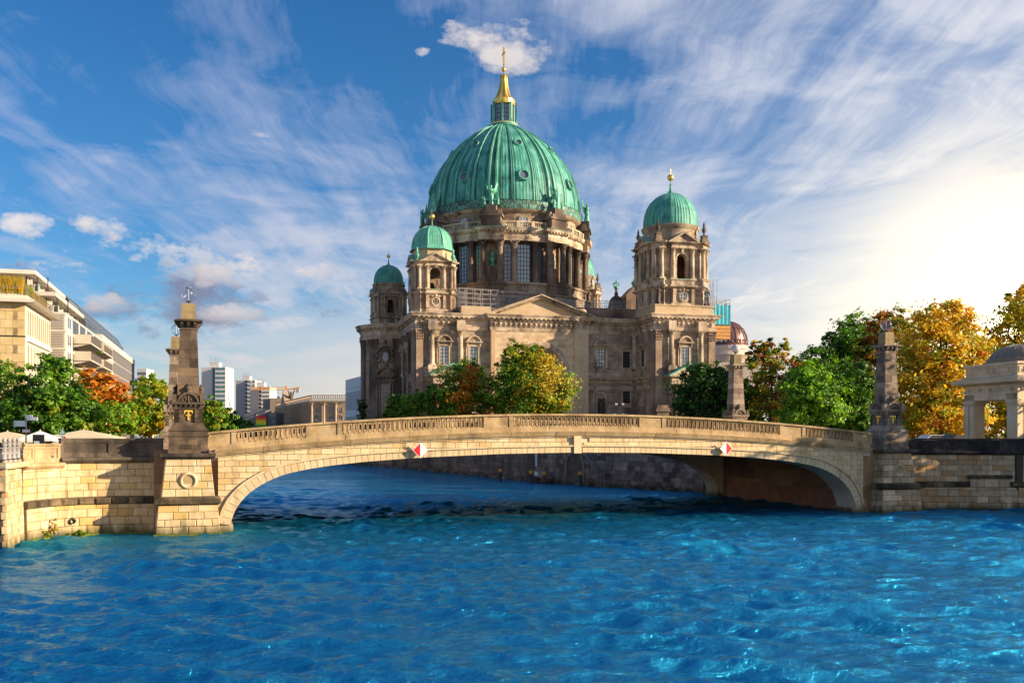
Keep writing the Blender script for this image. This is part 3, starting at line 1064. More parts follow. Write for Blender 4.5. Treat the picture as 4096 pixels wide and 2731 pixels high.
    while zc < 8.30:
        z1 = min(8.35, zc + (0.62 if k % 2 == 0 else 0.56))
        if 8.35 - z1 < .25:
            z1 = 8.35
        if k % 3 == 1:
            for (p, q) in ((-1, .12), (.12, 1)):
                mm = MB()
                a_, b_ = hw(zc + .006), hw(z1 - .006)
                e = .006
                mm.hexa([(p * a_ + e, -a_, zc + .006), (q * a_ - e, -a_, zc + .006), (q * a_ - e, a_, zc + .006), (p * a_ + e, a_, zc + .006),
                         (p * b_ + e, -b_, z1 - .006), (q * b_ - e, -b_, z1 - .006), (q * b_ - e, b_, z1 - .006), (p * b_ + e, b_, z1 - .006)])
                mm.build('stone_block', mat, sh)
        else:
            mm = MB(); mm.frustum(0, 0, zc + .006, z1 - .006, hw(zc), hw(zc), hw(z1), hw(z1))
            mm.build('stone_block', mat, sh)
        zc = z1; k += 1
    # capital with brackets
    m = MB()
    m.box(-.59, .59, -.59, .59, 8.35, 8.46)
    m.box(-.54, .54, -.54, .54, 8.46, 8.86)
    for f in range(4):
        Mx = Matrix.Rotation(f * math.pi / 2, 4, 'Z')
        k = len(m.v)
        for x in (-.43, 0, .43):
            m.prism_yz([(-.54, 8.50), (-.62, 8.54), (-.80, 8.74), (-.80, 8.84), (-.54, 8.84)], x - .09, x + .09)
        m.xform(Mx, k)
    m.frustum(0, 0, 8.84, 8.92, .80, .80, .92, .92); m.box(-.92, .92, -.92, .92, 8.92, 8.99); m.frustum(0, 0, 8.99, 9.07, .92, .92, .72, .72)
    m.build('capital', mat, r)
    m = MB(); m.frustum(0, 0, 9.07, 9.58, .49, .49, .465, .465)
    m.build('top_block', topm, r)
    m = MB(); m.frustum(0, 0, 9.59, 10.16, .465, .465, .43, .43)
    m.build('top_block', topm, r)
    # lamp
    m = MB(); m.tube((0, 0, 10.16), (0, 0, 10.36), .05, 8); m.lathe([(0.0, 10.30), (.16, 10.30), (.17, 10.35), (.0, 10.38)], 12)
    st = m.build('lamp_stem', M_IRON, r)
    m = MB(); m.tube((0, 0, 10.38), (0, 0, 11.2), .018, 6)
    m.build('light_tube', M_WHITE, st)
    m = MB(); m.sphere((0, 0, 10.82), .49, 28, 16)
    m.build('globe', globe, r, smooth=True)
    m = MB(); m.lathe([(0.21, 11.255), (.2, 11.29), (0.0, 11.33)], 16)
    m.build('globe_cap', M_STEEL, r)
    return r


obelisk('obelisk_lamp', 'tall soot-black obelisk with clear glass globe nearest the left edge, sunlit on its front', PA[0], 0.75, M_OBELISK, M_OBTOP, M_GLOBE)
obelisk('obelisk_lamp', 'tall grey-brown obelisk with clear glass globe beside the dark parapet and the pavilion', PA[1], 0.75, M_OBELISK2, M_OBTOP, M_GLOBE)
obelisk('obelisk_lamp', 'obelisk mostly hidden behind the soot-black obelisk, its globe peeking out at the side', -29.6, BW - 1.0, M_OBELISK2, M_OBTOP, M_GLOBE)
obelisk('obelisk_lamp', 'grey obelisk with milky white globe standing behind the balustrade before dark green trees', PA[1] - .3, BW - .2, M_OBELISK2, M_OBTOP, M_FROST)

# gilded navigation boards
for (a0, flip, lab) in ((-12.4, 1, 'red and white diamond board on the sunlit half of the arch, red half first'),
                        (12.8, -1, 'white and red diamond board by the shaded end of the arch, white half first')):
    r = thing('navigation_sign', lab, 'sign', bpt(a0, -0.45, 5.52), BTH, 'diamond boards on the arch')
    h = 0.575
    m = MB(); m.prism_xz([(0, -h), (h, 0), (0, h), (-h, 0)], 0.0, 0.03); m.build('board', M_WHITE, r)
    k = .52
    m = MB(); m.prism_xz([(-.008 * flip, -k), (-.008 * flip, k), (-flip * k, 0)] if flip > 0 else [(.008, -k), (k, 0), (.008, k)], -.006, 0.0); m.build('red_half', M_RED, r)
    m = MB()
    for zz_ in (-.2, .2):
        m.tube((0, .03, zz_), (0, .42, zz_), .025, 5)
    m.ring_tube((-.42, .1, .42), .09, .015, 10, 4)
    m.build('bracket', M_IRON, r)
# ------------------------------------------------------------------ quay walls of single stones
class Path:
    def __init__(self, pts, smooth=0):
        P = [np.array(p, float) for p in pts]
        for _ in range(smooth):
            Q = [P[0]]
            for a, b in zip(P[:-1], P[1:]):
                Q += [a * .75 + b * .25, a * .25 + b * .75]
            Q.append(P[-1]); P = Q
        self.P = np.array(P)
        self.s = np.concatenate([[0], np.cumsum(np.hypot(*np.diff(self.P, axis=0).T))])
        self.L = self.s[-1]

    def pt(self, s, off=0.0):
        x = np.interp(s, self.s, self.P[:, 0]); y = np.interp(s, self.s, self.P[:, 1])
        e = 0.15
        d = np.array([np.interp(s + e, self.s, self.P[:, 0]) - np.interp(s - e, self.s, self.P[:, 0]),
                      np.interp(s + e, self.s, self.P[:, 1]) - np.interp(s - e, self.s, self.P[:, 1])])
        d /= max(np.hypot(*d), 1e-6)
        n = np.array([d[1], -d[0]])
        return Vector((x + n[0] * off, y + n[1] * off, 0)), Vector((n[0], n[1], 0))


def wall_strip(path, prof, s0=0.0, s1=None, step=0.6):
    s1 = path.L if s1 is None else s1
    n = max(2, int((s1 - s0) / step))
    pts = [path.pt(s0 + (s1 - s0) * i / n)[0] for i in range(n + 1)]
    m = MB(); m.sweep([(p.x, p.y) for p in pts], prof)
    return m


def wall_rows(path, parent, name, mat, z0, z1, nr, w, off, ch, dep, s0=0.0, s1=None, jit=0.0, limit=None, skip=None):
    s1 = path.L if s1 is None else s1
    c = 0
    for r in range(nr):
        za, zb = z0 + (z1 - z0) * r / nr + .012, z0 + (z1 - z0) * (r + 1) / nr - .012
        n = max(1, int(round((s1 - s0) / w)))
        cuts = [s0]
        t = s0 + (0.5 * w if r % 2 else w)
        while t < s1 - .3 * w:
            cuts.append(t + rnd.uniform(-jit, jit) * w); t += w
        cuts.append(s1)
        for i in range(len(cuts) - 1):
            p0, n0 = path.pt(cuts[i] + .012, off); p1, n1 = path.pt(cuts[i + 1] - .012, off)
            if skip and skip(0.5 * (cuts[i] + cuts[i + 1]), 0.5 * (za + zb)):
                continue
            out = (n0 + n1).normalized()
            j = rnd.uniform(0, .02)
            chamfer_block([p0 + Vector((0, 0, za)), p1 + Vector((0, 0, za)), p1 + Vector((0, 0, zb)), p0 + Vector((0, 0, zb))], out, ch, dep + j).build(name, mat, parent)
            c += 1
    return c


# left wing wall
lw = Path([(-30.25, 58.8), (-30.2, 60.4), (-29.5, 62.2), (-28.0, 63.5), (-26.2, 64.1), (-23.4, 64.5)], 2)
wl = thing('quay_wall', 'sunlit ochre ashlar quay wall curving between the railing corner and the black obelisk', 'wall', (0, 0, 0))
core = wall_strip(lw, [(-.6, -1), (.22, -1), (.2, 2.0), (-.03, 2.0), (-.03, 5.3), (-.6, 5.3)]).build('wall_core', M_MORTAR, wl)
wall_rows(lw, core, 'ashlar_stone', M_WALL, .08, 1.72, 3, 1.0, .22, .03, .05)
wall_rows(lw, core, 'ashlar_stone', M_WALL, 1.72, 2.0, 1, 1.4, .19, .01, .02)
wall_rows(lw, core, 'ashlar_stone', M_WALL, 2.5, 4.75, 5, .95, -.03, .012, .03, jit=.12)
wall_rows(lw, core, 'ledge_stone', M_LEDGE, 2.0, 2.46, 1, 1.1, .25, .10, .12)
n1 = lw.L * .33
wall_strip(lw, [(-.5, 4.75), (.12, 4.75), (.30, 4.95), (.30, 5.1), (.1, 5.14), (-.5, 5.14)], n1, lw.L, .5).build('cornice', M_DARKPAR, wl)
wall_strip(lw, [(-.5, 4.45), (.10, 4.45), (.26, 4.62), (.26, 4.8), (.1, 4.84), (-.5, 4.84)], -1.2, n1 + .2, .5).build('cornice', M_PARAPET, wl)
wall_strip(lw, [(.0, -1), (.42, -1), (.40, .05), (.36, .09), (0, .09)], 0, lw.L, .5).build('footing', M_MOSS, wl)


def parapet_run(path, parent, mat, z0, h, s0, s1, n, name='parapet_panel'):
    wall_strip(path, [(-.32, z0 + h - .15), (.10, z0 + h - .15), (.12, z0 + h - .06), (.06, z0 + h), (-.28, z0 + h)], s0, s1, .5).build('coping', mat, parent)
    for i in range(n):
        a, b = s0 + (s1 - s0) * i / n, s0 + (s1 - s0) * (i + 1) / n
        pan = wall_strip(path, [(-.24, z0), (-.02, z0), (-.02, z0 + h - .155), (-.24, z0 + h - .155)], a + .02, b - .02, .5).build(name, mat, parent)
        f = .22
        wall_strip(path, [(-.05, z0), (.06, z0), (.06, z0 + h - .157), (-.05, z0 + h - .157)], a + .015, a + f, .3).build('panel_post', mat, pan)
        wall_strip(path, [(-.05, z0), (.06, z0), (.06, z0 + h - .157), (-.05, z0 + h - .157)], b - f, b - .015, .3).build('panel_post', mat, pan)
        wall_strip(path, [(-.05, z0), (.065, z0), (.04, z0 + .28), (-.05, z0 + .28)], a + .02, b - .02, .5).build('panel_rail', mat, pan)
        wall_strip(path, [(-.05, z0 + h - .32), (.04, z0 + h - .32), (.04, z0 + h - .158), (-.05, z0 + h - .158)], a + .02, b - .02, .5).build('panel_rail', mat, pan)


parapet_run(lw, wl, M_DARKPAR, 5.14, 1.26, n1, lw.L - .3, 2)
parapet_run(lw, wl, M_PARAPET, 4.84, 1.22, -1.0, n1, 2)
# outlet pipe
p, n_ = lw.pt(4.0, .25)
m = MB(); m.lathe([(.14, -.1), (.14, .22), (.20, .22), (.20, .05), (.20, -.1)], 14, caps=False); m.lathe([(0.0, .02), (.15, .02)], 14, caps=False)
m.xform(Matrix.Translation((p.x, p.y, .98)) @ Vector((n_.x, n_.y, 0)).to_track_quat('Z', 'Y').to_matrix().to_4x4())
m.build('drain_pipe', M_DARKPAR, wl)

# projecting corner of the near left quay, with cast railing
cw = thing('quay_corner', 'stone-tiled projecting quay corner with a dark culvert opening at the left edge', 'wall', (0, 0, 0))
cp = Path([(-40, 53.7), (-28.75, 54.2), (-30.1, 58.9)])
m = MB()
m.hexa([(-60, 53.8, 3.35), (-29.15, 54.45, 3.35), (-30.55, 59.0, 3.35), (-60, 59, 3.35), (-60, 53.8, 4.7), (-29.2, 54.5, 4.7), (-30.6, 59.0, 4.7), (-60, 59, 4.7)])
m.hexa([(-29.75, 54.3, -1), (-29.0, 54.3, -1), (-30.4, 59.0, -1), (-31.2, 59, -1), (-29.95, 54.34, 3.35), (-29.2, 54.34, 3.35), (-30.6, 59, 3.35), (-31.2, 59, 3.35)])
m.box(-60, -32.6, 53.9, 59, -1, 3.35)
ccore = m.build('wall_core', M_MORTAR, cw)
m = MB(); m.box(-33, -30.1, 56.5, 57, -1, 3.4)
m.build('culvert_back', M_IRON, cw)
# tiles on the river side and on the front
side = Path([(-28.84, 54.3), (-30.22, 58.95)])
for r in range(11):
    z0 = .12 + r * .415
    za, zb = z0 + .008, z0 + .405
    n = 9
    for i in range(n):
        t0, t1 = (i + (0.5 if r % 2 else 0)) / n, (i + 1 + (0.5 if r % 2 else 0)) / n
        t0, t1 = min(t0, 1), min(t1, 1)
        if t1 - t0 < .02:
            continue
        bt = lambda z: -.0 - .045 * z
        P0a, nn = side.pt(t0 * side.L + .01, bt(za)); P1a, _ = side.pt(t1 * side.L - .01, bt(za))
        P0b, _ = side.pt(t0 * side.L + .01, bt(zb)); P1b, _ = side.pt(t1 * side.L - .01, bt(zb))
        chamfer_block([P0a + Vector((0, 0, za)), P1a + Vector((0, 0, za)), P1b + Vector((0, 0, zb)), P0b + Vector((0, 0, zb))], nn, .01, .03).build('wall_tile', M_RWALL if rnd.random() < .55 else M_WALL, ccore)
fp = Path([(-36, 53.75), (-28.9, 54.28)])
for r in range(3):
    za, zb = 3.36 + r * .44, 3.36 + (r + 1) * .44 - .012
    for i in range(6):
        t0, t1 = i / 6, (i + 1) / 6
        P0, nn = fp.pt(t0 * fp.L + .01); P1, _ = fp.pt(t1 * fp.L - .01)
        chamfer_block([P0 + Vector((0, 0, za)), P1 + Vector((0, 0, za)), P1 + Vector((0, 0, zb)), P0 + Vector((0, 0, zb))], nn, .01, .02).build('wall_tile', M_WALL, ccore)
tp = Path([(-45, 53.45), (-28.75, 54.25), (-30.2, 59.1)])
wall_strip(tp, [(-.6, 4.68), (.12, 4.68), (.16, 4.80), (.16, 5.0), (-.6, 5.0)], step=.4).build('coping', M_WALL, cw)
# cast iron railing
rl = thing('iron_railing', 'grey cast-iron railing with finial-topped posts on the quay corner at the left edge', 'railing', (0, 0, 0))
rp = Path([(-40, 54.0), (-29.3, 54.62), (-30.75, 59.4)])
M_CAST = plain('cast_iron_grey', (0.30, 0.28, 0.27), 0.6, 0.2, var=0.15, scale=5)
pm = MB()
pm.lathe([(.0, 0), (.21, 0), (.21, .12), (.16, .16), (.13, .3), (.13, .95), (.17, 1.0), (.17, 1.08), (.10, 1.13), (.06, 1.18), (.11, 1.26), (.09, 1.36), (0, 1.46)], 12)
PM = pm.mesh('railing_post', M_CAST, smooth=40)
ss = [rp.L - .7, rp.L - 2.0, rp.L - 3.3, rp.L - 4.55, rp.L - 6.0, rp.L - 7.6, rp.L - 9.2]
for s_ in ss:
    p, _ = rp.pt(s_); link('railing_post', PM, rl, (p.x, p.y, 5.0))
for zz_ in (.25, .85):
    m = MB()
    pts = [rp.pt(s_)[0] for s_ in np.linspace(rp.L - .2, rp.L - 10, 24)]
    for a, b in zip(pts[:-1], pts[1:]):
        m.tube((a.x, a.y, 5 + zz_), (b.x, b.y, 5 + zz_), .04, 5)
    m.build('rail', M_CAST, rl)
for s_ in np.arange(rp.L - 9.8, rp.L - .3, .21):
    p, _ = rp.pt(s_)
    m = MB(); m.tube((p.x, p.y, 5.25), (p.x, p.y, 5.85), .022, 4); m.ring_tube((p.x, p.y, 5.55), .075, .018, 8, 4, 'x')
    m.build('baluster', M_CAST, rl)

# right wing wall
rw = Path([(33.0, 83.35), (35.5, 84.35), (38.5, 84.6), (42.0, 84.2), (45.3, 83.5)], 2)
wr = thing('quay_wall', 'shaded patchwork ashlar quay wall with black parapet below the pavilion', 'wall', (0, 0, 0))
core = wall_strip(rw, [(-.6, -1), (.22, -1), (.2, 2.0), (-.03, 2.0), (-.03, 5.2), (-.6, 5.2)]).build('wall_core', M_MORTAR, wr)
wall_rows(rw, core, 'ashlar_stone', M_RWALL, .08, 1.75, 3, .98, .22, .03, .05)
wall_rows(rw, core, 'ashlar_stone', M_RWALL, 1.75, 2.0, 1, 1.2, .19, .01, .02)
wall_rows(rw, core, 'ashlar_stone', M_RWALL, 2.5, 4.9, 5, .98, -.03, .012, .03, jit=.15)
st = rw.L * .62; en = rw.L * .90
wall_rows(rw, core, 'ledge_stone', M_LEDGE, 2.0, 2.46, 1, 1.1, .25, .10, .12, 0, st)
wall_rows(rw, core, 'ledge_stone', M_LEDGE, 2.75, 3.1, 1, 1.2, .25, .08, .10, st - .2, en)
wall_rows(rw, core, 'ashlar_stone', M_RWALL, 2.0, 2.75, 1, 1.2, .17, .03, .04, st, en - .2)
wall_rows(rw, core, 'ledge_stone', M_LEDGE, 2.1, 2.46, 1, 1.1, .25, .08, .10, en, rw.L)
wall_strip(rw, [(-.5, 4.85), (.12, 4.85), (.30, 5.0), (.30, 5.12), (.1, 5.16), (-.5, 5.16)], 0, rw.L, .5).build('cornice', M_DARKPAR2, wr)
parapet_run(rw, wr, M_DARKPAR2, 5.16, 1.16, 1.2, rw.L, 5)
wall_strip(rw, [(.0, -1), (.44, -1), (.42, .05), (.36, .08), (0, .08)], 0, rw.L, .5).build('footing', M_DARKPAR2, wr)

# far quay below the church
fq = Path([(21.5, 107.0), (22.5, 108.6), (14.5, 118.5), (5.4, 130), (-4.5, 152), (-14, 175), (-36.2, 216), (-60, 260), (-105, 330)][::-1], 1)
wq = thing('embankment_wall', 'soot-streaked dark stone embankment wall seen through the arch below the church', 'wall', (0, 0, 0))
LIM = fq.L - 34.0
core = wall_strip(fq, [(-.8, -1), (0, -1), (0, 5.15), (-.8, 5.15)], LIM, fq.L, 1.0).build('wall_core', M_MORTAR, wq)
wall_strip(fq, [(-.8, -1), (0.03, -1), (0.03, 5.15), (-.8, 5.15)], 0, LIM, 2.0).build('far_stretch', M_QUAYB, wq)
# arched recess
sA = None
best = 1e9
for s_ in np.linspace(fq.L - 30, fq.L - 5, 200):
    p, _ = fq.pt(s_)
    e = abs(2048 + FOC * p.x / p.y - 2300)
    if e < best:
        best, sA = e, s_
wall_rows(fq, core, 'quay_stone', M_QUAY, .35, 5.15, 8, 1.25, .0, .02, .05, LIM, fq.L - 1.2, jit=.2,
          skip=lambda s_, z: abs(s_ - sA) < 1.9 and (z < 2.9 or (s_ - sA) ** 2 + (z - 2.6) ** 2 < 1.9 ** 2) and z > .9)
p, n_ = fq.pt(sA)
rz = math.atan2(n_.y, n_.x) + math.pi / 2
m = MB(); m.archring(0, 2.55, 1.6, 1.95, -.12, .1, n=14); m.box(-1.95, -1.6, -.12, .1, .9, 2.55); m.box(1.6, 1.95, -.12, .1, .9, 2.55)
m.build('niche_arch', M_QUAY, wq, (p.x, p.y, 0), rz)
wall_strip(fq, [(-.2, -1), (.35, -1), (.33, .2), (.28, .33), (-.2, .33)], 0, fq.L, 1.5).build('footing', M_LEDGE, wq)
wall_strip(fq, [(-.7, 5.0), (.12, 5.0), (.12, 5.3), (-.7, 5.3)], 0, fq.L, 2).build('coping', M_DARKPAR, wq)

# steel stair on the embankment
p, n_ = fq.pt(sA + 5.2, .1)
rz = math.atan2(n_.y, n_.x) + math.pi / 2
r = thing('steel_stair', 'grey steel stair with handrails climbing the dark embankment wall', 'stairs', (p.x, p.y, 0), rz)
m = MB()
for i in range(12):
    m.box(-.1 - i * .24, .18 - i * .24, -.95, -.1, 1.75 + i * .27, 1.80 + i * .27)
m.build('treads', M_STEEL, r)
m = MB()
for y in (-1.0, -.1):
    m.tube((.3, y, 1.7), (-2.9, y, 5.1), .06, 4); m.tube((.3, y, 2.7), (-2.9, y, 6.0), .03, 4)
    for i in range(5):
        m.tube((.3 - i * .7, y, 1.7 + i * .74), (.3 - i * .7, y, 2.7 + i * .72), .025, 4)
m.build('handrail', M_STEEL, r)
m = MB(); m.box(.2, 1.6, -1.1, -.1, 1.62, 1.72)
for x in (.3, .95, 1.55):
    m.tube((x, -1.05, 1.72), (x, -1.05, 2.75), .03, 4); m.tube((x, -1.0, -.6), (x, -1.0, 1.65), .05, 4)
m.tube((.3, -1.05, 2.72), (1.55, -1.05, 2.72), .03, 4)
m.build('landing', M_STEEL, r)

# mooring posts
M_YEL = plain('yellow_paint', (0.75, 0.40, 0.02), 0.6, var=0.15, scale=4)
M_POST = plain('mooring_steel', (0.05, 0.045, 0.045), 0.6, var=0.3, scale=3)
M_POSTR = plain('mooring_rust', (0.16, 0.045, 0.035), 0.7, var=0.3, scale=3)
for (x, Y, top, mt, lab) in ((2001, 136, 1.75, M_POST, 'yellow-capped mooring post standing alone, farthest along the embankment'),
                             (2124, 129, 1.75, M_POST, 'black yellow-capped mooring post at the landing, next to the white board'),
                             (2177, 127, 1.68, M_POSTR, 'rusty red yellow-capped mooring post at the landing'),
                             (2321, 121.8, 1.9, M_POST, 'black and grey yellow-capped mooring post in front of the arched recess')):
    q = at(x, HZ, Y)
    r = thing('mooring_post', lab, 'post', (q.x, q.y, 0), 0, 'mooring posts by the embankment')
    m = MB(); m.lathe([(.25, -1), (.25, top - .35)], 14); m.build('pile', mt, r, smooth=40)
    m = MB(); m.lathe([(.262, top - .36), (.262, top), (.22, top + .03), (0, top + .04)], 14, caps=False); m.build('cap', M_YEL, r, smooth=40)
# landing with white board
q = at(2152, HZ, 131)
r = thing('landing_stage', 'small dark landing stage with white notice board below the bridge', 'landing stage', (q.x, q.y, 0), RAD(-52))
m = MB(); m.box(-2.2, 2.6, -.2, .9, .55, .75); m.box(-2.2, 2.6, -.25, -.1, .2, .55)
m.build('platform', M_LEDGE, r)
m = MB()
for x in (-.6, .35):
    m.tube((x, .3, .7), (x, .3, 4.6), .05, 5)
m.tube((-.6, .3, 1.4), (.35, .3, 1.4), .04, 4); m.tube((-.6, .3, 3.4), (.35, .3, 1.6), .03, 4)
m.build('frame', M_STEEL, r)
m = MB(); m.box(-.85, -.5, .2, .25, 2.3, 4.1); m.build('notice_board', M_WHITE, r)
m = MB(); m.box(-.9, -.2, .1, .16, 1.0, 1.6); m.build('meter_box', M_WHITE, r)
m = MB(); m.box(-.1, 1.2, .1, .22, .8, 1.7); m.build('cabinet', M_STEEL, r)
# ------------------------------------------------------------------ church materials
M_CATH = stone('church_ashlar', [(0.36, 0.27, 0.18), (0.52, 0.40, 0.28), (0.62, 0.50, 0.365)], 0.34, (0.46, 0.68), (0.10, 0.07, 0.053), 0.74,
               objvar=0.04, brick=(1.7, 0.62, 0.012), bump=0.2, fine=2.2, streak=3.5)
M_CATHN = stone('church_new_ashlar', [(0.48, 0.345, 0.20), (0.58, 0.43, 0.265), (0.64, 0.50, 0.33)], 0.3, (0.6, 0.9), (0.16, 0.11, 0.08), 0.5,
                objvar=0.17, hue=((0.40, 0.22, 0.13), 0.18, 0.6), bump=0.15, fine=2.5)
M_CATHT = stone('church_trim', [(0.36, 0.265, 0.18), (0.56, 0.43, 0.305), (0.68, 0.55, 0.40)], 0.42, (0.46, 0.66), (0.07, 0.051, 0.04), 0.78, objvar=0.06, bump=0.25, fine=2.5, streak=2)
M_CATHP = stone('church_pink_pilaster', [(0.21, 0.14, 0.098), (0.31, 0.215, 0.152), (0.41, 0.30, 0.22)], 0.3, (0.52, 0.8), (0.06, 0.043, 0.035), 0.6, objvar=0.2, bump=0.2, fine=2.5)
M_CATHD = stone('church_soot', [(0.11, 0.078, 0.058), (0.22, 0.155, 0.115), (0.37, 0.27, 0.20)], 0.22, (0.42, 0.64), (0.018, 0.015, 0.013), 0.85, objvar=0.15, bump=0.3, fine=2.5, streak=4)
M_DRUM = stone('drum_stone', [(0.27, 0.19, 0.13), (0.42, 0.31, 0.22), (0.54, 0.42, 0.305)], 0.30, (0.44, 0.68), (0.05, 0.038, 0.03), 0.8,
               objvar=0.03, brick=(1.9, 0.66, 0.012), cyl=19.0, bump=0.2, fine=2.2, streak=4)
M_BRONZE = plain('dark_bronze', (0.045, 0.04, 0.034), 0.55, 0.2, var=0.4, scale=1.5)
M_STATUE = stone('statue_stone', [(0.06, 0.048, 0.04), (0.12, 0.095, 0.078), (0.20, 0.16, 0.13)], 0.9, (0.45, 0.7), (0.02, 0.017, 0.015), 0.7, objvar=0.2, fine=4)


def copper(name, base, dark, light, seams=True):
    m, T = newmat(name)
    tc = T.n('ShaderNodeTexCoord').outputs['Object']
    s = T.n('ShaderNodeSeparateXYZ', {0: tc})
    ang = T.math('ARCTAN2', s.outputs[1], s.outputs[0])
    v = T.n('ShaderNodeCombineXYZ', {0: T.math('MULTIPLY', ang, 9.0), 1: T.math('MULTIPLY', s.outputs[2], 0.12), 2: 0.0}).outputs[0]
    n1 = T.noise(v, 2.2, 6, 0.6)
    pos = T.n('ShaderNodeNewGeometry').outputs['Position']
    n2 = T.noise(pos, 0.35, 5, 0.6)
    f = T.math('ADD', T.math('MULTIPLY', n1, 0.65), T.math('MULTIPLY', n2, 0.4))
    c = T.ramp(f, [(0.36, dark), (0.50, base), (0.68, light)])
    # sheet joints
    vb = T.n('ShaderNodeCombineXYZ', {0: T.math('MULTIPLY', ang, 11.46), 1: s.outputs[2], 2: 0.0}).outputs[0]
    if seams:
        bt = T.n('ShaderNodeTexBrick', {'Vector': vb, 'Color1': (1, 1, 1, 1), 'Color2': (0.82, 0.88, 0.86, 1), 'Mortar': (0.5, 0.55, 0.52, 1), 'Scale': 1.0,
                                        'Mortar Size': 0.03, 'Mortar Smooth': 0.4, 'Brick Width': 0.6, 'Row Height': 2.1, 'Bias': 0.0})
        c = T.mix(1.0, c, bt.outputs[0], 'MULTIPLY')
    principled(T, c, 0.55, 0.0, None, 0.35)
    return m


M_COP = copper('copper_patina', (0.060, 0.290, 0.235), (0.013, 0.085, 0.072), (0.18, 0.50, 0.40))
M_COPD = copper('copper_dark', (0.022, 0.11, 0.085), (0.01, 0.05, 0.04), (0.05, 0.2, 0.15), False)  # darker copper for strips that paint groove shade along the dome ribs
M_COPL = copper('copper_patina_pale', (0.12, 0.42, 0.31), (0.06, 0.26, 0.19), (0.25, 0.56, 0.43))
M_COPS = copper('copper_statue', (0.10, 0.38, 0.27), (0.02, 0.075, 0.06), (0.24, 0.55, 0.42), False)
# streaked band at the foot of the dome
m, T = newmat('copper_band')
tc = T.n('ShaderNodeTexCoord').outputs['Object']
s = T.n('ShaderNodeSeparateXYZ', {0: tc})
ang = T.math('ARCTAN2', s.outputs[1], s.outputs[0])
v = T.n('ShaderNodeCombineXYZ', {0: T.math('MULTIPLY', ang, 30.0), 1: T.math('MULTIPLY', s.outputs[2], 0.35), 2: 0.0}).outputs[0]
n1 = T.noise(v, 2.5, 5, 0.65)
c = T.ramp(n1, [(0.40, (0.02, 0.03, 0.026)), (0.50, (0.05, 0.10, 0.08)), (0.56, (0.10, 0.33, 0.24)), (0.7, (0.25, 0.5, 0.4))])
principled(T, c, 0.6)
M_COPB = m
m, T = newmat('window_glass')
rn = T.n('ShaderNodeObjectInfo').outputs['Random']
c = T.mix(rn, (0.20, 0.225, 0.245), (0.40, 0.42, 0.43))
principled(T, c, 0.14, 0.35)
M_GLASS = m
M_GLASSD = plain('dark_glass', (0.05, 0.052, 0.055), 0.12, 0.3)
M_GLASSG = plain('grey_leaded_glass', (0.20, 0.21, 0.24), 0.2, 0.4, var=0.15, scale=0.4)
M_BAR = plain('glazing_bar', (0.05, 0.045, 0.04), 0.6)
M_DARK = plain('dark_interior', (0.015, 0.012, 0.010), 0.9)

CTH = RAD(15.0)
CO = Vector((-20.67, 204.0, 0))
church = thing('domed_church', 'great sandstone church with green copper dome, gilded lantern and four corner towers', 'church', CO, CTH)


def cpt(u, v, z=0.0):
    return CO + Vector((math.cos(CTH) * u - math.sin(CTH) * v, math.sin(CTH) * u + math.cos(CTH) * v, z))


def col_mesh(name, h, r, mat, n=14, capm=None):
    m = MB()
    hc = r * 2.3
    m.box(-r * 1.4, r * 1.4, -r * 1.4, r * 1.4, 0, r * .45)
    m.lathe([(r * 1.35, r * .45), (r * 1.38, r * .65), (r * 1.1, r * .8), (r * 1.2, r * 1.0), (r, r * 1.15), (r * .99, h * .4), (r * .86, h - hc), (r * .95, h - hc + .05),
             (r * .86, h - hc + .1), (r * .95, h - hc * .45), (r * 1.3, h - hc * .14), (0, h - hc * .14)], n, caps=False)
    # leaves
    for row, (zz, rr, hh) in enumerate(((h - hc, r * .95, hc * .40), (h - hc * .66, r * 1.02, hc * .42))):
        for i in range(8):
            t = math.tau * (i + .5 * row) / 8
            k = len(m.v)
            w = r * .30
            m.add([(rr, -w, zz), (rr, w, zz), (rr + r * .12, w * .9, zz + hh * .7), (rr + r * .12, -w * .9, zz + hh * .7), (rr + r * .48, -w * .5, zz + hh), (rr + r * .48, w * .5, zz + hh), (rr + r * .38, w * .4, zz + hh * .78), (rr + r * .38, -w * .4, zz + hh * .78)],
                  [(0, 1, 2, 3), (3, 2, 5, 4), (4, 5, 6, 7), (7, 6, 2, 3)])
            m.xform(Matrix.Rotation(t, 4, 'Z'), k)
    a = r * 1.45
    m.box(-a, a, -a, a, h - hc * .14, h)
    for sx_ in (-1, 1):
        for sy_ in (-1, 1):
            m.sphere((sx_ * a * .9, sy_ * a * .9, h - hc * .22), r * .26, 6, 4)
    return m.mesh(name, mat, smooth=35)


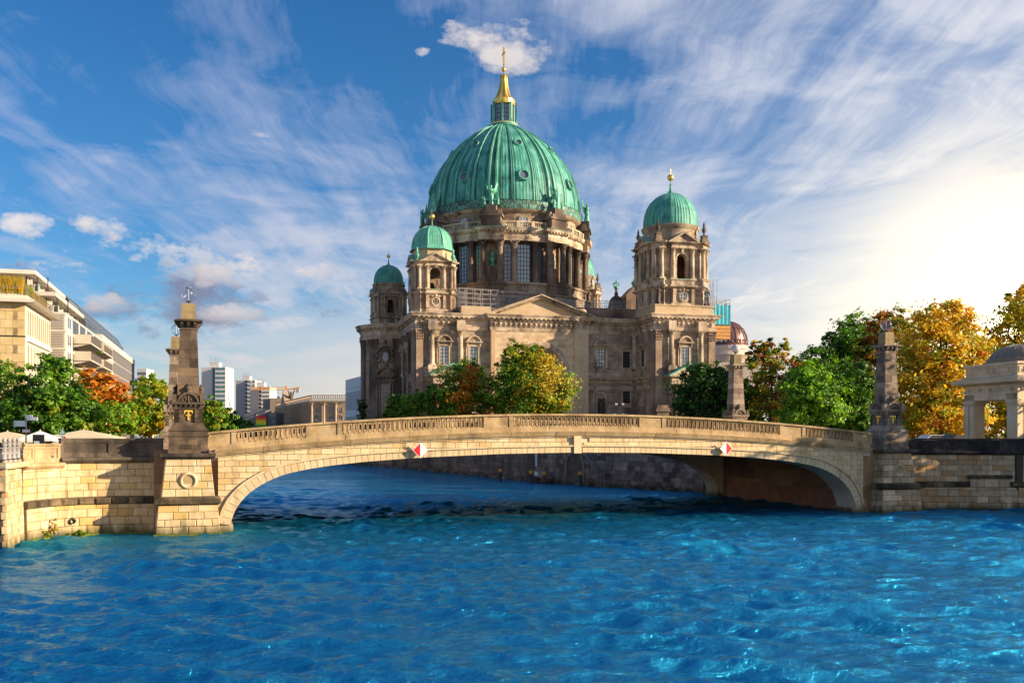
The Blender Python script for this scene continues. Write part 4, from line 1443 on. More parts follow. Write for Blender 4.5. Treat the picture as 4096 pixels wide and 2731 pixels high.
def pil_mesh(name, w, d, h, mat, cap=None):
    """pilaster of blocks with leafy capital, front at y=-d"""
    m = MB()
    hc = w * 1.25 if cap is None else cap
    m.box(-w / 2 * 1.15, w / 2 * 1.15, -d * 1.25, 0.3, 0, w * .35)
    m.box(-w / 2 * 1.07, w / 2 * 1.07, -d * 1.12, 0.3, w * .35, w * .55)
    m.box(-w / 2, w / 2, -d, 0.3, w * .55, h - hc)
    m.frustum(0, 0.15 - d / 2, h - hc, h - .2, w / 2, d / 2 + .15, w * .60, d / 2 + .32)
    rr = random.Random(int(w * 100))
    for row in range(3):
        zz = h - hc + .1 + row * hc * .27
        for i in range(5):
            x = -w * .48 + w * .96 * i / 4
            m.sphere((x + rr.uniform(-.05, .05), -d - .08 - .07 * row, zz + rr.uniform(0, .12)), w * .105, 6, 4, 1, .9, 1.5)
    for sx_ in (-1, 1):
        m.sphere((sx_ * w * .56, -d - .25, h - .38), w * .14, 7, 5)
        for row in range(3):
            for yy in (-.1, d * -.6):
                m.sphere((sx_ * w * (.5 + .03 * row), yy, h - hc + .15 + row * hc * .27), w * .1, 6, 4, .9, 1, 1.5)
    m.box(-w * .64, w * .64, -d - .42, 0.3, h - .2, h)
    return m.mesh(name, mat, smooth=40)


# ------------------------------------------------------------------ main body
BU0, BU1 = 50.4, 64.6      # right tower block
BV = -11.3
apse = [(8.5 * math.cos(t), 30.8 + 8.5 * math.sin(t)) for t in np.linspace(RAD(92), RAD(268), 25)]
outer = [(0, 62), (0, 39.3)] + apse + [(0, 22.3), (0, 0), (16.4, 0), (16.4, -1.2), (38.7, -1.2), (38.7, 0), (BU0, 0), (BU0, BV), (BU1, BV), (BU1, 20), (62, 62)]
body = [(0, 62), (0, 39.3)] + apse + [(0, 22.3), (0, 0), (16.4, 0), (16.4, 0.6), (38.7, 0.6), (38.7, 0), (BU0, 0), (BU0, BV), (BU1, BV), (BU1, 20), (62, 62)]
m = MB(); m.prism_xy(body, 4.5, 33.0)
wall = m.build('wall', M_CATH, church)
ENT = [(-.1, 29.4), (.18, 29.4), (.18, 29.72), (.26, 29.75), (.26, 30.12), (.40, 30.22), (.12, 30.28), (.12, 31.40), (.28, 31.45), (.28, 31.8), (.50, 31.86), (.50, 32.1),
       (1.0, 32.16), (1.05, 32.45), (1.30, 32.8), (1.30, 32.95), (-.1, 33.15)]
m = MB(); m.sweep(outer, ENT)
ent = m.build('entablature', M_CATHT, church)
m = MB(); m.sweep(outer, [(-.1, 4.5), (.55, 4.5), (.55, 7.2), (.3, 7.5), (.3, 8.0), (.1, 8.3), (-.1, 8.3)])
m.build('plinth', M_CATHT, church)


def along(p, q, step, off):
    p, q = Vector(p), Vector(q)
    L = (q - p).length
    d = (q - p) / L
    n = Vector((d.y, -d.x))
    k = max(1, int(L / step))
    for i in range(k):
        yield p + d * (L * (i + .5) / k) + n * off, d, n


def obox(m, c, d, n, hd, n0, n1, z0, z1):
    a = [c + d * s * hd + n * o for s, o in ((-1, n1), (1, n1), (1, n0), (-1, n0))]
    m.hexa([(p.x, p.y, z0) for p in a] + [(p.x, p.y, z1) for p in a])


segs = [((0, 22.3), (0, 0)), ((0, 0), (16.4, 0)), ((16.4, -1.2), (38.7, -1.2)), ((38.7, 0), (BU0, 0)), ((BU0, 0), (BU0, BV)), ((BU0, BV), (BU1, BV))]
asegs = list(zip(apse[6:-1], apse[7:]))
m = MB()
for p, q in segs + asegs:
    for c, d, n in along(p, q, .42, 0):
        obox(m, c, d, n, .12, .26, .46, 31.48, 31.80)
o = m.build('dentil_row', M_CATHT, ent); o['kind'] = 'stuff'
m = MB()
for p, q in segs + asegs:
    for c, d, n in along(p, q, 1.05, 0):
        obox(m, c, d, n, .2, .48, 1.0, 31.90, 32.18)
o = m.build('modillion_row', M_CATHT, ent); o['kind'] = 'stuff'
lm = MB(); lm.sphere((0, -.18, 0), .30, 8, 6); lm.sphere((0, -.42, -.05), .16, 6, 4); lm.box(-.2, .2, -.34, .05, .26, .42); lm.box(-.14, .14, -.25, .05, -.5, -.2)
for sx_ in (-1, 1):
    lm.sphere((sx_ * .26, -.12, .12), .14, 6, 4)
LION = lm.mesh('lion_mask', M_CATHT, smooth=40)
for (p, q, f) in (((0.5, 0), (11.2, 0), 1.12), ((16.6, -1.2), (38.5, -1.2), 1.12), ((BU0 + .3, BV), (BU1 - .2, BV), 1.12), ((BU0, -1), (BU0, BV + .3), 1.12)):
    for c, d, n in along(p, q, f, .12):
        link('lion_mask', LION, ent, (c.x, c.y, 30.86), math.atan2(n.y, n.x) + math.pi / 2)

# pediment section: front wall with arch opening
PC = 27.55
AR, AZ = 5.6, 20.4
pts = [(16.4, 5), (PC - AR, 5)] + [(PC - AR * math.cos(t), AZ + AR * math.sin(t)) for t in np.linspace(0, math.pi, 21)] + [(PC + AR, 5), (38.7, 5), (38.7, 29.4), (16.4, 29.4)]
m = MB(); m.prism_xz(pts, -1.2, 0.5)
pw = m.build('transept_wall', M_CATHN, church)
m = MB(); m.archring(PC, AZ, AR, AR + .55, -1.55, -1.0, n=24); m.archring(PC, AZ, AR + .55, AR + 1.2, -1.42, -1.0, n=24)
m.build('great_arch', M_CATHT, church, smooth=30)
m = MB(); m.archring(PC, AZ, AR - .6, AR - .02, -.7, .5, n=24); m.archring(PC, AZ, 2.2, 2.5, .25, .55, n=16)
m.build('arch_reveal', M_CATHT, church, smooth=30)
# ashlar facing of the transept (single stones)
nst = 0
zr = 18.6
row = 0
while zr < 29.3:
    z1 = min(zr + .62, 29.38)
    a = 16.45 - (0.6 if row % 2 else 0)
    while a < 38.65:
        w = rnd.choice((1.0, 1.25, 1.5, 1.9))
        a0, a1 = max(a, 16.45) + .008, min(a + w, 38.65) - .008
        a += w
        if a1 - a0 < .2:
            continue
        dmin = min(math.hypot(x - PC, z - AZ) for x in (a0, a1, (a0 + a1) / 2) for z in (zr, z1))
        if dmin < AR + 1.25 and zr > 0:
            continue
        if abs((a0 + a1) / 2 - PC) < AR + 1.2 and zr < AZ:
            continue
        mm = MB(); mm.box(a0, a1, -1.2 - rnd.uniform(.025, .05), -1.0, zr + .008, z1 - .008)
        mm.build('ashlar_stone', M_CATHN, pw)
        nst += 1
    zr = z1; row += 1
# corner strips of the transept
for (x0, x1) in ((16.35, 17.2), (35.4, 38.75)):
    m = MB(); m.box(x0, x1, -1.42, -1.1, 6, 29.38); m.build('pilaster_strip', M_CATHN, church)
# gable
m = MB()
ZA = 37.6
m.prism_xz([(16.2, 33.0), (38.9, 33.0), (PC, ZA - .5)], -1.0, 9)
gb = m.build('gable', M_CATHN, church)
m = MB()
for sg in (-1, 1):
    x0 = PC + sg * 12.65
    L = math.hypot(x0 - PC, ZA - 33.05)
    for (t0, t1, y0) in ((-.95, -.62, -1.5), (-.62, -.25, -1.75), (-.25, 0.0, -2.5)):
        P = [(x0, 33.05 + t0), (PC, ZA + t0), (PC, ZA + t1), (x0, 33.05 + t1)]
        m.prism_xz(P if sg < 0 else P[::-1], y0, 9)
m.build('raking_cornice', M_CATHT, gb)
m = MB()
for sg in (-1, 1):
    for i in range(26):
        t = (i + .5) / 26
        x = PC + sg * 12.0 * (1 - t); z = 33.05 + (ZA - 33.05) * t * .97 - .72
        if z < 33.3:
            continue
        m.box(x - .14, x + .14, -1.95, -1.6, z, z + .3)
o = m.build('dentil_row', M_CATHT, gb); o['kind'] = 'stuff'
m = MB(); m.prism_xz([(15.8, 33.2), (39.3, 33.2), (PC, ZA + .12)], 2, 14)
m.build('transept_roof', M_CATHD, church)
# attic parapets and low roof
m = MB(); m.sweep([(39.2, .4), (BU0 + .2, .4)], [(-.8, 33), (.15, 33), (.15, 33.4), (0, 33.5), (0, 35.0), (.15, 35.1), (.15, 35.35), (-.8, 35.35)])
m.build('attic_parapet', M_CATHD, church)
m = MB(); m.box(10.2, 16.9, 1.0, 3, 33, 34.9)
m.build('attic_parapet', M_CATHN, church)
m = MB(); m.prism_xy([(2, 60), (2, 12), (10, 3), (62, 3), (62, 60)], 33, 34.4)
m.build('roof', M_CATHD, church)
# lower cornice band
LC = [(-.05, 18.4), (.12, 18.4), (.12, 18.75), (.35, 18.85), (.35, 19.05), (.85, 19.15), (.95, 19.5), (.2, 19.65), (.2, 20.9), (.38, 20.95), (.38, 21.25), (-.05, 21.3)]
for path in ([(1.6, 0), (16.35, 0)], [(38.75, 0), (BU0, 0), (BU0, BV + 1.6)], [(BU0 + 1.7, BV), (BU1 - 1.6, BV)]):
    m = MB(); m.sweep(path, LC); m.build('string_course', M_CATHT, church)
m = MB(); m.sweep([(38.75, 0), (BU0, 0), (BU0, BV + 1.6)], [(-.05, 16.9), (.14, 16.9), (.14, 17.25), (.26, 17.3), (.26, 17.6), (-.05, 17.65)])
m.build('string_course', M_CATHT, church)

# giant pilasters and columns
GP = pil_mesh('giant_pilaster', 1.5, .55, 29.4 - 6.0, M_CATHP, 2.1)
for (u, v, rz) in ((.76, 0, 0), (0, .76, -90), (BU0 + .78, BV, 0), (BU1 - .78, BV, 0), (BU0, BV + .78, -90)):
    link('giant_pilaster', GP, church, (u, v, 6.0), RAD(rz))
GP2 = pil_mesh('apse_pilaster', 1.4, .5, 29.4 - 8, M_CATHD, 2.1)
for (u, v) in ((0, 7.5), (0, 14.5), (0, 21.2)):
    link('apse_pilaster', GP2, church, (u, v, 8.0), RAD(-90))
for ph in (228, 222, 200, 263):
    t = RAD(ph)
    link('apse_pilaster', GP2, church, (8.45 * math.cos(t), 30.8 + 8.45 * math.sin(t), 8.0), t + RAD(90))
UC = col_mesh('upper_column', 7.9, .56, M_CATHT)
for (u, v) in ((3.4, -.75), (9.65, -.75), (54.0, BV - .75), (61.0, BV - .75), (BU0 - .5, -1.2)):
    link('column', UC, church, (u, v, 21.5))
m = MB()
for (u, v) in ((3.4, -.75), (9.65, -.75), (54.0, BV - .75), (61.0, BV - .75)):
    k = MB(); k.box(u - .95, u + .95, v - .9, v + .8, 29.42, 30.2); k.box(u - .9, u + .9, v - .85, v + .8, 30.2, 31.4)
    k.build('entablature_block', M_CATHT, church)
for (u, v) in ((3.4, -.75), (9.65, -.75), (54.0, BV - .75), (61.0, BV - .75)):
    k = MB(); k.box(u - 1.0, u + 1.0, v - .9, v + .8, 20.7, 21.5); k.box(u - .85, u + .85, v - .75, v + .8, 19.6, 20.7)
    k.build('column_pedestal', M_CATHT, church)


# windows
def window(parent, loc, rotz, w, h, hood='arch', nx=3, ny=5, glass=None, mat=None, panes=True, depth=.35, surround=True):
    glass = glass or M_GLASS
    mat = mat or M_CATHT
    m = MB()
    d = depth
    f = .28
    for sg in (-1, 1):
        m.box(min(sg * w / 2, sg * (w / 2 + f)), max(sg * w / 2, sg * (w / 2 + f)), -d, 0, -.1, h + f)
    m.box(-w / 2, w / 2, -d, 0, h, h + f)
    m.box(-w / 2 - f - .2, w / 2 + f + .2, -d - .15, 0, -.35, -.1)
    m.box(-w / 2 - f - .05, w / 2 + f + .05, -d + .02, 0, -.95, -.35)
    if hood in ('arch', 'flat'):
        ow = w / 2 + f + .42
        for sg in (-1, 1):
            m.box(min(sg * (ow - .42), sg * ow), max(sg * (ow - .42), sg * ow), -d + .1, 0, -.1, h + .7)
            m.prism_yz([(-d, h - .2), (-d - .12, h + .1), (-d - .35, h + .62), (-d - .35, h + .72), (-d + .1, h + .72), (-d + .1, h - .2)], min(sg * (ow - .4), sg * (ow - .04)), max(sg * (ow - .4), sg * (ow - .04)))
        m.box(-w / 2 - f, w / 2 + f, -d + .06, 0, h + f, h + .72)
        m.box(-ow - .12, ow + .12, -d - .42, 0, h + .72, h + .86)
        m.box(-ow - .28, ow + .28, -d - .62, 0, h + .86, h + 1.02)
        if hood == 'arch':
            R0 = ow - .1
            cz = h + 1.02 - R0 * .18
            m.archring(0, cz, R0 * .78, R0 * .92, -d - .3, 0, RAD(10), RAD(170), 14)
            m.archring(0, cz, R0 * .92, R0 * 1.08, -d - .5, 0, RAD(10), RAD(170), 14)
            m.prism_xz([(R0 * .8 * math.cos(t), cz + R0 * .8 * math.sin(t)) for t in np.linspace(RAD(10), RAD(170), 11)], -d + .1, 0)
            for k in range(7):
                t = RAD(30 + 20 * k)
                m.sphere((R0 * .5 * math.cos(t), -d + .02, cz + R0 * .5 * math.sin(t)), .17, 6, 4)
            m.sphere((0, -d - .02, cz + R0 * .25), .24, 7, 5)
    o = link('window', m.mesh('window', mat), parent, loc, rotz)
    if panes:
        pw_, ph_ = w / nx, h / ny
        pm_ = MB(); pm_.add([(-pw_ / 2 + .05, 0, -ph_ / 2 + .05), (pw_ / 2 - .05, 0, -ph_ / 2 + .05), (pw_ / 2 - .05, 0, ph_ / 2 - .05), (-pw_ / 2 + .05, 0, ph_ / 2 - .05)], [(0, 1, 2, 3)])
        me = pm_.mesh('pane', glass)
        for i in range(nx):
            for j in range(ny):
                q = link('pane', me, o, (-w / 2 + pw_ * (i + .5), -.06, ph_ * (j + .5)))
                q.rotation_euler = (rnd.uniform(-.02, .02), 0, rnd.uniform(-.02, .02))
    else:
        pm_ = MB(); pm_.add([(-w / 2, -.05, 0), (w / 2, -.05, 0), (w / 2, -.05, h), (-w / 2, -.05, h)], [(0, 1, 2, 3)])
        pm_.build('pane', glass, o)
    m = MB()
    b = .055
    for i in range(nx + 1):
        x = -w / 2 + w * i / nx
        m.box(x - b, x + b, -.12, 0, 0, h)
    for j in range(ny + 1):
        z = h * j / ny
        m.box(-w / 2, w / 2, -.115, 0, z - b, z + b)
    m.build('glazing_bars', M_BAR, o)
    return o


window(church, (6.2, 0, 22.0), 0, 1.9, 3.9)
window(church, (12.7, 0, 22.0), 0, 1.9, 3.9)
window(church, (42.1, 0, 22.1), 0, 1.9, 3.9)
window(church, (48.3, 0, 22.0), 0, 1.75, 3.6, 'flat', glass=M_GLASSD)
window(church, (48.3, 0, 13.9), 0, 1.75, 2.7, 'none', glass=M_GLASSD, ny=4)
window(church, (BU0, -5.4, 22.0), RAD(-90), 1.75, 3.6, 'flat', glass=M_GLASSD)
window(church, (57.5, BV, 21.9), 0, 1.9, 3.95)
window(church, (0, 11, 21.0), RAD(-90), 1.9, 4.2, glass=M_GLASSD)
window(church, (0, 18, 21.0), RAD(-90), 1.9, 4.2, glass=M_GLASSD)
window(church, (0, 4.2, 14.0), RAD(-90), 1.7, 3.6, glass=M_GLASSD, ny=4)


# portals with green copper gable on the two blocks
def portal(u, v):
    m = MB(); m.box(-4.2, 4.2, -2.6, .1, 5, 18.3)
    p = link('portal', m.mesh('portal', M_CATH), church, (u, v, 0))
    m = MB(); m.sweep([(-4.2, .1), (-4.2, -2.6), (4.2, -2.6), (4.2, .1)], [(-.1, 17.6), (.15, 17.6), (.15, 18.2), (.1, 18.25), (.1, 18.9), (.7, 19.2), (.8, 19.5), (-.1, 19.6)])
    m.build('portal_cornice', M_CATHT, p)
    m = MB(); m.prism_xz([(-4.5, 19.55), (4.5, 19.55), (0, 21.6)], -2.7, .1); m.build('portal_gable', M_CATHT, p)
    m = MB()
    for sg in (-1, 1):
        P = [(sg * 5.1, 19.55), (0, 22.05), (0, 21.75), (sg * 5.1, 19.25)]
        m.prism_xz(P if sg > 0 else P[::-1], -3.3, .1)
    m.build('copper_roof', M_COPL, p)
    C = col_mesh('portal_column', 9.6, .45, M_CATHD)
    for x in (-3.6, -2.4, 2.4, 3.6):
        link('portal_column', C, p, (x, -3.0, 8.0))
    m = MB(); m.box(-1.4, 1.4, -2.75, -2.5, 6, 14); m.build('door', M_DARK, p)
    return p


portal(7.6, 0)
portal(57.5, BV)
# niche with statue in the recess
m = MB()
m.archring(0, 15.0, .95, 1.3, -.35, 0, n=12); m.box(-1.3, -.95, -.35, 0, 11, 15); m.box(.95, 1.3, -.35, 0, 11, 15); m.box(-1.5, 1.5, -.5, 0, 10.6, 11)
ni = link('niche', m.mesh('niche', M_CATHT), church, (42.2, 0, 0))
m = MB(); m.box(-.95, .95, -.02, 0, 11, 15); m.build('niche_back', M_CATHD, ni)


def figure(h=4.0, mat=None, wings=False, arm=1, staff=False, name='statue', seed=0, kids=False):
    """robed figure, one continuous body by lathe rings that sway, arms and wings attached"""
    rr = random.Random(seed)
    m = MB()
    s = h / 4.0
    ph = rr.uniform(0, 6)
    prof = [(.0, .0), (.62, 0.0), (.60, .25), (.52, .9), (.48, 1.5), (.50, 1.95), (.44, 2.25), (.38, 2.45), (.50, 2.8), (.56, 3.05), (.48, 3.22), (.20, 3.33), (.15, 3.42), (.22, 3.52), (.26, 3.68), (.24, 3.85), (.14, 3.97), (.0, 4.0)]
    n = 14
    vs, fs = [], []
    for j, (r, z) in enumerate(prof):
        cx = .10 * math.sin(z * 1.3 + ph); cy = .05 * math.cos(z * 1.1)
        for i in range(n):
            t = math.tau * i / n
            fold = 1 + (.16 * math.sin(5 * t + z * .8 + ph) + .07 * math.sin(9 * t + ph)) * max(0, 1 - z / 2.7)
            el = .78 if z > 2.2 and z < 3.3 else .9
            vs.append(((cx + r * fold * math.cos(t)) * s, (cy + r * fold * el * math.sin(t)) * s, z * s))
    for j in range(len(prof) - 1):
        for i in range(n):
            k = (i + 1) % n
            fs.append((j * n + i, j * n + k, (j + 1) * n + k, (j + 1) * n + i))
    m.add(vs, fs)

    def limb(pts, rs):
        for (a, b, r0, r1) in zip(pts[:-1], pts[1:], rs[:-1], rs[1:]):
            m.tube([q * s for q in a], [q * s for q in b], r0 * s, 7, r1 * s)
            m.sphere([q * s for q in b], r1 * s, 7, 5)
    if arm == 1:
        limb([(.45, 0, 3.05), (.85, -.25, 3.0), (1.25, -.4, 3.25)], [.17, .13, .09])
        limb([(-.45, 0, 3.05), (-.75, -.2, 2.55), (-.45, -.5, 2.4)], [.17, .13, .09])
    elif arm == 2:
        limb([(.45, 0, 3.05), (.72, -.2, 2.6), (.5, -.55, 2.7)], [.17, .13, .09])
        limb([(-.45, 0, 3.05), (-.8, -.15, 3.2), (-.75, -.35, 3.7)], [.17, .13, .09])
    else:
        limb([(.45, 0, 3.05), (.7, -.1, 2.5), (.5, -.5, 2.25)], [.17, .14, .1])
        limb([(-.45, 0, 3.05), (-.7, -.1, 2.5), (-.4, -.5, 2.5)], [.17, .14, .1])
    if staff:
        m.tube((1.1 * s, -.45 * s, .2 * s), (1.0 * s, -.45 * s, 4.3 * s), .05 * s, 5)
    if wings:
        for sg in (-1, 1):
            lead = [(.18, .25, 2.9), (.75, .55, 3.6), (1.05, .75, 4.5), (1.15, .85, 5.0)]
            trail = [(.15, .3, 1.9), (.55, .6, 2.1), (1.05, .85, 2.9), (1.25, .95, 4.2)]
            k = 4
            for a in range(3):
                for t in range(2):
                    y = .07 * t
                A = [lead[a], lead[a + 1], trail[a + 1], trail[a]]
                A = [(sg * x * s, y * s, z * s) for x, y, z in A]
                B = [(x, y + .10 * s, z) for x, y, z in A]
                m.hexa(A + B)
            for a in range(7):       # feather tips
                t = a / 6
                x = .2 + 1.0 * t; zt = 1.9 + 2.2 * t * t
                m.tube((sg * x * s, (.35 + .6 * t) * s, (zt + .6) * s), (sg * (x + .16) * s, (.4 + .62 * t) * s, (zt - .25) * s), .09 * s, 4, .02 * s)
    if kids:
        for sg in (-1, 1):
            m.lathe([(0, 0), (.3 * s, 0), (.26 * s, .5 * s), (.30 * s, 1.0 * s), (.22 * s, 1.25 * s), (.10 * s, 1.33 * s), (.17 * s, 1.45 * s), (.17 * s, 1.6 * s), (0, 1.75 * s)], 8, (sg * 1.35 * s, -.2 * s))
            m.tube((sg * 1.2 * s, -.3 * s, 1.15 * s), (sg * .6 * s, -.5 * s, .9 * s), .09 * s, 5)
            m.tube((sg * 1.5 * s, -.3 * s, 1.1 * s), (sg * 1.85 * s, -.35 * s, 1.5 * s), .09 * s, 5)
    return m.mesh(name, mat, smooth=60)


link('statue', figure(3.7, M_STATUE, False, 0, True, seed=3), ni, (0, -.35, 11.0))
# apse: oval window, portal with tall glazed door
t = RAD(246)
ar = t + RAD(90)
ax, ay = 8.5 * math.cos(t), 30.8 + 8.5 * math.sin(t)
m = MB()
for (a, b, d) in ((.85, .35, .5), (1.2, .28, .35)):
    k = len(m.v); m.ring_tube((0, 0, 0), a, b * .6, 24, 6); m.xform(Matrix.Diagonal((1, 1.4, 1.5, 1)), k)
k = len(m.v); m.archring(0, .5, 1.75, 2.1, -.9, .2, RAD(15), RAD(165), 12)
for sg in (-1, 1):
    m.sphere((sg * 1.9, -.4, .3), .42, 7, 5); m.sphere((sg * 1.55, -.45, -1.1), .38, 7, 5)
m.sphere((0, -.6, 3.5), .5, 8, 6); m.sphere((0, -.6, -2.2), .6, 8, 6); m.sphere((.5, -.5, -2.0), .35, 6, 5); m.sphere((-.5, -.5, -2.0), .35, 6, 5)
ov = link('oval_window', m.mesh('oval_window', M_CATHD, smooth=40), church, (ax, ay, 25.2), ar)
m = MB(); m.lathe([(0.0, 0), (.86, 0)], 20, caps=False); m.xform(Matrix.Translation((0, -.2, 0)) @ Matrix.Diagonal((1, 1, 1.5, 1)) @ Matrix.Rotation(RAD(90), 4, 'X')); m.build('pane', M_GLASSG, ov)
m = MB()
m.archring(0, 20.3, 2.0, 2.45, -1.0, .3, n=14); m.archring(0, 20.0, 1.15, 1.45, -.8, .3, n=12)
for x in (-.55, .0, .55):
    m.sphere((x, -.6, 20.5 + .5 * (x == 0)), .55, 7, 5)
m.sphere((-1.7, -.7, 20.4), .5, 7, 5); m.sphere((1.7, -.7, 20.4), .5, 7, 5)
m.box(-2.6, 2.6, -1.1, .3, 19.3, 19.8); m.box(-2.3, 2.3, -.8, .3, 18.9, 19.3)
for sg in (-1, 1):
    m.box(min(sg * 1.1, sg * 1.5), max(sg * 1.1, sg * 1.5), -.6, .3, 11, 18.9)
    m.lathe([(.4, 11), (.32, 11.6), (.28, 18), (.4, 18.8)], 10, (sg * 1.95, -.55))
po = link('apse_portal', m.mesh('apse_portal', M_CATHD, smooth=30), church, (ax, ay, 0), ar)
m = MB(); m.box(-1.1, 1.1, -.25, .1, 11, 18.9); m.build('glazed_door', M_GLASSG, po)
m = MB()
for i in range(4):
    m.box(-1.1 + .733 * i - .04, -1.1 + .733 * i + .04, -.3, 0, 11, 18.9)
for j in range(8):
    m.box(-1.1, 1.1, -.295, 0, 11 + 1.1 * j - .04, 11 + 1.1 * j + .04)
m.build('glazing_bars', M_BAR, po)
# dark pedestal block at the foot of the right tower
m = MB()
for (z0, z1, h0, h1) in ((5, 8.2, 1.9, 1.8), (8.2, 9.3, 1.55, 1.5), (9.3, 9.8, 1.9, 2.05), (9.8, 10.3, 2.05, 1.6), (10.3, 11.6, 1.45, 1.35), (11.6, 12.3, 1.7, 1.5), (12.3, 13.0, 1.45, 1.2)):
    m.frustum(0, 0, z0, z1, h0, h0, h1, h1)
link('corner_pedestal', m.mesh('corner_pedestal', M_CATHD), church, (BU0 + .2, BV - 2.6, 0))


# ------------------------------------------------------------------ towers
def seam_dome(prof, n_seam, sub, amp, ribs=0, ribamp=.0, ribw=.05, ribphase=0.0):
    """dome of revolution with raised standing seams and ribs; prof [(r,z)]"""
    n = n_seam * sub
    vs, fs = [], []
    b = len(prof)
    for i in range(n):
        t = math.tau * i / n
        k = amp if i % sub == 0 else 0.0
        for r, z in prof:
            q = r + k * min(1, r / 2.0)
            vs.append((q * math.cos(t), q * math.sin(t), z))
    for i in range(n):
        j = (i + 1) % n
        for k in range(b - 1):
            fs.append((i * b + k, j * b + k, j * b + k + 1, i * b + k + 1))
    m = MB(); m.add(vs, fs)
    return m


def rib_strip(prof, t, w, h, m, wmin=.4):
    """raised rib following a dome profile at angle t"""
    e = Vector((math.cos(t), math.sin(t), 0)); f = Vector((-math.sin(t), math.cos(t), 0))
    prev = None
    for (r, z) in prof:
        ww = w * max(wmin, min(1.0, r / prof[0][0]))
        c = e * r + Vector((0, 0, z))
        q = [c - f * ww - e * .1, c + f * ww - e * .1, c + f * ww * .7 + e * h, c - f * ww * .7 + e * h]
        if prev:
            m.add(prev + q, [(0, 1, 5, 4), (1, 2, 6, 5), (2, 3, 7, 6), (3, 0, 4, 7)])
        prev = q


URN = MB()
URN.lathe([(0, 0), (.42, 0), (.42, .18), (.2, .3), (.16, .55), (.34, .75), (.5, 1.2), (.46, 1.5), (.24, 1.68), (.34, 1.8), (.2, 1.95), (.26, 2.3), (.16, 2.7), (.05, 3.1), (0, 3.2)], 10)
TQ = [(2.9, -6.9), (2.9, -6.2), (4.1, -6.2), (4.7, -6.95), (6.95, -4.7), (6.2, -4.1), (6.2, -2.9), (6.9, -2.9)]
TPATH = []
for f in range(4):
    c_, s_ = math.cos(f * math.pi / 2), math.sin(f * math.pi / 2)
    TPATH += [(x * c_ - y * s_, x * s_ + y * c_) for x, y in TQ]


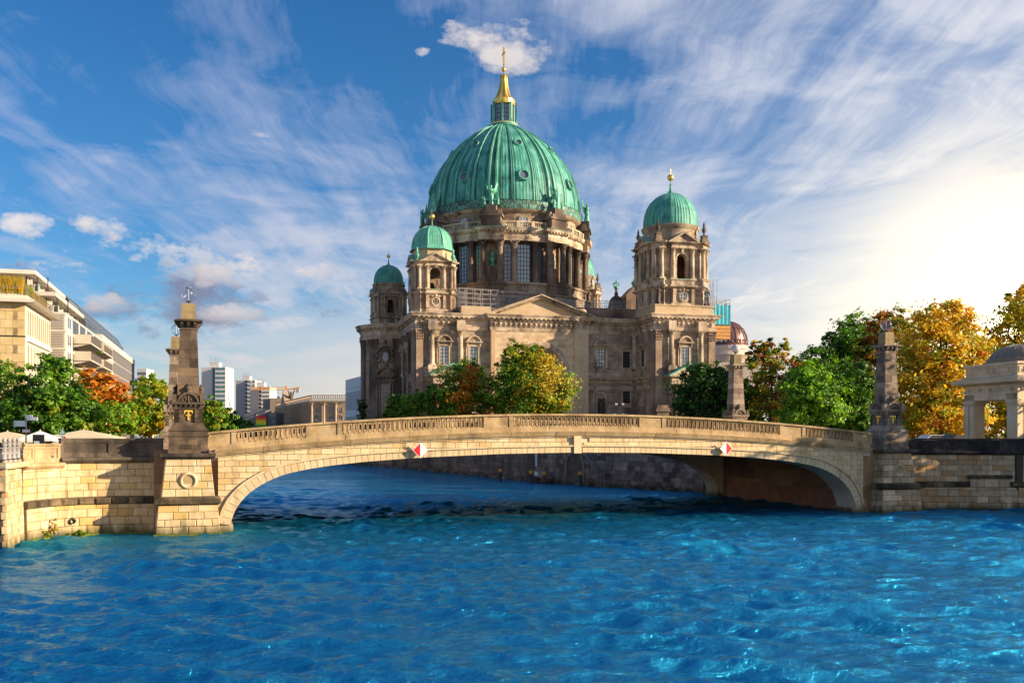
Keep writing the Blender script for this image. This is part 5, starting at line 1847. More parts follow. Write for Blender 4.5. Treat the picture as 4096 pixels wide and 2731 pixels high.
def tower_big(loc, scale=1.0, urnm=None):
    m = MB()
    m.box(-7.05, 7.05, -7.05, 7.05, 33.0, 33.6)
    m.prism_xy([(x * .95, y * .95) for x, y in TPATH], 33.0, 39.2)
    tw = link('tower', m.mesh('tower', M_CATH), church, loc, None, (scale,) * 3)
    m = MB()
    m.sweep(TPATH, [(-.6, 35.0), (.0, 35.0), (.0, 35.5), (-.25, 35.7), (-.6, 35.7)], True)
    m.sweep(TPATH, [(-.6, 38.9), (-.1, 38.9), (.15, 39.15), (.35, 39.2), (.35, 39.5), (-.05, 39.6), (-.05, 40.6), (.15, 40.65), (.15, 40.85), (-3, 40.9)], True)
    m.build('ledge', M_CATHT, tw)
    m = MB(); m.sweep(TPATH, [(-.5, 40.86), (.17, 40.86), (.05, 40.95), (-.5, 40.97)], True); m.build('copper_flashing', M_COPL, tw)
    m = MB()
    for f in range(4):
        k = len(m.v)
        m.prism_xy([(1.25, -5.9), (4.2, -5.9), (5.9, -4.2), (5.9, -1.25), (4.7, -1.25), (4.7, -4.0), (4.0, -4.7), (1.25, -4.7)], 40.9, 48.0)
        m.prism_xz([(1.25, 45.35)] + [(1.25 * math.cos(t), 45.35 + 1.25 * math.sin(t)) for t in np.linspace(.15, math.pi - .15, 11)] + [(-1.25, 45.35), (-1.25, 48.0), (1.25, 48.0)][0:], -5.9, -4.7)
        m.xform(Matrix.Rotation(f * math.pi / 2, 4, 'Z'), k)
    m.build('belfry', M_CATH, tw)
    m = MB(); m.prism_xy([(-4.6, -4.6), (4.6, -4.6), (4.6, 4.6), (-4.6, 4.6)], 47.4, 47.9); m.box(-2.6, 2.6, 2.0, 2.3, 40.9, 47.4)
    m.build('belfry_ceiling', M_CATHP, tw)
    m = MB()
    for x in (-2, 0, 2):
        m.tube((x, -3, 41), (x + .8, -2.2, 44.2), .09, 4); m.tube((x + 1.4, -3, 41), (x + .2, -2.2, 44.2), .09, 4)
    m.box(-3, 3, -2.6, -2.3, 44.0, 44.3); m.box(-3, 3, 2.3, 2.6, 44.0, 44.3)
    m.lathe([(1.1, 41.6), (.95, 41.8), (.75, 42.6), (.5, 43.2), (.0, 43.4)], 12, (0, 0), caps=False)
    m.build('bell_frame', M_BRONZE, tw)
    AS = MB(); AS.archring(0, 45.35, 1.27, 1.65, -6.12, -5.7, n=14)
    for sg in (-1, 1):
        AS.box(min(sg * 1.27, sg * 1.65), max(sg * 1.27, sg * 1.65), -6.08, -5.7, 40.95, 45.2); AS.box(min(sg * 1.2, sg * 1.8), max(sg * 1.2, sg * 1.8), -6.2, -5.7, 45.1, 45.4)
    AS.prism_yz([(-6.1, 46.5), (-6.35, 46.7), (-6.6, 47.6), (-5.8, 47.6), (-5.8, 46.5)], -.25, .25)
    AM = AS.mesh('arch_surround', M_CATHT)
    C = col_mesh('tower_column', 6.9, .5, M_CATHT, 12)
    for f in range(4):
        R4 = Matrix.Rotation(f * math.pi / 2, 4, 'Z')
        link('arch_surround', AM, tw, (0, 0, 0), f * math.pi / 2)
        for (x, y) in ((-2.3, -6.35), (2.3, -6.35), (5.0, -6.3), (6.3, -5.0)):
            p = R4 @ Vector((x, y, 40.9)); link('column', C, tw, p, f * math.pi / 2)
        # oculus with consoles
        m = MB(); m.ring_tube((0, -6.62, 37.1), 1.0, .2, 20, 6); m.ring_tube((0, -6.6, 37.1), 1.32, .12, 20, 5)
        m.box(-2.6, 2.6, -6.75, -6.3, 34.9, 35.3)
        for sg in (-1, 1):
            m.prism_yz([(-6.5, 35.5), (-6.9, 35.6), (-6.85, 36.4), (-7.1, 37.6), (-7.15, 38.4), (-6.9, 38.7), (-6.5, 38.8)], sg * 2.2 - .35, sg * 2.2 + .35)
            m.sphere((sg * .8, -6.75, 38.45), .35, 7, 5, 1.3, .8, .8)
        m.sphere((0, -6.8, 38.55), .42, 7, 5)
        m.xform(R4); oc = m.build('oculus', M_CATHT, tw, smooth=35)
        m = MB(); m.lathe([(0, 0), (.98, 0)], 18, caps=False); m.xform(R4 @ Matrix.Translation((0, -6.63, 37.1)) @ Matrix.Rotation(RAD(90), 4, 'X')); m.build('pane', M_GLASS, oc)
        m = MB()
        for k in (-.33, .33):
            m.box(k - .04, k + .04, -6.7, -6.6, 36.2, 38.0); m.box(-.93, .93, -6.69, -6.6, 37.1 + k - .04, 37.1 + k + .04)
        m.xform(R4); m.build('glazing_bars', M_BAR, oc)
        # pediment
        m = MB(); m.prism_xz([(-3.2, 49.05), (3.2, 49.05), (0, 51.0)], -6.9, -3.5)
        for sg in (-1, 1):
            P = [(sg * 3.75, 49.0), (0, 51.25), (0, 50.85), (sg * 3.75, 48.75)]
            m.prism_xz(P if sg > 0 else P[::-1], -7.5, -3.5)
        m.xform(R4); pe = m.build('pediment', M_CATHT, tw)
        m = MB()
        for sg in (-1, 1):
            P = [(sg * 3.8, 49.04), (0, 51.32), (0, 51.26), (sg * 3.8, 48.98)]
            m.prism_xz(P if sg > 0 else P[::-1], -7.2, -3.5)
        m.xform(R4); m.build('copper_roof', M_COPL, pe)
        # pinnacle
        m = MB(); m.frustum(5.55, -5.55, 48.9, 49.4, .95, .95, .95, .95); m.frustum(5.55, -5.55, 49.4, 50.7, .8, .8, .55, .55); m.box(4.9, 6.2, -6.2, -4.9, 50.7, 50.95)
        k = len(m.v); m.add(URN.v, URN.f); m.xform(Matrix.Translation((5.55, -5.55, 50.95)), k)
        m.xform(R4); m.build('pinnacle', urnm or M_CATHD, tw)
    m = MB()
    m.sweep(TPATH, [(-1.2, 47.7), (-.15, 47.7), (-.1, 48.2), (-.15, 48.25), (-.15, 48.6), (.15, 48.7), (.55, 48.85), (.6, 49.05), (-2.8, 49.3)], True)
    m.build('entablature', M_CATHT, tw)
    m = MB(); m.lathe([(6.15, 49.0), (6.15, 52.2), (6.3, 52.3), (6.5, 52.7), (6.6, 53.0), (6.6, 53.2), (5.9, 53.45), (0, 53.45)], 48); m.build('drum', M_CATH, tw, smooth=30)
    prof = [(6.0, 53.35), (6.02, 53.9), (5.98, 55.0), (5.75, 56.5), (5.25, 57.9), (4.45, 59.2), (3.4, 60.2), (2.2, 60.9), (1.0, 61.3), (.35, 61.5)]
    m = seam_dome(prof, 56, 3, .06); dm = m.build('dome', M_COP, tw)
    m = MB()
    for k in range(8):
        rib_strip(prof[:-1], math.tau * (k + .5) / 8, .26, .16, m)
    for k in range(8):
        pass
    m.build('dome_ribs', M_COPL, dm)
    m = MB(); m.lathe([(.95, 61.2), (.8, 61.5), (.35, 61.9), (.25, 62.6), (.2, 63.2), (.3, 63.3), (.1, 63.5), (.07, 64.3)], 10); m.build('finial', M_COP, tw, smooth=40)
    m = MB(); m.sphere((0, 0, 64.95), .76, 18, 12); m.sphere((0, 0, 66.3), .16, 8, 6); m.tube((0, 0, 65.7), (0, 0, 66.9), .06, 5); m.tube((0, 0, 66.8), (0, 0, 68.0), .02, 4)
    m.build('gilded_ball', M_GOLD, tw, smooth=50)
    return tw


tb = tower_big((57.7, -3.5, 0))
sw = copy_tree(tb, church); sw.location = (57.7, 65, 0)
se = copy_tree(tb, church); se.scale = (.66, .66, .66); se.location = (1.3, 53.6, 38.9 - 40.9 * .66)
m = MB(); m.prism_xy([(-3.6, 49), (6.2, 49), (6.2, 58.5), (-3.6, 58.5)], 33, 36.0); m.build('tower_base', M_CATH, church)
# parapet block below the right tower and its statues
m = MB(); m.sweep([(BU0 + .3, .5), (BU0 + .3, BV + .3), (BU1 - .3, BV + .3), (BU1 - .3, 5)], [(-1.2, 33), (.25, 33), (.25, 33.5), (.05, 33.6), (.05, 34.8), (.2, 34.85), (.2, 35.1), (-1.2, 35.1)])
m.build('parapet', M_CATHN, church)
m = MB(); m.box(BU0 + 1, BU1 - 1, BV + 1, 4, 33, 34.9); m.build('tower_base', M_CATHD, church)
link('statue', figure(4.2, M_STATUE, False, 2, False, seed=5), church, (BU0 + 1.3, BV + 1.0, 35.1), RAD(20))
link('statue', figure(4.2, M_STATUE, False, 0, False, seed=8), church, (BU1 - 1.3, BV + 1.0, 35.1), RAD(10))


# smaller octagonal tower on the near corner
def tower_small(loc):
    m = MB()
    R_ = 4.9
    P8 = [(2.2, -R_), (2.2, -4.4), (3.2, -4.4), (3.5, -4.85), (4.85, -3.5), (4.4, -3.2), (4.4, -2.2), (R_, -2.2)]
    path = []
    for f in range(4):
        c_, s_ = math.cos(f * math.pi / 2), math.sin(f * math.pi / 2)
        path += [(x * c_ - y * s_, x * s_ + y * c_) for x, y in P8]
    m.prism_xy([(x * .96, y * .96) for x, y in path], 33, 38.0)
    tw = link('tower', m.mesh('tower', M_CATHP), church, loc)
    m = MB(); m.sweep(path, [(-.5, 33.4), (.1, 33.4), (.1, 34.1), (-.1, 34.3), (-.5, 34.3)], True)
    m.sweep(path, [(-.5, 37.4), (-.05, 37.4), (.25, 37.7), (.25, 37.95), (-.05, 38.0), (-.05, 38.4), (.1, 38.45), (.1, 38.55), (-2, 38.6)], True)
    m.build('ledge', M_CATHT, tw)
    m = MB(); m.sweep(path, [(-.4, 38.56), (.13, 38.56), (.02, 38.64), (-.4, 38.66)], True); m.build('copper_flashing', M_COPL, tw)
    m = MB()
    for f in range(4):
        k = len(m.v)
        m.prism_xy([(1.2, -4.3), (3.1, -4.3), (4.3, -3.1), (4.3, -1.2), (3.5, -1.2), (3.5, -2.9), (2.9, -3.5), (1.2, -3.5)], 38.6, 44.2)
        m.prism_xz([(1.2, 42.2)] + [(1.2 * math.cos(t), 42.2 + 1.2 * math.sin(t)) for t in np.linspace(.15, math.pi - .15, 11)] + [(-1.2, 42.2), (-1.2, 44.2), (1.2, 44.2)], -4.3, -3.5)
        m.xform(Matrix.Rotation(f * math.pi / 2, 4, 'Z'), k)
    m.build('belfry', M_CATH, tw)
    m = MB(); m.box(-3.5, 3.5, -3.5, 3.5, 43.6, 44.0); m.box(-3, 3, 1.6, 1.9, 38.6, 43.6); m.build('belfry_ceiling', M_CATHP, tw)
    m = MB()
    for x in (-1.5, .2):
        m.tube((x, -2.4, 38.7), (x + .9, -1.8, 41.6), .08, 4); m.tube((x + 1.5, -2.4, 38.7), (x + .1, -1.8, 41.6), .08, 4)
    m.box(-2.6, 2.6, -2.0, -1.75, 41.5, 41.75)
    m.lathe([(.9, 39.2), (.75, 39.4), (.55, 40.2), (.35, 40.6), (0, 40.8)], 12, caps=False)
    m.build('bell_frame', M_BRONZE, tw)
    AS = MB(); AS.archring(0, 42.2, 1.22, 1.52, -4.5, -4.1, n=14)
    for sg in (-1, 1):
        AS.box(min(sg * 1.22, sg * 1.52), max(sg * 1.22, sg * 1.52), -4.46, -4.1, 38.65, 42.1)
    AS.prism_yz([(-4.45, 43.2), (-4.7, 43.4), (-4.9, 44.0), (-4.1, 44.0), (-4.1, 43.2)], -.22, .22)
    AM = AS.mesh('arch_surround', M_CATHT)
    C = col_mesh('tower_column', 5.2, .4, M_CATHT, 12)
    UM = MB(); UM.add(URN.v, URN.f); UMm = UM.mesh('corner_urn', M_COPS, smooth=40)
    for f in range(4):
        R4 = Matrix.Rotation(f * math.pi / 2, 4, 'Z')
        link('arch_surround', AM, tw, (0, 0, 0), f * math.pi / 2)
        for (x, y) in ((-1.85, -4.55), (1.85, -4.55), (3.55, -4.4), (4.4, -3.55)):
            p = R4 @ Vector((x, y, 38.6)); link('column', C, tw, p, f * math.pi / 2)
        m = MB(); m.ring_tube((0, -4.75, 35.9), .85, .18, 20, 6); m.ring_tube((0, -4.72, 35.9), 1.12, .1, 20, 5); m.box(-2, 2, -4.9, -4.5, 33.9, 34.25)
        for sg in (-1, 1):
            m.prism_yz([(-4.6, 34.4), (-5.0, 34.5), (-4.9, 35.3), (-5.15, 36.4), (-5.1, 37.2), (-4.6, 37.3)], sg * 1.9 - .28, sg * 1.9 + .28)
            m.sphere((sg * .65, -4.85, 37.05), .3, 7, 5, 1.4, .8, .8)
        m.sphere((0, -4.9, 37.15), .36, 7, 5)
        m.xform(R4); oc = m.build('oculus', M_CATHT, tw, smooth=35)
        m = MB(); m.lathe([(0, 0), (.84, 0)], 18, caps=False); m.xform(R4 @ Matrix.Translation((0, -4.76, 35.9)) @ Matrix.Rotation(RAD(90), 4, 'X')); m.build('pane', M_GLASSD, oc)
        m = MB()
        for k in (-.28, .28):
            m.box(k - .035, k + .035, -4.83, -4.73, 35.1, 36.7); m.box(-.8, .8, -4.82, -4.73, 35.9 + k - .035, 35.9 + k + .035)
        m.xform(R4); m.build('glazing_bars', M_CATHT, oc)
        m = MB(); m.prism_xz([(-2.6, 44.9), (2.6, 44.9), (0, 46.4)], -4.9, -3.0)
        for sg in (-1, 1):
            P = [(sg * 3.1, 44.85), (0, 46.7), (0, 46.35), (sg * 3.1, 44.6)]
            m.prism_xz(P if sg > 0 else P[::-1], -5.3, -2.6)
        m.xform(R4); pe = m.build('pediment', M_CATHT, tw)
        m = MB()
        for sg in (-1, 1):
            P = [(sg * 3.15, 44.9), (0, 46.78), (0, 46.71), (sg * 3.15, 44.84)]
            m.prism_xz(P if sg > 0 else P[::-1], -5.1, -2.6)
        m.xform(R4); m.build('copper_roof', M_COPL, pe)
        p = R4 @ Vector((4.0, -4.0, 44.75)); link('corner_urn', UMm, tw, p)
    m = MB()
    m.sweep(path, [(-1.0, 43.8), (-.12, 43.8), (-.08, 44.2), (-.12, 44.25), (-.12, 44.45), (.15, 44.5), (.45, 44.65), (.5, 44.8), (-2.2, 45.0)], True)
    m.build('entablature', M_CATHT, tw)
    oc8 = lambda r: [(r * math.cos(math.tau * (i + .5) / 8), r * math.sin(math.tau * (i + .5) / 8)) for i in range(8)]
    m = MB(); m.prism_xy(oc8(4.5), 44.8, 47.7); m.build('attic', M_CATHN, tw)
    prof = [(5.15, 47.6), (5.15, 47.8), (4.75, 48.25), (4.65, 48.6), (4.55, 49.0), (4.45, 49.9), (4.15, 50.9), (3.6, 51.8), (2.75, 52.6), (1.7, 53.15), (.7, 53.4), (.2, 53.5)]
    m = MB(); m.lathe(prof, 8, rot=math.tau / 16, caps=False)
    dm = m.build('dome', M_COPL, tw)
    m = MB()
    for k in range(8):
        rib_strip(prof[3:-1], math.tau * (k + .5) / 8, .18, .1, m)
        for j in (-.66, -.33, 0, .33, .66):
            pr = []
            for (r, z) in prof[3:-1]:
                t = math.tau / 16 * j
                pr.append((r * math.cos(math.tau / 16) / math.cos(t), z))
            rib_strip(pr, math.tau * k / 8 + math.tau / 16 * j, .05, .05, m)
    m.build('dome_seams', M_COPL, dm)
    m = MB(); m.lathe([(.3, 53.4), (.2, 53.8), (.13, 54.6), (.1, 55.0)], 8); m.build('finial', M_COP, tw)
    m = MB(); m.sphere((0, 0, 55.55), .64, 18, 12); m.tube((0, 0, 56.1), (0, 0, 57.4), .03, 4); m.build('gilded_ball', M_GOLD, tw, smooth=50)
    return tw


tower_small((4.95, 8.0, 0))

# ------------------------------------------------------------------ drum, dome, lantern
DC = (27.5, 30.8, 0)


def pol(r, a):
    return (r * math.cos(a), r * math.sin(a))


def drum_path(rb, rr, hw=8.2):
    pts = []
    for k in range(8):
        c = -67.5 + 45 * k
        for a in (c - hw, c + hw):
            pass
        pts.append(pol(rb, RAD(c - hw - .01))); pts.append(pol(rr, RAD(c - hw))); pts.append(pol(rr, RAD(c))); pts.append(pol(rr, RAD(c + hw))); pts.append(pol(rb, RAD(c + hw + .01)))
        for j in range(1, 6):
            pts.append(pol(rb, RAD(c + hw + (45 - 2 * hw) * j / 6)))
    return pts


m = MB(); m.lathe([(23.2, 33), (23.2, 36.2), (22.2, 37.2), (21.9, 37.3), (21.9, 39.0), (22.2, 39.2), (22.2, 39.5), (21.3, 39.7), (21.3, 41.3), (21.6, 41.5), (21.6, 42.0), (18.3, 42.0), (18.3, 52.2), (18.6, 52.3), (18.6, 59.2)], 96)
drum = link('drum', m.mesh('drum', M_DRUM, smooth=30), church, DC)
m = MB()
m.sweep(drum_path(20.4, 21.6), [(-2.4, 51.9), (-.1, 51.9), (-.1, 52.3), (0, 52.35), (0, 52.7), (.1, 52.75), (-.05, 52.8), (-.05, 53.6), (.15, 53.7), (.15, 53.95), (.6, 54.1), (.75, 54.5), (.8, 54.65), (-2.2, 54.8)], True)
m.build('entablature', M_CATHT, drum)
m = MB()
for k in range(160):
    a = math.tau * k / 160
    dd = min(abs((math.degrees(a) + 67.5 - 45 * j + 180) % 360 - 180) for j in range(8))
    r = 21.6 if dd < 8.3 else 20.4
    k0 = len(m.v); m.box(r + .05, r + .55, -.18, .18, 53.72, 54.05); m.xform(Matrix.Rotation(a, 4, 'Z'), k0)
o = m.build('modillion_row', M_CATHT, drum); o['kind'] = 'stuff'
m = MB(); m.sweep(drum_path(20.4, 21.6), [(-.6, 54.72), (.82, 54.72), (.7, 54.80), (-.6, 54.95)], True); m.build('copper_flashing', M_COPL, drum)
m = MB(); m.sweep(drum_path(20.6, 21.9), [(-3, 39.7), (0, 39.7), (0, 41.4), (.2, 41.5), (.2, 41.9), (-3, 42.02)], True); m.build('stylobate', M_CATHD, drum)
DCOL = col_mesh('drum_column', 9.9, .72, M_CATHD, 16)
GW = MB(); GW.add([(-1.55, 0, 0), (1.55, 0, 0), (1.55, 0, 8.9), (-1.55, 0, 8.9)], [(0, 1, 2, 3)]); GWm = GW.mesh('pane', M_GLASS)
GN = MB(); GN.add([(-.8, 0, 0), (.8, 0, 0), (.8, 0, 8.9), (-.8, 0, 8.9)], [(0, 1, 2, 3)]); GNm = GN.mesh('pane', M_GLASSG)


def frame_mesh(w, h):
    f = MB()
    for sg in (-1, 1):
        f.box(min(sg * w, sg * (w + .35)), max(sg * w, sg * (w + .35)), -.55, .4, -.2, h + .5)
    f.box(-w, w, -.55, .4, h, h + .5); f.box(-w - .5, w + .5, -.7, .4, -.6, -.2)
    return f.mesh('drum_window', M_CATHD)


def bars_mesh(w, h, nx, ny):
    f = MB()
    for i in range(nx + 1):
        x = -w + 2 * w * i / nx; f.box(x - .045, x + .045, -.12, 0, 0, h)
    for j in range(ny + 1):
        z = h * j / ny; f.box(-w, w, -.11, 0, z - .045, z + .045)
    return f.mesh('glazing_bars', M_BAR)


FW, FN = frame_mesh(1.55, 8.9), frame_mesh(.8, 8.9)
BWm, BNm = bars_mesh(1.55, 8.9, 4, 9), bars_mesh(.8, 8.9, 2, 9)
ANG = [figure(4.6, M_COPS, True, 1 + k % 2, k % 2 == 0, 'angel_statue', k, True) for k in range(3)]
NB = MB(); NB.archring(0, 48.9, 1.0, 1.25, -.25, .1, n=12); NB.box(-1.25, -1.0, -.25, .1, 46.2, 48.9); NB.box(1.0, 1.25, -.25, .1, 46.2, 48.9); NB.box(-1.35, 1.35, -.6, .1, 42, 46.2); NB.box(-1.5, 1.5, -.8, .1, 45.8, 46.2); NB.box(-1.0, 1.0, -.75, -.5, 42.6, 45.2)
NBm = NB.mesh('drum_niche', M_DRUM)
UD = MB(); UD.add(URN.v, URN.f); UDm = UD.mesh('urn', M_COPS, smooth=40)
PDm = MB()
for (z0, z1, hx, hy) in ((54.6, 55.3, 2.75, 1.35), (55.3, 57.2, 2.3, 1.05), (57.2, 57.7, 2.75, 1.35), (57.7, 58.5, 1.9, 1.0), (58.5, 59.9, 1.2, .9)):
    PDm.box(-hx, hx, -hy, 2.0, z0, z1)
for sg in (-1, 1):
    PDm.frustum(sg * 1.9, .2, 57.7, 59.0, .75, .8, .3, .5)
PDme = PDm.mesh('statue_pedestal', M_CATHD)
for k in range(8):
    c = -67.5 + 45 * k
    for da in (-5.6, 5.6):
        a = RAD(c + da); link('drum_column', DCOL, drum, pol(20.75, a) + (42.0,), a + RAD(90))
    a = RAD(c)
    link('drum_niche', NBm, drum, pol(18.4, a) + (0,), a + RAD(90))
    link('urn', UDm, drum, pol(19.0, a) + (46.2,), 0, (1.5, 1.5, 1.15))
    m = MB(); m.box(-2.9, 2.9, -1.5, .5, 42.0, 51.9)
    m = None
    link('statue_pedestal', PDme, drum, pol(20.7, a) + (0,), a + RAD(90))
    link('angel_statue', ANG[k % 3], drum, pol(21.0, a) + (59.9,), a + RAD(90) + rnd.uniform(-.3, .3))
    b = c + 22.5
    for da in (-7.4, 7.4):
        a = RAD(b + da); link('drum_column', DCOL, drum, pol(19.7, a) + (42.0,), a + RAD(90))
    for da, F_, G_, B_ in ((0, FW, GWm, BWm), (-11.8, FN, GNm, BNm), (11.8, FN, GNm, BNm)):
        a = RAD(b + da)
        w_ = link('drum_window', F_, drum, pol(18.3, a) + (42.4,), a + RAD(90))
        link('pane', G_, w_, (0, -.2, 0)); link('glazing_bars', B_, w_, (0, -.2, 0))
    # attic window
    a = RAD(b)
    q = MB(); q.box(-1.15, -.9, -.25, .1, 55.9, 57.9); q.box(.9, 1.15, -.25, .1, 55.9, 57.9); q.box(-1.15, 1.15, -.25, .1, 57.7, 57.95); q.box(-1.3, 1.3, -.35, .1, 55.7, 55.9)
    w_ = q.build('attic_window', M_CATHT, drum, pol(18.55, a) + (0,), a + RAD(90))
    q = MB(); q.add([(-.9, -.1, 55.9), (.9, -.1, 55.9), (.9, -.1, 57.7), (-.9, -.1, 57.7)], [(0, 1, 2, 3)]); q.build('pane', M_GLASS, w_)
    q = MB()
    for x in (-.3, .3):
        q.box(x - .04, x + .04, -.16, -.05, 55.9, 57.7)
    q.box(-.9, .9, -.155, -.05, 56.76, 56.84); q.build('glazing_bars', M_WHITE, w_)
# balustrade above the cornice
for k in range(8):
    b = -45 + 45 * k
    pts = [pol(20.2, RAD(b + d)) for d in np.linspace(-14.5, 14.5, 8)]
    m = MB(); m.sweep(pts, [(-.25, 54.8), (.25, 54.8), (.25, 55.1), (-.25, 55.1), (-.25, 54.8)]); m.sweep(pts, [(-.28, 56.1), (.28, 56.1), (.28, 56.4), (-.28, 56.4), (-.28, 56.1)])
    for d in (-14.5, -5, 5, 14.5):
        k0 = len(m.v); m.box(19.85, 20.55, -.4, .4, 54.8, 56.45); m.xform(Matrix.Rotation(RAD(b + d), 4, 'Z'), k0)
    ba = m.build('balustrade', M_CATHT, drum)
    m = MB()
    for d in np.linspace(-13, 13, 21):
        if min(abs(d - 5), abs(d + 5)) < 1:
            continue
        m.lathe([(.1, 55.1), (.17, 55.35), (.08, 55.75), (.13, 56.1)], 6, pol(20.2, RAD(b + d)))
    o = m.build('balusters', M_CATHT, ba, smooth=50); o['kind'] = 'stuff'
# attic cornice
m = MB(); m.lathe([(18.5, 58.7), (18.8, 58.8), (19.5, 59.2), (19.7, 59.4), (19.7, 59.55), (18.5, 59.6)], 96, caps=False); m.build('attic_cornice', M_CATHT, drum, smooth=30)

DPROF = [(r * .965, z) for r, z in [(19.55, 59.5), (19.6, 60.4), (19.6, 61.4), (19.66, 62.0), (19.62, 63.2), (19.45, 65.0), (19.1, 67.0), (18.55, 69.0), (17.7, 71.1), (16.6, 73.1), (15.3, 75.0), (13.8, 76.8), (12.0, 78.7), (10.1, 80.4), (8.2, 81.8), (6.2, 83.0), (4.6, 83.8), (3.6, 84.2)]]
m = seam_dome(DPROF[2:], 144, 3, .05)
dome = link('main_dome', m.mesh('main_dome', M_COP), church, DC)
m = MB(); m.lathe([(19.75, 59.45), (19.8, 59.6), (19.8, 61.4), (19.95, 61.5), (19.6, 61.62)], 120, caps=False)
m.build('dome_foot_band', M_COPB, dome, smooth=30)
prd = DPROF[2:]
for k in range(8):
    c = -67.5 + 45 * k
    m = MB()
    for da in (-2.6, 2.6):
        rib_strip(prd, RAD(c + da), .34, .50, m, .3)
    m.build('main_rib', M_COPL, dome)
    m = MB(); rib_strip(prd, RAD(c), .62, .10, m, .25); rib_strip(prd, RAD(c - 5.4), .30, .06, m, .25); rib_strip(prd, RAD(c + 5.4), .30, .06, m, .25); m.build('rib_shade', M_COPD, dome)  # dark strips put recess shade between and beside the twin ribs
    m = MB()
    for da in (-4.1, -1.1, 1.1, 4.1):
        for j in range(len(prd) - 3):
            for t in (0, .25, .5, .75):
                r = prd[j][0] * (1 - t) + prd[j + 1][0] * t; z = prd[j][1] * (1 - t) + prd[j + 1][1] * t
                m.sphere(pol(r + .12, RAD(c + da)) + (z,), .15, 4, 3)
    o = m.build('rib_beads', M_COPL, dome); o['kind'] = 'stuff'
    for da in (22.5 - 8.0, 22.5 + 8.0):
        m = MB(); rib_strip(prd, RAD(c + da), .42, .22, m, .25); rib_strip(prd, RAD(c + da + .9), .16, .36, m, .25); m.build('rib', M_COPL, dome); m = MB(); rib_strip(prd, RAD(c + da - 1.5), .34, .07, m, .25); rib_strip(prd, RAD(c + da + 1.9), .26, .07, m, .25); m.build('rib_shade', M_COPD, dome)  # ribs, then dark strips painting the shade along their sides
    b = c + 22.5
    for (z, r, rad) in ((67.6, 18.5, 1.2), (76.6, 13.5, .9)):
        a = RAD(b)
        q = MB(); q.lathe([(rad * .78, -.6), (rad * .8, .30), (rad * .95, .45), (rad * 1.12, .40), (rad * 1.22, .15), (rad * 1.22, -.9)], 22, caps=False)
        q.xform(Matrix.Rotation(a, 4, 'Z') @ Matrix.Translation((r, 0, z)) @ Matrix.Rotation(RAD(74 if z < 70 else 62), 4, 'Y'))
        w_ = q.build('round_window', M_COP, dome, smooth=30)
        q = MB(); q.lathe([(0, .05), (rad * .8, .05)], 18, caps=False)
        q.xform(Matrix.Rotation(a, 4, 'Z') @ Matrix.Translation((r, 0, z)) @ Matrix.Rotation(RAD(74 if z < 70 else 62), 4, 'Y')); q.build('pane', M_GLASSG, w_)
# lantern
m = MB(); m.lathe([(3.6, 83.9), (3.9, 84.2), (3.95, 84.6), (3.6, 84.9), (3.5, 85.2), (2.9, 85.4), (0, 85.4)], 32); lan = link('lantern', m.mesh('lantern', M_COP, smooth=30), church, DC)
m = MB(); m.lathe([(3.62, 84.85), (3.66, 85.0), (3.5, 85.1)], 32, caps=False); m.build('gilded_ring', M_GOLD, lan)
for k in range(8):
    a = RAD(-67.5 + 45 * k)
    m = MB(); m.box(2.95, 3.35, -.22, .22, 85.2, 90.4); m.tube((3.15, 0, 85.2), (3.15, 0, 86.2), .34, 8, .22); m.xform(Matrix.Rotation(a, 4, 'Z')); m.build('lantern_post', M_COP, lan)
    m = MB(); m.box(2.3, 2.6, -.12, .12, 85.4, 90.2); m.xform(Matrix.Rotation(a, 4, 'Z')); m.build('lantern_mullion', M_COP, lan)
    a2 = a + RAD(22.5)
    m = MB(); m.add([(2.35, -.85, 85.4), (2.35, .85, 85.4), (2.35, .85, 89.8), (2.35, -.85, 89.8)], [(0, 1, 2, 3)]); m.xform(Matrix.Rotation(a2, 4, 'Z')); m.build('pane', M_GLASS, lan)
    m = MB()
    for y in (-.4, 0, .4):
        m.tube((2.42, y, 85.4), (2.42, y, 89.8), .04, 4)
    for z in (86.5, 87.6, 88.7):
        m.tube((2.42, -.9, z), (2.42, .9, z), .04, 4)
    m.xform(Matrix.Rotation(a2, 4, 'Z')); m.build('glazing_bars', M_BAR, lan)
m = MB(); m.lathe([(2.35, 89.9), (2.75, 90.0), (2.85, 90.3), (2.9, 91.2), (2.7, 91.4), (2.3, 91.5)], 16, rot=math.tau / 32); gold = m.build('gilded_band', M_GOLD, lan)
SP = [(2.45, 91.4), (2.0, 91.9), (1.6, 92.8), (1.28, 94.0), (1.05, 95.3), (.92, 96.6), (.85, 97.6), (.6, 97.9), (0, 97.95)]
m = MB()
n = 48
vs, fs = [], []
for i in range(n):
    t = math.tau * i / n
    k = 1 + .10 * math.cos(8 * t)
    for r, z in SP:
        vs.append((r * k * math.cos(t), r * k * math.sin(t), z))
b = len(SP)
for i in range(n):
    j = (i + 1) % n
    for k in range(b - 1):
        fs.append((i * b + k, j * b + k, j * b + k + 1, i * b + k + 1))
m.add(vs, fs); m.build('gilded_spire', M_GOLD, lan, smooth=True)
m = MB(); m.tube((0, 0, 97.9), (0, 0, 100.6), .1, 8); m.build('cross_rod', M_BRONZE, lan)
m = MB(); m.sphere((0, 0, 99.2), .6, 18, 12); m.build('gilded_ball', M_GOLD, lan, smooth=True)
m = MB(); m.box(-.2, .2, -.2, .2, 100.5, 104.8); m.box(-.19, .19, -1.15, 1.15, 103.1, 103.5)
m.build('gilded_cross', M_GOLD, lan)
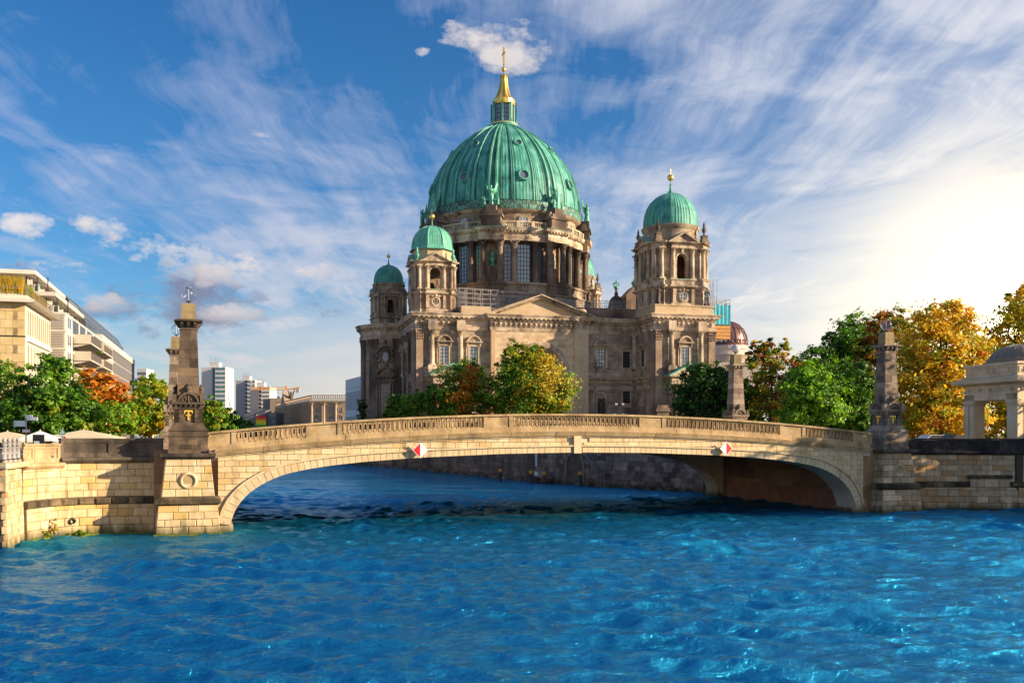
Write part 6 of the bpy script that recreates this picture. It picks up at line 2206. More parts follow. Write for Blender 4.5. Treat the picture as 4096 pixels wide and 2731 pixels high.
# small domed turret with crown on the roof
q = at(2465, 1235, 232); Mi = Matrix.Translation(CO) @ Matrix.Rotation(CTH, 4, 'Z')
lq = Mi.inverted() @ q
m = MB(); m.lathe([(2.1, 33), (2.1, 37.0), (2.3, 37.3), (2.3, 37.6), (1.95, 37.8), (1.9, 38.6), (1.6, 39.5), (1.1, 40.2), (.5, 40.6), (.4, 40.9), (.55, 41.1), (.3, 41.4), (.3, 42.2), (0, 42.4)], 20)
tu = link('roof_turret', m.mesh('roof_turret', M_CATHD, smooth=35), church, (lq.x, lq.y, 0))
m = MB(); m.lathe([(.5, 42.3), (.62, 42.5), (.58, 42.9)], 12, caps=False)
for k in range(6):
    a = math.tau * k / 6
    m.tube(pol(.6, a) + (42.8,), pol(.85, a) + (43.5,), .09, 4); m.tube(pol(.85, a) + (43.5,), (0, 0, 44.0), .09, 4)
m.sphere((0, 0, 44.2), .2, 8, 6); m.tube((0, 0, 44.3), (0, 0, 45.0), .06, 4); m.build('copper_crown', M_COPS, tu)
# gable with cross left of the right tower
m = MB(); m.prism_xz([(-2.4, 33), (2.4, 33), (2.4, 40.5), (0, 43), (-2.4, 40.5)], -.5, 8)
gbl = link('west_gable', m.mesh('west_gable', M_CATHP), church, (55.6, 12, 0), RAD(-8))
m = MB(); m.tube((0, 0, 42.5), (0, 0, 48.6), .22, 6); m.tube((-.8, 0, 47.2), (.8, 0, 47.2), .15, 5); m.sphere((0, 0, 44), .6, 8, 6); m.sphere((-.5, 0, 43.3), .6, 8, 6); m.sphere((0, 0, 45.3), .35, 8, 6)
m.build('copper_cross', M_COPS, gbl)
# ------------------------------------------------------------------ buildings on the left bank
M_LIME = stone('limestone_panel', [(0.50, 0.36, 0.16), (0.58, 0.43, 0.21), (0.62, 0.49, 0.28)], 0.5, (0.65, 0.95), (0.3, 0.2, 0.1), 0.3, objvar=0.10, bump=0.05, fine=1.5)
M_CONC = plain('pale_concrete', (0.58, 0.52, 0.44), 0.8, var=0.10, scale=0.5, objvar=0.05)
M_CONC2 = plain('warm_concrete', (0.50, 0.43, 0.34), 0.8, var=0.12, scale=0.5)
M_REND = plain('cream_render', (0.66, 0.57, 0.44), 0.85, var=0.06, scale=0.4)
M_RAILD = plain('dark_railing_panel', (0.10, 0.075, 0.062), 0.6)
M_BGLASS = plain('dark_blue_glass', (0.03, 0.06, 0.09), 0.08, 0.4, var=0.4, scale=0.35)
M_LOUV = plain('louver', (0.42, 0.37, 0.32), 0.7)
M_ROOFGL = plain('blue_roof_glass', (0.10, 0.20, 0.34), 0.08, 0.7, var=0.3, scale=0.25)
M_MULL = plain('roof_mullion', (0.20, 0.25, 0.32), 0.5, 0.4)
M_GREYF = plain('grey_fin', (0.26, 0.25, 0.25), 0.7)
M_GLRAIL = plain('green_glass_screen', (0.36, 0.50, 0.42), 0.15, 0.2)
LTH = RAD(16.6)

r = thing('stone_building', 'honey limestone-clad building with slit windows and a planted roof terrace', 'building', (-56.4, 110, 0), LTH)
m = MB(); m.box(-26, -.12, .12, 16.4, 5, 21.9); core = m.build('wall', M_LIME, r)
for i in range(5):
    for j in range(15):
        z0 = 21.9 - (j + 1) * .98
        if z0 < 8:
            continue
        o_ = .55 if j % 2 else 0
        m = MB(); m.box(-1.28 * (i + 1) + .012 + o_ * (i > 0), -1.28 * i - .012 + o_ * (i > 0) if i else -.0, -.02, .12, z0 + .012, z0 + .965); m.build('facing_panel', M_LIME, core)
m = MB(); m.box(-26, .06, -.06, .2, 17.95, 18.1); m.build('shadow_joint', M_IRON, core)
m = MB(); m.box(-.1, .0, .0, 16.4, 5, 21.9); m.build('side_wall', M_REND, r)
wm = MB(); wm.box(0, .012, -.36, .36, 0, 2.9); WM1 = wm.mesh('window', M_LIME)
gm = MB(); gm.box(.005, .018, -.05, .34, 0, 2.9); GM1 = gm.mesh('pane', M_BGLASS)
fm = MB(); fm.box(0, .05, -.50, -.38, -.05, 3.0); fm.box(0, .05, .38, .50, -.05, 3.0); fm.box(0, .045, -.50, .50, 2.95, 3.06); FM1 = fm.mesh('window_frame', M_REND)
for zz_, n in ((18.4, 11), (14.2, 8), (10.0, 8)):
    for i in range(n):
        y = .9 + (15.2) * (i + .5) / n
        w_ = link('window', WM1, r, (.01, y, zz_), 0, (1, 1, 1.0 if zz_ < 18 else .95)); link('pane', GM1, w_); link('window_frame', FM1, w_)
m = MB(); m.box(-.05, .3, 1.0, 15.8, 17.6, 17.85); m.build('light_ledge', M_WHITE, r)
m = MB(); m.prism_xz([(-26, 21.9), (.9, 21.9), (1.3, 22.15), (.9, 22.3), (-26, 22.3)], -1.0, 17.2); m.build('eaves', M_CONC, r)
m = MB(); m.box(-26, .2, -.3, 16.6, 22.3, 22.75); m.build('roof_edge', M_REND, r)
m = MB()
for i in range(14):
    m.tube((.1, 1.2 * i, 22.7), (.1, 1.2 * i, 23.7), .03, 4)
for i in range(8):
    m.tube((-.0 - 1.2 * i, -.1, 22.7), (-.0 - 1.2 * i, -.1, 23.7), .03, 4)
m.tube((.1, 0, 23.7), (.1, 16, 23.7), .035, 4); m.tube((.1, 0, 23.2), (.1, 16, 23.2), .02, 4); m.tube((.1, -.1, 23.7), (-10, -.1, 23.7), .035, 4)
m.build('terrace_railing', M_STEEL, r)

r = thing('terrace_apartments', 'pale concrete apartment block with stepped terraces and cantilevered balconies', 'building', (-61.1, 130, 0), LTH)
m = MB(); m.box(-28, 0, 0, 38, 5, 23.4); m.build('wall', M_CONC, r)
for k in range(7):
    z0 = 21.0 - 2.42 * k
    m = MB(); m.box(-28, .05, -.12, 38, z0 + 2.12, z0 + 2.38); m.build('floor_band', M_CONC, r)
    m = MB()
    for i in range(9):
        m.box(-4.4, -.15, -.1, 0.0, z0 + .1 + i * .22, z0 + .22 + i * .22)
    m.build('louver_screen', M_LOUV, r)
    m = MB(); m.box(-6.6, -4.8, -.06, 0, z0 + .7, z0 + 2.05); w_ = m.build('window', M_BGLASS, r)
    m = MB(); m.box(-6.9, -6.6, -.16, 0, z0, z0 + 2.1); m.box(-4.8, -4.5, -.16, 0, z0, z0 + 2.1); m.build('window_frame', M_CONC, w_)
    m = MB()
    for i in range(8):
        m.box(-6.5 + i * .22, -6.42 + i * .22, -.14, -.08, z0 + .05, z0 + .7)
    m.build('railing', M_LOUV, w_)
    # river side
    m = MB(); m.box(0, .03, 1.2, 4.6, z0 + .45, z0 + 1.95); w_ = m.build('window', M_BGLASS, r)
    m = MB(); m.box(0, .06, 1.0, 1.2, z0 + .35, z0 + 2.05); m.box(0, .06, 4.6, 4.8, z0 + .35, z0 + 2.05); m.box(0, .06, 2.8, 2.95, z0 + .35, z0 + 2.05); m.box(0, .06, 1.2, 4.6, z0 + 1.95, z0 + 2.05); m.box(0, .06, 1.2, 4.6, z0 + .35, z0 + .45); m.build('window_frame', M_WHITE, w_)
    for y0 in (6.2, 13.2, 20.6, 28.4, 34.0):
        m = MB(); m.box(0, .03, y0, y0 + (5.6 if y0 < 33 else 3.4), z0 + .1, z0 + 2.05); w_ = m.build('window', M_BGLASS, r)
        m = MB()
        for i in range(4):
            m.box(0, .06, y0 + 1.4 * i - .06, y0 + 1.4 * i + .06, z0 + .1, z0 + 2.05)
        m.box(0, .055, y0 - .06, y0 + 4.2, z0 + 1.0, z0 + 1.08)
        m.build('window_frame', M_RAILD, w_)
for k in range(5):
    z0 = 20.0 - 2.42 * k
    for (y0, y1) in ((7.0, 19.0), (22.0, 34.0)):
        m = MB(); m.box(0, 2.3, y0, y1, z0 - .22, z0); m.box(0, 2.3, y0, y0 + .2, z0, z0 + 1.12); m.prism_xz([(0, z0 - .22), (0, z0 - .75), (2.3, z0 - .22)], y0 + .2, y1)
        b = m.build('balcony', M_CONC2, r)
        m = MB(); m.box(2.2, 2.3, y0 + .25, y1, z0, z0 + 1.08); m.build('railing_panel', M_RAILD, b)
# stepped upper floors
for (x1, y0, y1, z0, z1, lab) in ((-2.6, .8, 33, 23.4, 26.2, 0), (-5.4, 2.4, 30, 26.2, 29.3, 1)):
    m = MB(); m.box(-28, x1, y0 + 1.4, y1, z0, z1 - .5); m.build('penthouse_wall', M_CONC, r)
    m = MB(); m.box(-28, x1 + 1.3, y0 - .3, y1 + .5, z1 - .55, z1); m.build('roof_slab', M_CONC, r)
    for xx in (-7.2, -13):
        m = MB(); m.box(x1 + xx + .4 + 4, x1 + xx + 4.2 + 1.6, y0 + 1.2, y0 + 1.42, z0 + .25, z1 - .75); w_ = m.build('window', M_BGLASS, r)
        m = MB()
        for i in range(5):
            m.box(x1 + xx + 4.4 + 1.35 * i - .05, x1 + xx + 4.4 + 1.35 * i + .05, y0 + 1.1, y0 + 1.42, z0 + .2, z1 - .7)
        m.build('window_frame', M_IRON, w_)
    for i in range(6):
        ya = y0 + 3 + i * 4.6
        m = MB(); m.box(x1 - .02, x1 + .04, ya, ya + 2.6, z0 + .8, z1 - .8); w_ = m.build('window', M_BGLASS, r)
        m = MB(); m.box(x1, x1 + .35, ya - .5, ya - .1, z0, z1 - .5); m.build('fin', M_CONC, w_)
        if i % 2 == 0:
            m = MB(); m.box(x1 + .5, x1 + .55, ya + 3, ya + 4.4, z0 + .1, z1 - .9); m.build('glass_screen', M_GLRAIL, w_)
    m = MB()
    for i in range(20):
        m.tube((x1 + 2.4, y0 + 1.5 * i, z0), (x1 + 2.4, y0 + 1.5 * i, z0 + 1.0), .025, 4)
    m.tube((x1 + 2.4, y0, z0 + 1.0), (x1 + 2.4, y1, z0 + 1.0), .03, 4); m.tube((x1 + 2.4, y0, z0 + 1.0), (x1 - 12, y0 - .1, z0 + 1.0), .03, 4)
    for i in range(12):
        m.tube((x1 + 2.4 - i * 1.2, y0, z0), (x1 + 2.4 - i * 1.2, y0, z0 + 1.0), .025, 4)
    m.build('terrace_railing', M_IRON, r)
m = MB(); m.box(-26, -13.0, 6, 20, 29.3, 31.2); m.build('roof_screen', M_GLRAIL, r)

r = thing('grid_office', 'long office block with cream and grey window grid under a curved blue glass roof', 'building', (-61.1, 130, 0), LTH)
m = MB(); m.box(-22, -.12, 38.2, 99, 5, 23.6); m.build('wall', M_BGLASS, r)
m = MB(); m.box(-22, .1, 38.2, 99, 23.1, 24.3); m.build('roof_edge', M_CONC, r)
m = MB(); m.box(-22, 0, 98.4, 99.2, 5, 24); m.build('end_wall', M_CONC, r)
for k in range(8):
    z0 = 23.1 - 2.32 * (k + 1)
    for (a, b, mt) in ((38.2, 57, M_REND), (57, 98.4, M_GREYF)):
        m = MB(); m.box(-.2, 0.0, a, b, z0 - .18, z0 + .22); m.build('floor_slab', mt, r)
    m = MB(); m.box(-.14, -.08, 38.2, 98.4, z0 + .22, z0 + .95); m.build('railing', M_RAILD, r)
for i in range(26):
    y = 38.3 + i * 2.34
    m = MB(); m.box(-.2, .02, y, y + (.62 if y < 57 else .42), 5.3, 23.2); m.build('fin', M_REND if y < 57 else M_GREYF, r)
for (y, k) in ((74, 3), (80, 5), (86, 4), (92, 6), (70, 5), (88, 2)):
    z0 = 23.1 - 2.32 * k
    m = MB(); m.box(0, 1.2, y, y + 4, z0, z0 + .15); m.box(1.1, 1.2, y, y + 4, z0 + .15, z0 + 1.0); m.build('balcony', M_IRON, r)
gp = [(-1.0, 24.2), (-1.3, 26.0), (-2.3, 27.8), (-4.0, 29.2), (-6.5, 30.2), (-10, 30.6)]
m = MB()
for (a, b) in zip(gp[:-1], gp[1:]):
    m.hexa([(a[0], 27, a[1]), (a[0], 88, a[1]), (b[0], 84, b[1]), (b[0], 27, b[1]), (a[0] - .1, 27, a[1] - .1), (a[0] - .1, 88, a[1] - .1), (b[0] - .1, 84, b[1] - .1), (b[0] - .1, 27, b[1] - .1)])
gr = m.build('glass_roof', M_ROOFGL, r)
m = MB()
for i in range(34):
    y = 27.3 + i * 1.75
    for (a, b) in zip(gp[:-1], gp[1:]):
        m.tube((a[0] + .05, y, a[1] + .05), (b[0] + .05, y, b[1] + .05), .09, 4)
for a in gp:
    m.tube((a[0] + .05, 27, a[1] + .05), (a[0] + .05, 87, a[1] + .05), .09, 4)
o = m.build('roof_mullions', M_MULL, gr); o['kind'] = 'stuff'


# ------------------------------------------------------------------ far town
M_TWHITE = plain('tower_white', (0.62, 0.60, 0.57), 0.8, var=0.04, scale=0.1)
M_TGREY = plain('tower_grey', (0.40, 0.39, 0.39), 0.8, var=0.06, scale=0.1)
M_TEAL = plain('teal_panel', (0.03, 0.30, 0.36), 0.5)
M_MAROON = plain('maroon_panel', (0.12, 0.02, 0.03), 0.6)
M_OFF = plain('office_grey', (0.16, 0.165, 0.18), 0.6, var=0.1, scale=0.2)
M_OFFW = plain('office_window', (0.13, 0.16, 0.18), 0.25, 0.2)
M_SAND = stone('palace_stone', [(0.38, 0.28, 0.19), (0.46, 0.35, 0.24)], 0.08, (0.6, 0.9), (0.15, 0.1, 0.07), 0.5, objvar=0.04, fine=0.8)
M_ROOFR = plain('red_tiles', (0.35, 0.07, 0.04), 0.8)


def high_rise(name, label, X, Y, top, w1, w2, w3, n, balc, panel, rot=0.0):
    r = thing(name, label, 'tower block', (X, Y, 0), rot)
    m = MB(); m.box(0, w1 + w2 + .2, 0, 14, 5, top); m.build('wall', M_TGREY if balc is M_MAROON else M_TWHITE, r)
    m = MB(); m.box(w1 + w2, w1 + w2 + w3, -3.5, 14, 5, top + .05); m.build('wing', M_TWHITE, r)
    fh = (top - 7) / n
    bm = MB(); bm.box(0, w2 - .15, 0, 1.0, .1, fh * .45); BMm = bm.mesh('balcony_front', M_TWHITE if balc is M_MAROON else balc)
    dm_ = MB(); dm_.box(0, w2, .8, .9, fh * .45, fh); DMm = dm_.mesh('balcony_opening', balc if balc is M_MAROON else M_OFF)
    sm_ = MB(); sm_.box(0, w3 * .86, 0, .06, 0, fh * .45); SMm = sm_.mesh('window_strip', M_OFFW)
    tm_ = MB(); tm_.box(w3 * .32, w3 * .58, -.05, .0, 0.02, fh * .43); TMm = tm_.mesh('panel', panel)
    for k in range(n):
        z = 7 + k * fh
        link('balcony_front', BMm, r, (w1 + .1, -1.0, z)); link('balcony_opening', DMm, r, (w1, -.95, z))
        s_ = link('window_strip', SMm, r, (w1 + w2 + w3 * .07, -3.57, z + fh * .35)); link('panel', TMm, s_)
    m = MB(); m.box(w1 * .6, w1 * .6 + w3 * .9, 3, 9, top, top + 3.2)
    pr = m.build('penthouse', M_TWHITE, r)
    m = MB()
    for i in range(5):
        m.tube((w1 * .6 + i * 1.2, 3, top + 3), (w1 * .6 + i * 1.2, 3, top + 5.2 + (i % 2)), .12, 4)
    m.build('aerials', M_STEEL, pr)
    return r


p = at(806, HZ, 600)
high_rise('high_rise', 'white high-rise with teal window panels just beside the black obelisk', p.x, 600, 49.4, 7.0, 2.7, 6.6, 15, M_TEAL, M_TEAL)
p = at(943, HZ, 660)
high_rise('high_rise', 'grey high-rise with maroon balcony strip and rooftop aerials', p.x, 660, 44.6, 6.6, 2.4, 5.4, 14, M_MAROON, M_TWHITE)
p = at(1000, HZ, 630)
high_rise('high_rise', 'white high-rise with maroon balconies standing closest behind the crane jib', p.x, 630, 38.6, 6.0, 2.4, 5.6, 12, M_MAROON, M_OFF)
p = at(548, HZ, 500)
r = thing('apartment_slab', 'small white apartment slab peeking beyond the end of the grid office', 'building', (p.x, 500, 0))
m = MB(); m.box(0, 5, 0, 10, 5, 6.6 + 265 / 3800 * 500); m.build('wall', M_TWHITE, r)
for k in range(4):
    m = MB(); m.box(.3, 4.8, -.1, 0, 30 + k * 2.8, 31.3 + k * 2.8); m.build('window', M_OFFW, r)
p = at(668, HZ, 420)
r = thing('red_roof_house', 'low house with red tiled roof behind the yellow-green tree', 'house', (p.x, 420, 0))
m = MB(); m.box(0, 8, 0, 8, 5, 22); m.build('wall', M_SAND, r)
m = MB(); m.prism_yz([(-.5, 22), (8.5, 22), (4, 25.5)], -.5, 8.5); m.build('roof', M_ROOFR, r)

# office with the rainbow banner
p = at(978, HZ, 440)
r = thing('glass_office', 'grey glass office block behind the rainbow banner', 'office', (p.x, 440, 0))
S = 440 / 3800.0
m = MB(); m.box(0, 46 * S, 0, 16, 5, 6.6 + 85 * S); m.box(46 * S, 92 * S, 6, 16, 5, 6.6 + 88 * S); m.box(22 * S, 76 * S, 3, 14, 6, 6.6 + 104 * S); m.box(90 * S, 124 * S, 1, 16, 5, 6.6 + 90 * S); m.build('wall', M_OFF, r)
for k in range(4):
    m = MB(); m.box(2 * S, 36 * S, -.15, .05, 6.6 + (80 - k * 22 - 12) * S, 6.6 + (80 - k * 22) * S); m.build('window_strip', M_OFFW, r)
    m = MB(); m.box(96 * S, 118 * S, .85, 1.05, 6.6 + (84 - k * 22 - 12) * S, 6.6 + (84 - k * 22) * S); m.build('window_strip', M_OFFW, r)
r = thing('rainbow_banner', 'hanging rainbow-striped banner on the grey office front', 'banner', (at(1024, HZ, 436).x, 436, 0))
S = 436 / 3800.0
for k, c in enumerate(((0.62, 0.03, 0.05), (0.72, 0.20, 0.02), (0.78, 0.62, 0.03), (0.62, 0.66, 0.04), (0.05, 0.36, 0.06), (0.02, 0.12, 0.25))):
    M_ = plain('banner_stripe', c, 0.8)
    m = MB()
    zt = 6.6 + (78 - k * 9) * S
    for i in range(14):
        x0, x1 = 41 * S * i / 14, 41 * S * (i + 1) / 14
        y0, y1 = .12 * math.sin(i * 1.3), .12 * math.sin((i + 1) * 1.3)
        m.hexa([(x0, y0, zt - 9 * S), (x1, y1, zt - 9 * S), (x1, y1 + .05, zt - 9 * S), (x0, y0 + .05, zt - 9 * S), (x0, y0, zt), (x1, y1, zt), (x1, y1 + .05, zt), (x0, y0 + .05, zt)])
    m.build('stripe', M_, r)
p = at(1052, HZ, 540)
r = thing('blank_block', 'blank beige office block between the high-rises and the palace', 'building', (p.x, 540, 0))
S = 540 / 3800.
m = MB(); m.box(0, 30 * S, 0, 10, 5, 6.6 + 146 * S); m.build('wall', M_OFF, r)
m = MB(); m.box(30 * S, 92 * S, -1, 14, 5, 6.6 + 148 * S); m.build('wing', M_SAND, r)

# baroque palace
NEAR = at(1244, HZ, 420); FAR = at(1102, HZ, 528)
pth = math.atan2(NEAR.y - FAR.y, NEAR.x - FAR.x)
r = thing('baroque_palace', 'sandstone baroque palace with balustraded roof beyond the parapet', 'palace', (NEAR.x, NEAR.y, 0))
LL = (FAR - NEAR).length
TOP = 6.6 + 161 / 3800 * 420
# left (shaded) wing runs from the near corner to FAR: build in its own rotated frame
d1 = (FAR - NEAR).normalized(); n1_ = Vector((d1.y, -d1.x, 0))
ang1 = math.atan2(d1.y, d1.x)
R1 = Matrix.Rotation(ang1, 4, 'Z')
m = MB(); m.box(0, LL, -12, 0, 5, TOP - 2.4); m.xform(R1); m.build('side_wing', M_SAND, r)
m = MB(); m.box(-.3, LL, -12, .5, TOP - 3.2, TOP - 2.3); m.box(-.2, LL, -.5, .1, TOP - 1.9, TOP - 1.5); m.box(-.2, LL, -.5, .1, TOP - .3, TOP)
for i in range(48):
    x = LL * i / 48; m.box(x, x + .5, -.35, -.05, TOP - 1.6, TOP - .2)
m.xform(R1); m.build('cornice', M_SAND, r)
wm = MB(); wm.box(-.75, .75, -.05, .08, 0, 3.2); wm.xform(R1); PW = wm.mesh('window', M_BGLASS)
cm_ = MB(); cm_.box(-.5, .5, -.1, .5, 0, 12.0); cm_.xform(R1); PCm = cm_.mesh('pilaster', M_SAND)
for i in range(26):
    x = 2 + (LL - 4) * i / 25
    for z in (9.0, 15.0):
        q = R1 @ Vector((x, 0, 0)); link('window', PW, r, (q.x, q.y, z))
    q = R1 @ Vector((x + (LL - 4) / 50, 0, 0)); link('pilaster', PCm, r, (q.x, q.y, 8.5))
q0 = R1 @ Vector((LL * .72, 0, 0))
m = MB(); m.prism_xz([(-9, TOP - 2.3), (9, TOP - 2.3), (0, TOP + 5)], -3, .6); m.xform(Matrix.Translation(q0) @ R1); m.build('gable', M_SAND, r)
m = MB(); m.add(MB().lathe([(0, 0), (1.2, 0), (.9, 2.5), (1.3, 4), (.5, 5.2), (.7, 6), (0, 6.6)], 10).v, MB().lathe([(0, 0), (1.2, 0), (.9, 2.5), (1.3, 4), (.5, 5.2), (.7, 6), (0, 6.6)], 10).f)
m.tube((.8, 0, 4.2), (1.8, 0, 7.6), .35, 5); m.tube((-.8, 0, 4.2), (-1.5, 0, 6.8), .3, 5)
m.xform(Matrix.Translation((q0.x + 4.5, q0.y - 3, TOP - 1.5))); m.build('roof_sculpture', M_STATUE, r)
# sunlit front
S = 420 / 3800.
W_ = 140 * S
m = MB(); m.box(0, W_, -.6, 10, 5, TOP - 2.4); m.build('wall', M_SAND, r)
m = MB(); m.box(-.4, W_, -1.1, .5, TOP - 3.2, TOP - 2.3); m.box(-.2, W_, -.6, -.1, TOP - 1.9, TOP - 1.5); m.box(-.2, W_, -.6, -.1, TOP - .3, TOP)
for i in range(16):
    m.box(W_ * i / 16, W_ * i / 16 + .45, -.55, -.2, TOP - 1.6, TOP - .2)
m.build('cornice', M_SAND, r)
for x in (2.4, 9.0, 13.2):
    for (z, h, w) in ((11.2, 3.6, 1.5), (17.0, 1.5, 1.4)):
        m = MB(); m.box(x - w / 2, x + w / 2, -.72, -.5, z, z + h)
        if x < 3 and h > 2:
            m.lathe([(0, 0), (w / 2, 0)], 14, caps=False) if False else m.prism_xz([(x + w / 2 * math.cos(t), z + h + w / 2 * math.sin(t)) for t in np.linspace(0, math.pi, 9)], -.72, -.5)
        w_ = m.build('window', M_BGLASS, r)
        m = MB(); m.box(x - .06, x + .06, -.76, -.6, z, z + h); m.box(x - w / 2, x + w / 2, -.76, -.6, z + h * .55, z + h * .62); m.build('glazing_bars', M_WHITE, w_)
        m = MB(); m.box(x - w / 2 - .4, x - w / 2, -.85, -.5, z - .3, z + h + .3); m.box(x + w / 2, x + w / 2 + .4, -.85, -.5, z - .3, z + h + .3)
        if h > 2 and x > 3:
            m.prism_xz([(x - 1.5, z + h + .3), (x + 1.5, z + h + .3), (x, z + h + 1.3)], -1.0, -.5)
        m.build('surround', M_SAND, w_)
CP = col_mesh('palace_column', 13.0, .55, M_SAND, 10)
for x in (.5, 5.2, 5.9, 11.1):
    link('column', CP, r, (x, -1.0, 8.0))

# pale modern block with slit windows
NL = at(1382, HZ, 330); NR = at(1500, HZ, 290)
ang2 = math.atan2(NR.y - NL.y, NR.x - NL.x)
r = thing('modern_block', 'pale grey modern block with rows of narrow vertical slits beside the apse', 'building', (NL.x, NL.y, 0), ang2)
LL = (NR - NL).length
TOP = 6.6 + 220 / 3800 * 330
m = MB(); m.box(0, LL, 0, 12, 5, TOP); m.build('wall', M_TGREY if False else plain('pale_block', (0.74, 0.72, 0.70), 0.85, var=0.03, scale=0.2), r)
M_SLIT = plain('slit_shadow', (0.20, 0.19, 0.195), 0.6)
n = 22
for (z0, h) in ((TOP - 10.6, 6.0), (TOP - 20.4, 7.6), (TOP - 27.5, 5.6)):
    wm = MB(); wm.box(0, LL / n * .58, -.06, .1, 0, h); WS = wm.mesh('slit_window', M_SLIT)
    fm = MB(); fm.box(LL / n * .62, LL / n * .95, -.12, .0, -.1, h + .1); FS = fm.mesh('fin', bpy.data.materials['pale_block'])
    for i in range(n):
        w_ = link('slit_window', WS, r, (LL * i / n + .1, 0, z0)); link('fin', FS, w_)
m = MB()
for i in range(14):
    m.box(LL * i / 14 + .5, LL * i / 14 + .9, -.06, .1, TOP - 3.4, TOP - 3.0)
o = m.build('vent_row', M_SLIT, r); o['kind'] = 'stuff'

# crane
p = at(1146, HZ, 600)
r = thing('tower_crane', 'yellow-orange tower crane with long jib above the palace roof', 'crane', (p.x, 600, 0))
M_CRANE = plain('crane_orange', (0.75, 0.33, 0.05), 0.6)
S = 600 / 3800.
ht = 6.6 + 180 * S
m = MB()
for (x, y) in ((-.9, -.9), (.9, -.9), (.9, .9), (-.9, .9)):
    m.tube((x, y, 5), (x, y, ht), .22, 4)
for k in range(14):
    z = 10 + k * 1.9; s_ = 1 if k % 2 else -1
    m.tube((-.9 * s_, -.9, z), (.9 * s_, -.9, z + 1.9), .14, 4)
m.tube((0, 0, ht), (0, 0, ht + 3), .5, 4)
m.build('mast', M_CRANE, r)
m = MB()
Lj = 139 * S
m.tube((0, 0, ht + 1.8), (-Lj, 0, ht + 1.8), .2, 4); m.tube((0, -.8, ht + .2), (-Lj, -.8, ht + .2), .2, 4); m.tube((0, .8, ht + .2), (-Lj, .8, ht + .2), .2, 4)
for k in range(22):
    x0, x1 = -Lj * k / 22, -Lj * (k + 1) / 22
    m.tube((x0, -.8, ht + .2), ((x0 + x1) / 2, 0, ht + 1.8), .13, 4); m.tube(((x0 + x1) / 2, 0, ht + 1.8), (x1, -.8, ht + .2), .13, 4)
m.build('jib', M_CRANE, r)
m = MB(); m.hexa([(0, -.6, ht), (54 * S, -.6, ht + 1.2), (54 * S, .6, ht + 1.2), (0, .6, ht), (0, -.6, ht + .7), (54 * S, -.6, ht + 2), (54 * S, .6, ht + 2), (0, .6, ht + .7)]); m.build('counter_jib', M_CRANE, r)
m = MB(); m.box(38 * S, 52 * S, -.8, .8, ht - 1.6, ht + 1.0); m.build('counterweight', M_TGREY, r)
m = MB(); m.box(-2.8, -.6, -1.2, .8, ht - 1.6, ht + .4); m.build('cab', M_TWHITE, r)
m = MB(); m.tube((-32 * S, 0, ht + .2), (-32 * S, 0, ht - 4), .06, 4); m.box(-32 * S - .6, -32 * S + .6, -.4, .4, ht - 5, ht - 4); m.build('hook_block', M_IRON, r)

# ------------------------------------------------------------------ copper-brown dome behind the right tower
p = at(2906, HZ, 470)
S = 470 / 3800.
r = thing('domed_palace', 'reddish-brown ribbed dome on a pale drum beyond the right tower', 'building', (p.x, 470, 0))
M_RDOME = plain('brown_copper', (0.17, 0.083, 0.072), 0.38, 0.35, var=0.15, scale=0.2)
zb = 6.6 + 357 * S; R0 = 82 * S
prof = [(R0 * 1.06, zb - .5), (R0 * 1.06, zb), (R0, zb + .6), (R0 * .99, zb + 2.5), (R0 * .93, zb + 5.2), (R0 * .80, zb + 8.0), (R0 * .58, zb + 10.4), (R0 * .32, zb + 11.7), (R0 * .1, zb + 12.1)]
m = MB(); m.lathe(prof, 48); dm = m.build('dome', M_RDOME, r, smooth=30)
m = MB()
for k in range(24):
    rib_strip(prof[2:], math.tau * k / 24, .22, .25, m)
m.build('dome_ribs', M_RDOME, dm)
for k in range(24):
    a = math.tau * (k + .5) / 24
    for (rr, z, s_) in ((R0 * 1.0, zb + 1.6, .75), (R0 * .82, zb + 7.6, .5)):
        m = MB(); m.ring_tube((0, 0, 0), s_, s_ * .35, 10, 5, 'x'); m.xform(Matrix.Rotation(a, 4, 'Z') @ Matrix.Translation((rr, 0, z))); m.build('round_window', M_RDOME, dm)
m = MB(); m.lathe([(R0 * 1.12, zb - 9), (R0 * 1.12, zb - 4.2), (R0 * 1.02, zb - 4.0), (R0 * 1.02, zb - 2.4), (R0 * 1.08, zb - 2.2), (R0 * 1.08, zb - .5)], 40); m.build('drum', plain('pale_drum', (0.62, 0.50, 0.40), 0.8, var=0.1, scale=0.2), r)
m = MB()
for k in range(90):
    a = math.tau * k / 90
    m.tube(pol(R0 * 1.14, a) + (zb - 7.4,), pol(R0 * 1.14, a) + (zb - 5.2,), .16, 5)
m.lathe([(R0 * 1.18, zb - 5.3), (R0 * 1.18, zb - 4.9), (R0 * 1.1, zb - 4.8)], 40, caps=False); m.lathe([(R0 * 1.1, zb - 8), (R0 * 1.2, zb - 7.8), (R0 * 1.2, zb - 7.4), (R0 * 1.1, zb - 7.3)], 40, caps=False)
m.build('balustrade', bpy.data.materials['pale_drum'], r)
m = MB(); m.lathe([(R0 * .14, zb + 12), (R0 * .12, zb + 15), (R0 * .18, zb + 15.4), (R0 * .05, zb + 18), (.1, zb + 21)], 12); m.build('lantern', M_IRON, r)
m = MB(); m.box(-R0 * 1.25, R0 * 1.25, -R0 * 1.2, R0, 5, zb - 9); m.build('wall', bpy.data.materials['pale_drum'], r)

